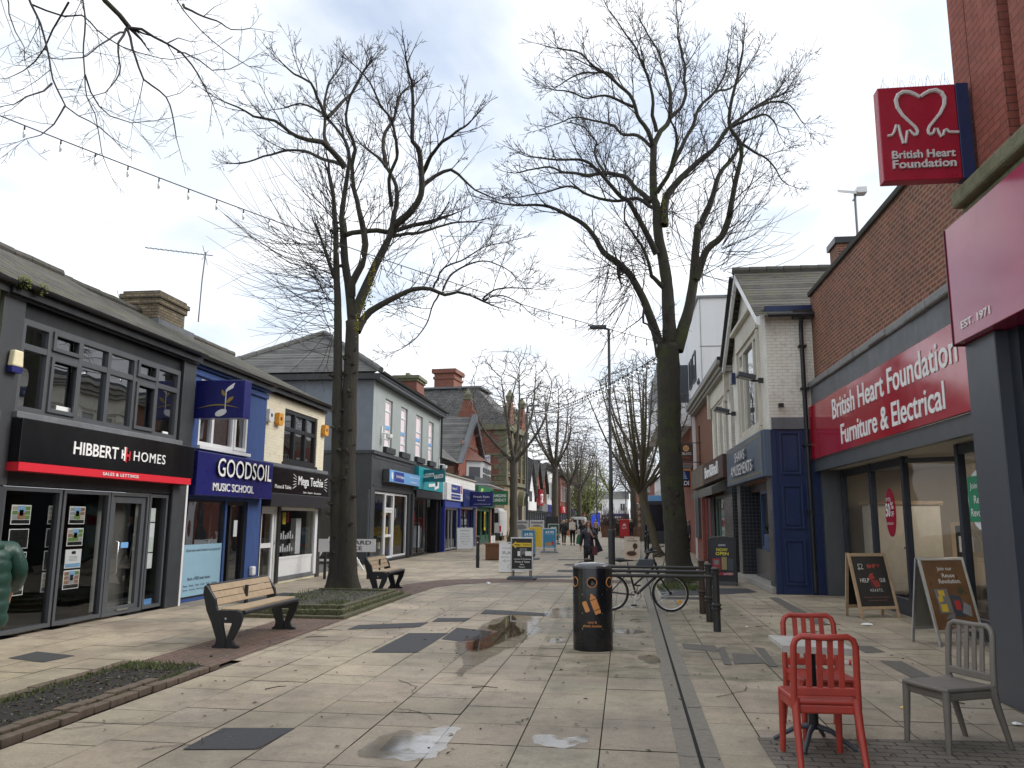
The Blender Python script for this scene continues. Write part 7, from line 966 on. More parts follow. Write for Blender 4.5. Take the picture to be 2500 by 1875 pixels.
TREE_C = [(0.055,0.03,[(-6.47,8.2,8.46),(-6.13,8.3,7.88),(-6.05,8.4,7.75),(-5.98,8.5,7.64)]),(0.022,0.006,[(-5.96,8.5,7.62),(-5.83,8.59,7.65),(-5.53,8.67,7.48),(-5.4,8.76,7.41),(-5.3,8.84,7.28),(-5.23,8.93,7.17),(-5.14,9.01,7.02),(-5.1,9.1,6.88)]),(0.018,0.006,[(-5.97,8.5,7.62),(-5.84,8.5,7.32),(-5.76,8.5,7.08),(-5.7,8.5,6.92),(-5.59,8.5,6.82),(-5.41,8.5,6.65),(-5.3,8.5,6.41),(-5.21,8.5,6.18),(-5.19,8.5,6.11)]),(0.016,0.005,[(-5.98,8.5,7.61),(-5.94,8.38,7.33),(-5.87,8.27,7.04),(-5.78,8.15,6.81),(-5.74,8.03,6.58),(-5.74,7.92,6.43),(-5.8,7.8,6.34)]),(0.014,0.005,[(-6.01,8.5,7.56),(-5.97,8.3,7.42),(-5.92,8.1,7.21),(-5.92,7.9,6.98),(-5.86,7.7,6.76),(-5.79,7.5,6.62),(-5.85,7.3,6.48)]),(0.022,0.005,[(-6.28,7.7,8.06),(-6.13,7.66,7.72),(-5.96,7.61,7.38),(-5.91,7.57,7.19),(-5.79,7.52,6.64),(-5.71,7.48,6.37),(-5.59,7.43,6.07),(-5.45,7.39,5.83),(-5.38,7.34,5.61),(-5.29,7.3,5.4)]),(0.022,0.005,[(-6.51,7.3,7.63),(-6.24,7.25,7.13),(-6.09,7.2,6.86),(-5.94,7.15,6.54),(-5.83,7.1,6.22),(-5.73,7.05,6.03),(-5.57,7,5.81),(-5.49,6.95,5.71),(-5.31,6.9,5.57),(-5.02,6.85,5.41),(-4.81,6.8,5.26)]),(0.024,0.005,[(-6.25,9.1,9.13),(-5.76,9.2,8.47),(-5.63,9.3,8.27),(-5.53,9.4,8.13),(-5.3,9.5,7.95),(-5.11,9.6,7.78),(-4.98,9.7,7.71)]),(0.02,0.005,[(-5.61,9.1,8.32),(-5.46,8.98,8.13),(-5.04,8.85,7.88),(-4.73,8.72,7.66),(-4.41,8.6,7.55)]),(0.012,0.004,[(-5.84,7.3,7.13),(-6,7.4,7.04),(-6.16,7.5,6.97),(-6.31,7.6,6.86),(-6.48,7.7,6.75),(-6.69,7.8,6.65),(-6.96,7.9,6.64),(-7.14,8,6.72)]),(0.012,0.004,[(-5.69,7,5.99),(-5.69,6.9,5.85),(-5.76,6.8,5.73),(-5.81,6.7,5.61),(-5.84,6.6,5.54)]),(0.01,0.004,[(-5.44,6.9,5.67),(-5.45,6.8,5.45),(-5.52,6.7,5.27),(-5.59,6.6,5.18)]),(0.012,0.004,[(-6.62,7.7,7.44),(-6.5,7.78,7.41),(-6.35,7.86,7.38),(-6.18,7.93,7.43),(-6,8.01,7.29),(-5.88,8.09,7.23),(-5.75,8.17,7.16),(-5.62,8.24,7.11),(-5.25,8.32,7.04),(-4.94,8.4,7.08)]),(0.01,0.004,[(-5.55,8.7,7.5),(-5.49,8.85,7.67),(-5.38,9,7.73)]),(0.012,0.004,[(-5.39,8.7,7.37),(-5.35,8.8,7.42),(-5.2,8.9,7.39),(-5.08,9,7.33),(-4.9,9.1,7.39),(-4.73,9.2,7.53)]),(0.012,0.004,[(-6.15,6.8,6.97),(-6.02,6.75,6.66),(-5.89,6.7,6.39),(-5.76,6.65,6.17),(-5.71,6.6,5.99)]),(0.01,0.004,[(-5.56,7.3,6.26),(-5.56,7.42,6.12),(-5.52,7.54,6.05),(-5.48,7.66,5.99),(-5.33,7.78,5.93),(-5.15,7.9,6)])]
BARK = None
def bark(name, col, moss, mcol=(.055, .07, .018)):
    t = NT(name); mp_ = t.n('ShaderNodeMapping'); mp_.inputs['Scale'].default_value = (9, 9, 1.6); t.l(t.obj(), mp_.inputs[0]); f = t.noise(2.2, 9, .75, mp_.outputs[0]); g = t.noise(26, 6, .7)
    c = t.mix(f, lum(col, .35), lum(col, 1.8)); c = t.mix(t.math('MULTIPLY', t.ramp(t.noise(1.3, 7, .7), .5, .64), moss), c, mcol); t.set(Base_Color=c, Roughness=.92); t.bump(t.math('ADD', f, t.math('MULTIPLY', g, .35)), 1.0, .045); return t.m
BARKA = bark('lime_bark', (.044, .039, .031), .35); BARKB = bark('mossy_bark', (.039, .035, .026), .8); TWIG = mat('bare_twig', (.032, .026, .028), .85, .25, 3); TWIGF = mat('haze_paled_twig', (.115, .10, .095), .9, .25, 2); TWIGY = mat('tan_twig', (.13, .105, .075), .9, .25, 2); LICH = mat('yellow_lichen', (.22, .20, .02), .9, .3, 30)  # far twigs are lightened: distance haze is put into their colour
def resample(pts, d):
    P = [Vector(p) for p in pts]; Q = [P[0]]
    for i in range(1, len(P)):
        if (P[i]-Q[-1]).length > .06: Q.append(P[i])
    P = Q; out = []
    for i in range(len(P)-1):          # catmull-rom
        p0, p1, p2, p3 = P[max(i-1, 0)], P[i], P[i+1], P[min(i+2, len(P)-1)]; n = max(1, int((p2-p1).length/d))
        for k in range(n):
            s = k/n; out.append(.5*((2*p1)+(p2-p0)*s+(2*p0-5*p1+4*p2-p3)*s*s+(3*p1-p0-3*p2+p3)*s**3))
    out.append(P[-1]); return out
def limb_tube(b, P, r0, r1, n, seed, flare=0, lump=.09):
    k = len(P); o = len(b.v); a = None; L_ = 0
    for i, p in enumerate(P):
        t = (P[min(i+1, k-1)]-P[max(i-1, 0)]).normalized(); a = (t.orthogonal() if a is None else a-t*a.dot(t)).normalized(); c = t.cross(a); f = i/(k-1); r = r0+(r1-r0)*f**.8
        if i: L_ += (P[i]-P[i-1]).length
        for j in range(n):
            g = 2*math.pi*j/n; d = a*math.cos(g)+c*math.sin(g); rr_ = r
            if flare and L_ < 1.0: rr_ *= 1+(1-L_)**3*flare*(.75+.6*math.sin(g*3+seed))
            q = p+d*r; rr_ *= 1+lump*2.2*noise.noise(q*2.3+Vector((seed, 0, 0)))+lump*noise.noise(q*8); b.v.append(tuple(p+d*rr_))
    for i in range(k-1):
        for j in range(n):
            j2 = (j+1) % n; b.f.append((o+i*n+j, o+i*n+j2, o+i*n+n+j2, o+i*n+n+j)); b.mi.append(0)
    b.f.append(tuple(o+(k-1)*n+j for j in range(n))); b.mi.append(0)
def colonize(nodes, par, rad, att, step, kill, infl, jitter, r, iters=90, maxn=16000):
    alive = list(range(len(att)))
    for it in range(iters):
        kd = KDTree(len(nodes))
        for i, p in enumerate(nodes): kd.insert(p, i)
        kd.balance(); pull = {}; keep = []
        for a in alive:
            co_, i, d = kd.find(att[a])
            if d < kill: continue
            keep.append(a)
            if d < infl:
                v = (att[a]-nodes[i])/d
                if i in pull: pull[i] = (pull[i][0]+v, pull[i][1]+1)
                else: pull[i] = (v, 1)
        alive = keep
        if not pull or len(nodes) > maxn: break
        for i, (v, c) in pull.items():
            d = v/c+Vector((r.gauss(0, jitter), r.gauss(0, jitter), r.gauss(0, jitter)+.06))
            if par[i] >= 0: d += (nodes[i]-nodes[par[i]]).normalized()*.55
            if d.length < 1e-3: continue
            nodes.append(nodes[i]+d.normalized()*step*r.uniform(.75, 1.2)); par.append(i); rad.append(0)
    return nodes, par, rad
def twigs_mesh(nodes, par, rad, nfix, tip, b, r, spur=1, m=0):
    n = len(nodes); ch = [[] for _ in range(n)]
    for i in range(nfix, n):
        if par[i] >= 0: ch[par[i]].append(i)
    for i in range(n-1, nfix-1, -1):
        rad[i] = tip if not ch[i] else min(.05, sum(rad[c]**2.5 for c in ch[i])**(1/2.5))
    heads = [(par[i], i) for i in range(nfix, n) if par[i] < nfix or ch[par[i]][0] != i]
    for p, i in heads:
        path = [nodes[p], nodes[i]]; rs = [min(rad[i]*1.1, max(rad[p], tip)), rad[i]]; k = i
        while ch[k]: k = ch[k][0]; path.append(nodes[k]); rs.append(rad[k])
        d = (path[-1]-path[-2]).normalized()
        path.append(path[-1]+(d+Vector((r.gauss(0, .3), r.gauss(0, .3), r.gauss(0, .3)))).normalized()*spur*.22); rs.append(tip*.7)
        b.tube(path, rs, 3 if rs[0] < .02 else 5, m, False)
        if spur:
            for q in range(1, len(path)-1):
                if r.random() < .75:
                    d = Vector((r.gauss(0, 1), r.gauss(0, 1), r.gauss(.25, 1))).normalized(); l = spur*r.uniform(.12, .34); e = path[q]+d*l*.5
                    b.tube([path[q], e, e+(d+Vector((r.gauss(0, .4), r.gauss(0, .4), .1))).normalized()*l*.5], [tip*.9, tip*.8, tip*.6], 3, m, False)
def ramify(b, p, d, L, r0, lev, r, tip, up_=.10, wig=.10, den=1.0):
    n = max(2, int(L/(.17 if lev > 1 else .12))); seg = L/n; path = [p]; dirs = []; q = p; d = d.normalized()
    for i in range(n):
        d = (d+Vector((r.gauss(0, wig), r.gauss(0, wig), r.gauss(up_*seg*3, wig)))).normalized(); q = q+d*seg; path.append(q); dirs.append(d)
    b.tube(path, [max(tip*.8, r0+(tip*.8-r0)*(i/n)) for i in range(n+1)], 5 if r0 > .018 else 3, 0, False)
    if lev <= 0: return
    az = r.uniform(0, 6.28); cnt = max(2, int(n*(.95 if lev > 1 else 1.0)*den))
    for k in range(cnt):
        f = .12+.86*(k+r.random()*.7)/cnt; i = min(n-1, int(f*n)); st = path[i].lerp(path[i+1], f*n-i); az += 2.4+r.gauss(0, .4); t = dirs[i]; o = t.orthogonal().normalized(); e = o*math.cos(az)+t.cross(o)*math.sin(az); ang = r.uniform(.55, .95)
        ramify(b, st, t*math.cos(ang)+e*math.sin(ang), L*(.56-.26*f)*r.uniform(.7, 1.25), max(tip, r0*(1-f*.7)*.6), lev-1, r, tip, up_*1.1, wig, den)
    if lev >= 1: ramify(b, path[-1], dirs[-1], L*.22, tip, 0, r, tip, up_, wig, den)
def traced_tree(label, T, base, seed, every, blen, lev, tip, bm_, spur, nb=5, shoots=(), thick=.02, lichen=None, flare=.9, tm=None, lift=.45, up_=.10, wig=.10, den=1.0, ax=None, fmin=.22):
    r = random.Random(seed); O = Vector(base); tr = thing('street_tree', label, 'tree', base); b = M(); tb_ = M(); axis = Vector(ax) if ax else Vector((0, 0, 0))
    for li, (r0, r1, pts) in enumerate(T):
        P = resample(pts, .16 if r0 > .03 else .12); P = [p-O for p in P]; k = len(P)
        if r0 < .1:
            for i in range(2, k): P[i] = P[i]+Vector((noise.noise(P[i]*1.7+Vector((seed, li, 0))), noise.noise(P[i]*1.7+Vector((0, seed, li))), noise.noise(P[i]*1.7+Vector((li, 0, seed)))))*.07
        nn = 18 if r0 > .15 else (12 if r0 > .09 else (8 if r0 > .04 else 6)); limb_tube(tb_ if r0 > .045 else b, P, r0, r1, nn, seed+li, flare if (li < 2 and r0 > .17) else 0, .05 if r0 > .05 else .03)
        acc = r.random()*every
        for i in range(1, k):
            rr_ = r0+(r1-r0)*(i/(k-1))**.8; acc += (P[i]-P[i-1]).length
            if i < k*fmin or rr_ > thick or acc < every: continue
            acc = 0; t = (P[min(i+1, k-1)]-P[i-1]).normalized(); out_ = P[i]-axis; out_.z *= .25; out_ = out_.normalized() if out_.length > .1 else Vector((0, 0, 1)); o = t.orthogonal().normalized(); az = r.uniform(0, 6.28); e = o*math.cos(az)+t.cross(o)*math.sin(az); f = i/(k-1)
            ramify(b, P[i], t*.55+e*.75+out_*.30+Vector((0, 0, lift)), blen*r.uniform(.6, 1.2)*(1.15-.7*f), min(rr_*.55, tip*3.2), lev, r, tip, up_, wig, den)
        if r1 < .06: ramify(b, P[-1], (P[-1]-P[-3]).normalized(), blen*.52, r1*.9, lev, r, tip, up_, wig, den); ramify(b, P[-1], (P[-1]-P[-3]).normalized()+Vector((r.gauss(0, .4), r.gauss(0, .4), .3)), blen*.45, r1*.7, lev, r, tip, up_, wig, den)
    for cx, cy, cz, n, dirn, spread, L_ in shoots:         # straight epicormic shoots from old pruning heads
        c = Vector((cx, cy, cz))-O
        for i in range(n):
            d = (Vector(dirn)+Vector((r.gauss(0, spread), r.gauss(0, spread), r.gauss(0, spread)))).normalized(); l = L_*r.uniform(.5, 1.15); s_ = c+Vector((r.gauss(0, .1), r.gauss(0, .1), r.gauss(0, .38))); p1 = s_+d*l*.45; d2 = (d+Vector((r.gauss(0, .12), r.gauss(0, .12), .28))).normalized(); p2 = p1+d2*l*.3; p3 = p2+(d2+Vector((r.gauss(0, .15), r.gauss(0, .15), .2))).normalized()*l*.3
            b.tube([s_, p1, p2, p3], [tip*1.7, tip*1.4, tip, tip*.7], 3, 0, False)
            for q in (p1, p2):
                if r.random() < .7: b.tube([q, q+(d+Vector((r.gauss(0, .5), r.gauss(0, .5), r.gauss(0, .5)))).normalized()*l*.25], [tip, tip*.6], 3, 0, False)
    for _ in range(nb):                                   # burrs on the trunk
        if nb:
            li = r.randrange(2) if len(T) > 1 and T[1][0] > .17 else 0; P = T[li][2]; f = r.random()*.8*(len(P)-1); i = int(f); p = Vector(P[i]).lerp(Vector(P[i+1]), f-i)-O; a = r.uniform(-2.6, -.5); rr_ = T[li][0]*(1-.4*f/len(P)); c = p+Vector((math.cos(a)*rr_, math.sin(a)*rr_, 0)); s_ = r.uniform(.015, .05)*r.uniform(.5, 1.1); o_ = len(tb_.v)
            tb_.lathe([(.3*s_, -s_), (s_, -.6*s_), (1.25*s_, 0), (s_*.9, .7*s_), (.3*s_, s_)], 9, c)
            for q in range(o_, len(tb_.v)): v = Vector(tb_.v[q]); tb_.v[q] = tuple(v+Vector((noise.noise(v*19), noise.noise(v*19+Vector((5, 0, 0))), noise.noise(v*19+Vector((0, 5, 0)))))*s_*.8)
            for w in range(5): d = Vector((math.cos(a)+r.gauss(0, .5), math.sin(a)+r.gauss(0, .5), r.gauss(.2, .6))).normalized(); tb_.tube([c, c+d*s_*r.uniform(1.5, 3)], [.012, .005], 4, 0, False)
    k_ = tb_.obj('trunk', bm_, tr, smooth=175); b.obj('crown', tm or TWIG, tr)
    if lichen:
        lb = M()
        for x, y, z, s_ in lichen:
            for _ in range(60): p = Vector((x+r.gauss(0, .03), y-abs(r.gauss(.04, .02)), z+r.gauss(0, s_)))-O; lb.lathe([(.004, -.014), (.02, 0), (.004, .014)], 5, p)
        lb.obj('lichen', LICH, tr)
    return tr
traced_tree('big bare double-stemmed tree with a low arching branch, in the raised bed on the left', TREE_A, (-5.9, 17.3, 0), 11, .22, 1.42, 3, .0052, BARKA, 1, 70, ((-6.5, 17.2, 7.4, 46, (-1, -.1, .3), .36, 2.5), (-6.4, 17.1, 6.7, 42, (-1, -.1, .15), .36, 2.3), (-6.4, 17.1, 8.5, 30, (-.55, -.1, 1), .45, 2.2), (-6.3, 17.15, 6.0, 25, (-1, 0, -.05), .4, 1.8), (-4.0, 17.7, 8.4, 14, (.8, .1, -.1), .5, 1.6), (-5.3, 17.5, 7.6, 30, (.4, 0, .6), .8, 2.0)), thick=.085, den=.85, wig=.075, up_=.15, ax=(0, 0, 9), lichen=((-5.42, 17.25, 7.05, .25), (-5.5, 17.25, 6.75, .2), (-5.62, 17.25, 6.3, .16), (-5.75, 17.2, 5.95, .14)))
traced_tree('tallest bare tree with mossy trunk and wide crown, right of the lamp post', TREE_B, (1.6, 22.3, 0), 23, .26, 1.8, 3, .0064, BARKB, 1, 50, ((.5, 21.9, 8.2, 26, (-.45, -.1, -.8), .35, 2.3), (1.0, 22.1, 9.0, 40, (-.6, 0, .5), .6, 2.2), (3.15, 22.8, 9.3, 34, (.8, 0, .5), .5, 2.3), (2.4, 22.6, 8.6, 30, (.2, 0, .6), .8, 2.2), (1.7, 22.4, 10.6, 40, (.3, 0, .3), .9, 2.0), (-.1, 21.5, 8.6, 15, (-.3, -.1, -.9), .3, 2.0)), thick=.11, den=.85, wig=.075, up_=.15, ax=(0, 0, 11), lichen=((1.55, 22.05, 9.6, .3), (1.45, 22.05, 10.6, .25)))
TC = list(TREE_C); HUB = (-5.3, 4.9, 5.6); TC.insert(0, (.26, .16, [(-4.95, 4.6, 0), (-4.98, 4.62, 2), (-5.1, 4.75, 4.2), HUB]))
for i in (1, 5+1, 6+1, 7+1, 15+1):
    if i < len(TC): r0, r1, q = TC[i]; TC[i] = (r0, r1, [(HUB[0]*.5+q[0][0]*.5, HUB[1]*.5+q[0][1]*.5, HUB[2]*.45+q[0][2]*.55+.35)]+q)
traced_tree('bare tree out of frame whose drooping twigs fill the upper left corner', TC, (-4.95, 4.6, 0), 5, .30, .75, 2, .0024, BARKA, .45, 0, (), .02, lift=-.1, up_=.0, wig=.13, den=.8, fmin=.3)
# street trees farther down: two grown specimens, copied with their own size and turn
def grown(label, loc, seed, H, CR, th, tr_, natt, kind='lime', bm_=None, tm=None, tip=.014, step=.42, lean=(0, 0)):
    r = random.Random(seed); T = []; top = Vector((lean[0], lean[1], th))
    T.append((tr_, tr_*.72, [(0, 0, 0), (lean[0]*.35, lean[1]*.35, th*.4), tuple(top)]))
    if kind == 'fan':
        for i in range(17): a = r.uniform(0, 6.28); s_ = r.uniform(.25, 1.0); e = Vector((lean[0]*1.4+CR*s_*math.cos(a), lean[1]+CR*s_*math.sin(a), H*(1-.32*s_*s_))); mid = top.lerp(e, .45)+Vector((math.cos(a), math.sin(a), -.4))*CR*.12*s_; T.append((tr_*.42, .02, [tuple(top+Vector((0, 0, -.2))), tuple(mid), tuple(e)]))
    else:
        for i in range(8):
            a = i*2.4+r.uniform(-.3, .3); s_ = r.uniform(.5, .85) if i else .1; z = th+(H-th)*r.uniform(.5, .8) if i else H*.9; e = Vector((lean[0]+CR*s_*math.cos(a), lean[1]+CR*s_*math.sin(a), z)); st = top+Vector((0, 0, r.uniform(-.12, .0)*th)); mid = st.lerp(e, .5)+Vector((math.cos(a), math.sin(a), 0))*CR*.12+Vector((r.gauss(0, .2), r.gauss(0, .2), 0)); T.append((tr_*.5, .03, [tuple(st), tuple(mid), tuple(e)]))
    t = thing('street_tree', label, 'tree', loc); b = M(); tb_ = M(); nodes = []; par = []; rad = []
    for li, (r0, r1, pts) in enumerate(T):
        P = resample(pts, .4); limb_tube(tb_, P, r0, r1, 9 if li == 0 else 6, seed+li, .6 if li == 0 else 0, .12)
        for i, p in enumerate(P): nodes.append(p); par.append(len(nodes)-2 if i else -1); rad.append(r0)
    nfix = len(nodes); att = []; zc = (H+th*.9)/2; zr = (H-th*.75)/2
    while len(att) < natt:
        v = Vector((r.uniform(-1, 1), r.uniform(-1, 1), r.uniform(-1, 1)))
        if v.length > 1 or v.length < .35: continue
        if kind == 'fan': w = .18+.82*min(1, (v.z+1)/1.25); att.append(Vector((lean[0]*1.2+v.x*CR*w, lean[1]+v.y*CR*w, zc+v.z*zr)))
        else: w = 1+.25*noise.noise(v*2.2+Vector((seed, 0, 0))); att.append(Vector((lean[0]+v.x*CR*w, lean[1]+v.y*CR*w, zc+v.z*zr*w)))
    colonize(nodes, par, rad, att, step, step*1.3, 4.0, .2, r, 60, 5000); twigs_mesh(nodes, par, rad, nfix, tip, b, r, 1.6)
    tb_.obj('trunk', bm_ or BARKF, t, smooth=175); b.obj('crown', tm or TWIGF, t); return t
BARKF = bark('haze_paled_bark', (.085, .075, .062), .3)  # bark of the far trees, paled so its colour carries the haze
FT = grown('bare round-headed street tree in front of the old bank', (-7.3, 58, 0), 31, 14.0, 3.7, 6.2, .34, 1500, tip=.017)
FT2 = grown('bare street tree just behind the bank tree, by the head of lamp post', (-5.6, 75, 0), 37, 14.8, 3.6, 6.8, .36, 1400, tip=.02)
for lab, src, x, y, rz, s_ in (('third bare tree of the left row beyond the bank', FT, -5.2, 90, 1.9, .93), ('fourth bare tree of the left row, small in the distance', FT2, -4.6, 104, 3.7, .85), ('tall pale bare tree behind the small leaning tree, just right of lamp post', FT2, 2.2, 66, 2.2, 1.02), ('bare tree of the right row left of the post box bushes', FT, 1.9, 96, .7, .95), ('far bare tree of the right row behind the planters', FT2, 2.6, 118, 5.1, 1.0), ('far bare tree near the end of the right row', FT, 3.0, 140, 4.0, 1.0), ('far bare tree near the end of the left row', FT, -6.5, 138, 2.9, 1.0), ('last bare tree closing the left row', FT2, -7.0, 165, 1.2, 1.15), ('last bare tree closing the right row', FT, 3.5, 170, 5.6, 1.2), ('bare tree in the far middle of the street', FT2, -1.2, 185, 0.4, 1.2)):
    d = dup(src, (x, y, 0), rz, lab); d.scale = (s_, s_, s_)
    if x > 0 and y == 66:
        for c_ in d.children:
            if c_.name.startswith('crown'): c_.data = c_.data.copy(); c_.data.materials[0] = TWIGY
FAN = grown('small leaning ornamental tree with fan of fine upright branches behind the big right trunk', (1.85, 37.7, 0), 41, 8.9, 3.0, 3.0, .20, 1900, 'fan', bark('green_bark', (.10, .085, .055), .8, (.10, .10, .03)), mat('olive_twig', (.085, .07, .045), .9, .25, 2), .010, .30, (-.75, .3))
WIL = grown('pale green willow coming into leaf in the distant middle of the street', (-3.9, 110, 0), 43, 9.6, 3.6, 2.6, .25, 900, 'fan', None, mat('willow_twig', (.12, .10, .06), .9), .02, .45)
rl = random.Random(3); b = M()
for i in range(5200):
    v = Vector((rl.gauss(0, 1), rl.gauss(0, 1), rl.gauss(0, 1))).normalized()*rl.random()**.4; p = Vector((v.x*3.6*(.55+.3*(v.z+1)), v.y*3.6, 5.7+v.z*3.9))+Vector((noise.noise(v*3), 0, noise.noise(v*3+Vector((4, 0, 0)))))*.8; s_ = rl.uniform(.07, .15); a = Vector((rl.gauss(0, 1), rl.gauss(0, 1), rl.gauss(0, 1))).normalized()*s_; c = a.orthogonal().normalized()*s_*.5; b.add([p-a, p+c, p+a, p-c], [(0, 1, 2, 3)])
b.obj('leaves', mat('spring_leaf', (.17, .20, .055), .8, .3, 1), WIL)
d = dup(WIL, (-5.2, 122, 0), 1.4, 'second pale green willow just behind the first'); d.scale = (.95, .95, .9)
# ---------------------------------------------------------------- far buildings
def shopfront(t, w, fm, words=None, wm=None, h=2.5, fh=.8, glassm=None):
    s_ = M().box(0, w, -.2, -.001, h, h+fh).obj('fascia', fm, t)
    if words: M().text(words, w*.15, w*.85, h+fh*.25, h+fh*.75, -.21, 0, .015).obj('lettering', wm or WHT, s_)
    M().quad((.2, -.02, .4), (w-.2, -.02, .4), (w-.2, -.02, h), (.2, -.02, h)).obj('shop_window', mat('far_window', (.06, .065, .07), .15, .3, 1), t); frame_bars(.15, w-.15, .1, h, -.05, (w*.35, w*.65), w=.14, d=.08).obj('frame', GRF, t.children[-1])
def gable_shop(name, label, loc, rz, w, eave, apex, wm_, fm, words=None, lm=None, depth=8, rm=None):
    t = thing(name, label, 'building', loc, rz); b = M().plate([(0, 0), (w, 0), (w, eave), (w/2, apex), (0, eave)], 0, depth); b.obj('wall', wm_, t); b = M(); o = .3
    b.add([(-o, -o, eave-.2), (w/2, -o, apex+.15), (w/2, depth, apex+.15), (-o, depth, eave-.2), (w+o, -o, eave-.2), (w+o, depth, eave-.2)], [(0, 3, 2, 1), (1, 2, 5, 4)]); b.obj('roof', rm or SLATE, t).modifiers.new('thickness', 'SOLIDIFY').thickness = .12
    shopfront(t, w, fm, words, lm); M().box(w/2-.7, w/2+.7, -.04, -.001, eave-.9, eave+.4).obj('window', mat('far_window', (.06, .065, .07)), t); return t
def flat_shop(name, label, loc, rz, w, h, wm_, fm, words=None, lm=None, depth=8, nwin=3, roofm=None, rh=0):
    t = thing(name, label, 'building', loc, rz); M().box(0, w, 0, depth, 0, h).obj('wall', wm_, t); shopfront(t, w, fm, words, lm)
    for i in range(nwin): x = w*(i+.5)/nwin; M().box(x-.6, x+.6, -.03, -.001, 4.0, min(5.8, h-.4)).obj('window', mat('far_window', (.06, .065, .07)), t); frame_bars(x-.65, x+.65, 3.95, min(5.85, h-.35), -.05, (x,), w=.09, d=.06).obj('frame', UPVC, t.children[-1])
    if rh: b = M(); b.add([(-.2, -.3, h), (w+.2, -.3, h), (w+.2, depth/2, h+rh), (-.2, depth/2, h+rh), (w+.2, depth, h), (-.2, depth, h)], [(0, 1, 2, 3), (3, 2, 4, 5), (0, 3, 5), (1, 4, 2)]); b.obj('roof', roofm or SLATE, t)
    return t
gable_shop('gabled_shop', 'white pointed mock timber gable shop just past the old bank', (-8.2, 74.5, 0), R(86), 4.5, 3.9, 7.0, WWALL, PAPER)
GB = gable_shop('gabled_shop', 'brick gabled shop with red heart sign beyond the white gable', (-8.0, 79.3, 0), R(87), 4.6, 4.6, 7.4, RBRK, GRF); M().box(.2, 2.6, -.6, -.21, 3.0, 4.6).obj('heart_panel', BHFR, GB); b = M(); bhf_mark(b, 1.4, 3.15, 1.5, -.63, 0, w=.05); b.obj('emblem', WHT, GB)
gable_shop('gabled_shop', 'second brick gabled shop, grey fronted, by the thin lamp post', (-7.8, 84.2, 0), R(87), 4.6, 4.6, 7.2, RBRK, MGREY)
t = flat_shop('tall_brick_house', 'tall brown brick building with red chimney stacks above far gables', (-11.5, 82, 0), R(88), 18, 7.0, BBRK, GRF, None, None, 8, 6, SLATE, 2.6)
for y, lab in ((83.5, 'tall red chimney stack with three pots above the far gables'), (89.0, 'second red chimney stack with pots beyond the first')): ch = thing('chimney_stack', lab, 'chimney', (-11.2, y, 6.5)); M().box(-.8, .8, -.8, .8, 0, 4.4).box(-.9, .9, -.9, .9, 3.9, 4.1).obj('stack', RBRK, ch); b = M(); [b.lathe([(.2, 0), (.16, .9)], 8, (x, 0, 4.4)) for x in (-.55, 0, .55)]; b.obj('pots', RBRK, ch)
flat_shop('timbered_shop', 'half timbered shop with white panels far down the left side', (-7.6, 90, 0), R(88), 10, 7.2, WWALL, ROYAL, None, None, 8, 4, SLATE, 2.4)
t = flat_shop('phone_store', 'red signed brick store far down the left side', (-6.9, 101, 0), R(88), 9, 7.0, OBRK, RED, None, None, 8, 3, SLATE, 2); b = M(); b.ring((2.2, -.25, 2.9), .3, .3, .09, 14); b.obj('emblem', WHT, t)
for i, (lab, y, w, h, wm_, fm) in enumerate((('pale far shop block past the red store', 111, 16, 7.5, WWALL, NAVY), ('far brown brick block near the end of the left side', 128, 22, 8.5, BBRK, GREEN), ('last brick block on the far left', 151, 30, 8, RBRK, DKRED))): flat_shop('far_shop', lab, (-6.8-.02*i*8, y, 0), R(89), w, h, wm_, fm, None, None, 8, 5, SLATE, 2.2)
for i, (lab, y, w, h, wm_, fm) in enumerate((('far right brick shop block behind the kiosk', 66, 16, 7.5, MBRK, GRF), ('white fronted far right shop beyond the post box', 84, 18, 7.0, WWALL, ROYAL), ('brown far right block behind the bushes', 104, 22, 8, BBRK, BLK), ('far right pale block near the end', 128, 24, 7.5, WWALL, DKRED), ('last red brick block on the far right', 154, 30, 8, RBRK, GREEN))): flat_shop('far_shop', lab, (5.2+.012*(y-66), y, 0), R(-90), w, h, wm_, fm, None, None, 8, 5, SLATE, 2.2)
flat_shop('end_building', 'white building closing the far end of the street', (-14, 205, 0), 0, 17, 7.0, WWALL, NAVY, None, None, 10, 6, SLATE, 2); flat_shop('end_building', 'brick building closing the far right end of the street', (4, 205, 0), 0, 18, 8.5, BBRK, GRF, None, None, 10, 6, SLATE, 3); flat_shop('end_building', 'tall grey building behind the far left end', (-34, 210, 0), 0, 19, 11, MGREY, GRF, None, None, 10, 6, SLATE, 2)
for xs, ys, n, lab in (((-40, -16), (196, 202), 9, 'distant row of hazy bare trees left of the street end'), ((12, 40), (180, 200), 9, 'distant row of hazy bare trees right of the street end')):
    pass
# planters with bushes in the middle distance
for lab, x, y in (('brown timber planter with dry upright shrubs left of the post box', -.35, 80.5), ('brown timber planter with dry upright shrubs right of the post box', 1.9, 84.0)):
    t = thing('shrub_planter', lab, 'planter', (x, y, 0)); M().box(-1.1, 1.1, -.6, .6, 0, 1.0).box(-1.15, 1.15, -.65, .65, 1.0, 1.08).obj('box', mat('corten', (.14, .07, .045), .8), t); b = M()
    for i in range(150): p = Vector((rnd.uniform(-1, 1), rnd.uniform(-.5, .5), 1)); d = Vector((p.x*.35+rnd.gauss(0, .2), rnd.gauss(0, .2), rnd.uniform(.9, 2.0))); b.tube([p, p+d*.5, p+d], [.02, .016, .01], 3, cap=False)
    b.obj('shrub', mat('dry_shrub', (.10, .07, .06), .9), t)
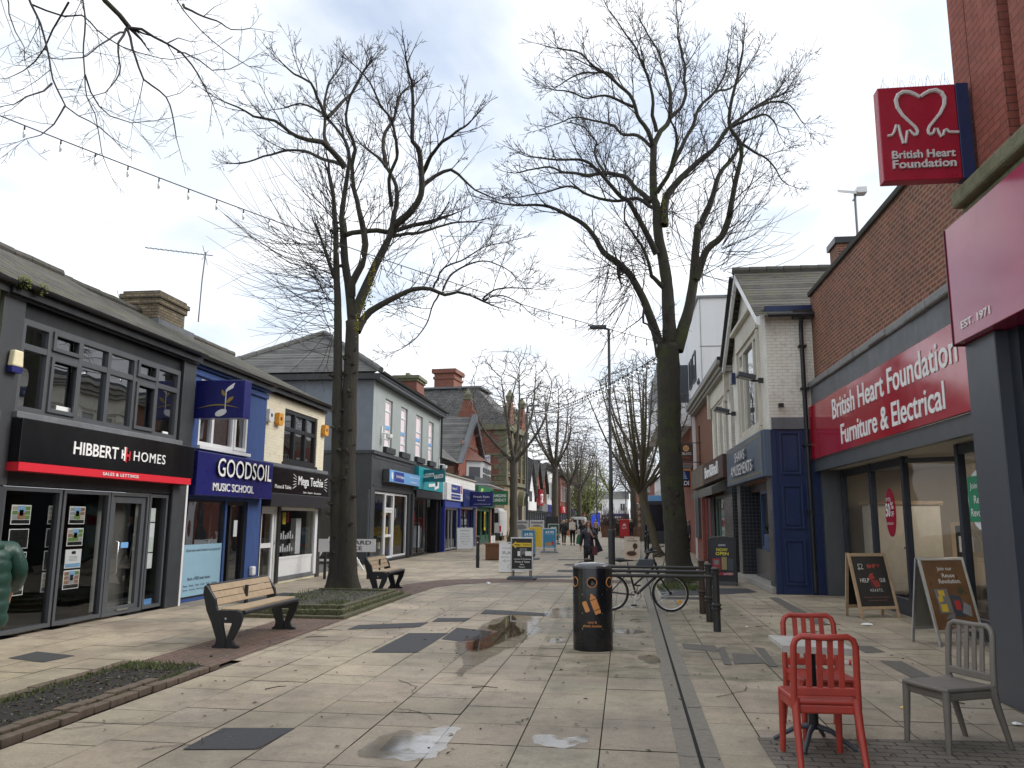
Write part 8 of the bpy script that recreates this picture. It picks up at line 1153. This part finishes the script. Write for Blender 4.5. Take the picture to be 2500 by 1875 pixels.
# ---------------------------------------------------------------- vehicles
def van(label, loc, rz, w=1.9, h=2.3, L_=5.0, col=None):
    t = thing('white_van', label, 'van', loc, rz); col = col or mat('van_white', (.72, .73, .74), .3, .04, coat=.4); W = w/2; b = M()
    b.prism([(-W, .35), (W, .35), (W, h*.62), (W*.94, h*.9), (W*.80, h), (-W*.80, h), (-W*.94, h*.9), (-W, h*.62)], lambda u, v, q: (u*(1 if q < L_*.75 else 1), q, v), 0, L_*.72); b.side([(L_*.72, .35), (L_, .35), (L_, h*.45), (L_*.86, h*.55), (L_*.74, h*.97), (L_*.72, h*.97)], -W*.97, W*.97); b.obj('body', col, t, bevel=.05)
    for x in (-W*.45, W*.45): M().box(x-W*.36, x+W*.36, -.012, .0, h*.55, h*.85).obj('rear_window', mat('van_glass', (.03, .035, .04), .1), t)
    M().box(-W, W, -.08, .05, .32, .6).obj('bumper', DKGREY, t, bevel=.03); M().box(-.26, .26, -.09, -.081, .42, .53).obj('number_plate', YEL, t); M().box(-.006, .006, -.012, 0, .62, h*.95).obj('door_gap', BLK, t)
    for s_ in (-1, 1): M().box(s_*W*.97-.07, s_*W*.97+.07, -.015, .03, .7, 1.15).obj('tail_light', RED, t)
    for y in (.9, L_-.9):
        for s_ in (-1, 1): M().lathe([(.1, -.1), (.33, -.1), (.33, .1), (.1, .1)], 18, (0, 0, 0)).xf(Matrix.Translation((s_*W*.9, y, .33)) @ Matrix.Rotation(R(90), 4, 'Y')).obj('wheel', RUB, t, smooth=40)
    return t
van('white van parked in the side street beside the bank wall', (-9.75, 62.6, 0), 0, 1.75, 2.5, 5); van('white van standing in the street behind the walkers', (-4.6, 98, 0), 0, 1.95, 2.0, 4.6)
for lab, x, y, w, h in (('distant pale van in the middle of the street end', -1.6, 150, 2.0, 2.2), ('distant white lorry at the far end', -3.2, 170, 2.4, 3.2), ('distant silver van by the lamp post', .3, 160, 2.0, 2.4)): van(lab, (x, y, 0), 0, w, h)
t = thing('blue_screen', 'bright blue upright information screen above the distant walkers', 'sign', (-3.07, 122, 0)); M().box(-.68, .68, -.15, .15, 0, 2.75).obj('case', BLK, t); M().box(-.62, .62, -.17, -.151, .6, 2.68).obj('screen', emit('screen_blue', (.015, .04, .35), .6), t)
# ---------------------------------------------------------------- people
def skin(name, verts, edges, rads, m, parent, root=0, sub=1):
    me = bpy.data.meshes.new(name); me.from_pydata([tuple(v) for v in verts], edges, []); me.materials.append(m); o = bpy.data.objects.new(name, me); C.objects.link(o); o.parent = parent
    md = o.modifiers.new('skin', 'SKIN'); md.use_smooth_shade = True; md.branch_smoothing = .6
    for i, r_ in enumerate(rads): me.skin_vertices[0].data[i].radius = (r_ if isinstance(r_, tuple) else (r_, r_)); me.skin_vertices[0].data[i].use_root = (i == root)
    s_ = o.modifiers.new('subdivision', 'SUBSURF'); s_.levels = s_.render_levels = sub; return o
def lobe(b, c, rx, ry, rz_, n=10, k=7, cut=None):
    vs = []; 
    for i in range(k+1):
        a = math.pi*i/k
        for j in range(n): g = 2*math.pi*j/n; vs.append((c[0]+rx*math.sin(a)*math.cos(g), c[1]+ry*math.sin(a)*math.sin(g), c[2]+rz_*math.cos(a)))
    fs = [(i*n+j, (i+1)*n+j, (i+1)*n+(j+1) % n, i*n+(j+1) % n) for i in range(k) for j in range(n)]
    if cut: fs = [f for f in fs if not cut(sum((Vector(vs[q]) for q in f), Vector())/4)]
    b.add(vs, fs)
SKINM = mat('skin_tone', (.50, .29, .21), .55, .08, 8)
def person(label, loc, rz, h, coat, legs, hair, coat_len=.62, phase=.12, hair_len=.05, arms=((.0, 0), (.0, 0)), bulk=1.0, shoes=None, bag=None, lift=None, group=None, clothcol2=None):
    t = thing('person', label, 'person', loc, rz, group); k = h/1.70; V = []; E_ = []; Rr = []
    def a(p, r_, par=None):
        V.append(Vector(p)*k); Rr.append(r_*k if not isinstance(r_, tuple) else (r_[0]*k, r_[1]*k))
        if par is not None: E_.append((par, len(V)-1))
        return len(V)-1
    pel = a((0, 0, .92), (.13, .10)); sp = a((0, .01, 1.12), (.115, .09), pel); chs = a((0, .01, 1.32), (.13, .095), sp); nk = a((0, .005, 1.46), .05, chs); jaw = a((0, -.02, 1.535), (.058, .062), nk); hd = a((0, -.008, 1.60), (.074, .088), jaw); tp = a((0, .0, 1.672), (.052, .062), hd); ns = a((0, -.105, 1.585), .012, hd)
    J = {}
    for s_, (sw, bend) in zip((-1, 1), arms):
        up_ = lift if (lift and s_ == lift[0]) else None; sh = a((s_*.165*bulk, .01, 1.385), .058, chs)
        if up_: el = a((s_*.235, -.05, 1.13), .044, sh); wr = a((s_*.13, -.24, 1.22), .03, el); pm = a((s_*.09, -.28, 1.27), (.036, .02), wr); hd_dir = Vector((-s_*.3, -.4, .8)).normalized()
        else: el = a((s_*.225*bulk, sw*.5+.02, 1.12), .043, sh); wr = a((s_*.245*bulk, sw-bend, .895), .029, el); pm = a((s_*.248*bulk, sw*1.12-bend*1.2, .83), (.022, .036), wr); hd_dir = Vector((0, (sw-bend)*.3-.05, -1)).normalized()
        for q, (off, ln) in enumerate(((-.030, .068), (-.010, .080), (.010, .075), (.028, .058))):
            base = V[pm]/k; ac = Vector((0, 1, 0)) if not up_ else Vector((0, 0, 1)).cross(hd_dir).normalized(); p1 = base+hd_dir*.035+ac*off; p2 = p1+hd_dir*ln*.5; p3 = p2+(hd_dir+Vector((-s_*.35, -.1, 0))).normalized()*ln*.5; f1 = a(p1, .009, pm); f2 = a(p2, .0085, f1); a(p3, .007, f2)
        th = a(V[pm]/k+Vector((-s_*.02, -.03, .01)), .010, pm); a(V[pm]/k+hd_dir*.04+Vector((-s_*.03, -.045, 0)), .009, th); J[s_] = (sh, el, wr)
    for s_ in (-1, 1):
        st = s_*phase; hp = a((s_*.085, 0, .86), .088, pel); kn = a((s_*.095, -st*.45-.02, .49), .058, hp); an = a((s_*.095, st*-1.0+.0 if st > 0 else -st*1.0, .09), .036, kn); he = a((s_*.095, V[an].y/k+.0, .045), .036, an); a((s_*.105, V[an].y/k-.13, .028), (.035, .024), he); J[s_*2] = (hp, kn, an)
    skin('body', V, E_, Rr, SKINM, t)
    def sub(name, idx_chains, extra, m):
        ids = []; vs = []; es = []; rs = []
        for ch in idx_chains:
            prev = None
            for i, r_ in ch:
                if isinstance(i, int): key = i; p = V[i]
                else: key = tuple(i); p = Vector(i)*k
                if key not in ids: ids.append(key); vs.append(p); rs.append((r_[0]*k, r_[1]*k) if isinstance(r_, tuple) else r_*k)
                j = ids.index(key)
                if prev is not None: es.append((prev, j))
                prev = j
        return skin(name, vs, es, rs, m, t)
    bl = bulk; hem = 1.40-coat_len
    trunk = [(nk, .066), (chs, (.165*bl, .125*bl)), (sp, (.16*bl, .125*bl)), (pel, (.175*bl, .14*bl))]
    if hem < .84: trunk += [((0, 0, hem), (.185*bl, .15*bl))]
    ch = [trunk]
    for s_ in (-1, 1): sh, el, wr = J[s_]; w3 = V[el].lerp(V[wr], .92)/k; ch.append([(chs, (.165*bl, .125*bl)), (sh, .082*bl), (el, .066*bl), (tuple(w3), .052*bl)])
    sub('jacket', ch, None, coat)
    sub('trousers', [[(pel, (.15, .115)), (J[-2][0], .10), (J[-2][1], .072), (tuple(V[J[-2][2]]/k+Vector((0, 0, .03))), .056)], [(pel, (.15, .115)), (J[2][0], .10), (J[2][1], .072), (tuple(V[J[2][2]]/k+Vector((0, 0, .03))), .056)]], None, legs)
    b = M()
    for s_ in (-1, 1): an = V[J[s_*2][2]]; lobe(b, (an.x+.004*s_, an.y-.055*k, .045*k), .048*k, .14*k, .05*k)
    b.obj('shoes', shoes or BLK, t, smooth=90)
    b = M(); lobe(b, (0, .018*k, 1.615*k), .098*k, .108*k, .098*k, 14, 10, lambda c: c.y < -.045*k and c.z < 1.645*k)
    if hair_len > .06: lobe(b, (0, .045*k, (1.60-hair_len*.5)*k), .105*k, .075*k, (hair_len*.62+.05)*k, 12, 8, lambda c: c.y < -.01*k); lobe(b, (-.085*k, -.01*k, 1.57*k), .03*k, .05*k, .09*k, 8, 6); lobe(b, (.085*k, -.01*k, 1.57*k), .03*k, .05*k, .09*k, 8, 6)
    b.obj('hair', hair, t, smooth=90)
    b = M()
    for s_ in (-1, 1): lobe(b, (s_*.03*k, -.083*k, 1.607*k), .010*k, .006*k, .006*k, 8, 5)
    b.box(-.022*k, .022*k, -.084*k, -.076*k, 1.548*k, 1.556*k); b.obj('eyes_and_mouth', mat('dark_features', (.09, .035, .03), .5), t); b = M(); [lobe(b, (s_*.083*k, .0, 1.59*k), .012*k, .02*k, .03*k, 8, 5) for s_ in (-1, 1)]; b.obj('ears', SKINM, t, smooth=90)
    return t
NVC = mat('navy_coat', (.012, .015, .028), .55, .25, 14, .2, 30); BKC = mat('black_coat', (.014, .014, .017), .7, .3, 12); BLT = mat('black_trousers', (.013, .013, .016), .85, .2, 12); HB_ = mat('auburn_hair', (.17, .085, .05), .6, .25, 30); HBL = mat('blond_hair', (.38, .27, .15), .6, .2, 30); HG = mat('grey_hair', (.25, .24, .23), .7, .2, 30); HD = mat('dark_hair', (.03, .022, .018), .6, .2, 30); GRC = mat('green_puffer', (.014, .055, .042), .45, .2, 8, .3, 12)
W = person('woman with auburn hair in dark navy coat walking towards us past the lamp post', (-.82, 24.4, 0), R(4), 1.585, NVC, BLT, HB_, .80, .14, .12, ((.06, .0), (0, 0)), 1.08, lift=(1,))
b = M().tube([(.10, -.165, 1.33), (.02, -.185, 1.15), (-.02, -.19, 1.05)], .008, 6); b = M().tube([(-.13, -.10, 1.36), (-.02, -.185, 1.14), (.10, -.20, .95), (.16, -.18, .84)], .010, 6); b.box(.10, .24, -.24, -.16, .60, .84); b.obj('shoulder_bag', mat('wine_leather', (.09, .012, .02), .5), W, bevel=.02)
b = M(); lobe(b, (0, -.085, 1.30), .045, .025, .07); b.obj('scarf', mat('grey_scarf', (.30, .36, .36), .8), W, smooth=90); b = M(); [lobe(b, (.0, -.185, z), .014, .008, .014, 8, 5) for z in (1.05, .9, .75)]; b.obj('buttons', MGREY, W)
b = M(); b.add([(.17, .02, 1.18), (.24, -.02, 1.14), (.42, .06, .72), (.20, .05, .64), (.19, .1, .8), (.36, .12, .74)], [(0, 1, 2, 3), (0, 3, 4), (1, 5, 2), (0, 4, 5, 1), (3, 2, 5, 4)]); b.obj('coat_flap', NVC, W)
G = person('figure in a dark green puffer coat cut off at the left edge', (-6.25, 7.45, 0), R(232), 1.58, GRC, BLT, HD, .82, .1, .05, ((-.02, .34), (-.02, .34)), 1.62); b = M()
b.lathe([(.20, .50), (.262, .53)]+[(.268+.014*abs(math.sin(math.pi*i/5))-.0005*i, .53+.026*i) for i in range(1, 27)]+[(.22, 1.27), (.12, 1.33)], 26, (0, 0, 0), 0, 1.0, .9)
for i in range(len(b.v)): v = Vector(b.v[i]); q = .018*noise.noise(v*7); b.v[i] = (v.x*(1+q*3), v.y*(1+q*3), v.z+q)
b.obj('quilting', GRC, G, smooth=90); b = M(); lobe(b, (0, .09, 1.30), .17, .13, .10, 14, 8); b.obj('hood', GRC, G, smooth=90)
Mn = person('tall man in black coat with cream backpack walking away, green bag in hand', (-2.82, 53, 0), R(178), 1.80, BKC, BLT, HG, .66, .12, .04, ((.03, 0), (-.05, 0)), 1.1); M().box(-.2, .2, .16, .38, .98, 1.46).box(-.15, .15, .38, .44, 1.02, 1.25).obj('backpack', mat('cream_canvas', (.60, .55, .46), .8), Mn, bevel=.05)
t = thing('shopping_bag', 'dark green bag hanging from the hand of the backpack man', 'bag', (-2.42, 53.0, .1)); M().plate([(-.17, 0), (.17, 0), (.15, .4), (.04, .62), (-.04, .62), (-.15, .4)], -.06, .06).obj('bag', GREEN, t, bevel=.02); M().ring((0, 0, .68), .05, .1, .01, 12).obj('handles', GREEN, t)
w2 = person('fair haired woman in black with orange bag beside the backpack man', (-3.42, 53.6, 0), R(172), 1.62, BKC, BLT, HBL, .6, .15, .1, ((.08, 0), (-.08, 0)), 1.05); M().box(-.38, -.24, -.1, .12, .62, .92).obj('orange_bag', mat('orange_bag', (.65, .16, .04), .6), w2, bevel=.03)
w3 = person('blond woman in black walking towards us with a patterned white bag', (-2.08, 51.2, 0), R(10), 1.66, BKC, BLT, HBL, .6, .12, .08, ((.04, .06), (-.04, 0)), 1.05); M().box(-.34, -.2, -.2, .1, .72, 1.05).obj('patterned_bag', mat('patterned_bag', (.45, .45, .45), .7, .45, 30), w3, bevel=.03)
p = person('walker with a bright pink backpack far down the street', (-2.3, 90, 0), R(180), 1.72, NVC, BLT, HD, .6, .1); M().box(-.2, .2, .12, .34, .95, 1.42).obj('backpack', mat('hot_pink', (.62, .03, .12), .6), p, bevel=.05)
person('dark figure walking away beside the pink backpack', (-1.35, 84.5, 0), R(180), 1.76, BKC, BLT, HD, .66, .12); person('figure in black jacket and olive trousers left of the nearest lamp post', (-.3, 84, 0), R(185), 1.72, BKC, mat('olive_trousers', (.05, .045, .03), .8), HD, .55, .12, .05, bulk=1.15)
person('slim dark figure standing between lamp post and post box', (.12, 79, 0), R(190), 1.6, BKC, BLT, HD, .8, .06); person('fair haired figure in black just right of the post box', (1.43, 80.5, 0), R(175), 1.74, BKC, BLT, HBL, .85, .1, .08)
person('person in dark purple coat by the kiosk, behind the feather banner', (2.3, 64, 0), R(60), 1.62, mat('purple_coat', (.03, .02, .05), .7), BLT, HD, .75, .1); person('seated-height man in dark blue jacket at the cafe wall, right of the trunk', (3.75, 44, 0), R(-80), 1.66, NVC, BLT, HG, .6, .05)
for i, (lab, x, y) in enumerate((('dark figure far left of the pink backpack', -3.9, 93), ('pair member in black before the white van', -4.5, 80), ('pale coated distant figure near the blue screen', -1.9, 108), ('last small figure in the distant middle', -.9, 118), ('dark figure near the far left trees', -5.2, 86), ('figure in a pale coat passing the far left shops', -5.8, 78), ('dark figure between the two willows and the van', -3.6, 102), ('figure in black crossing before the end building', .6, 112), ('walker in navy just left of the shrub planter', -1.9, 76))): person(lab, (x, y, 0), R(180 if i % 2 else 10), 1.7, (BKC, NVC, mat('tan_coat', (.3, .22, .14), .8))[i % 3], BLT, (HD, HBL, HG)[i % 3], .6, .1)
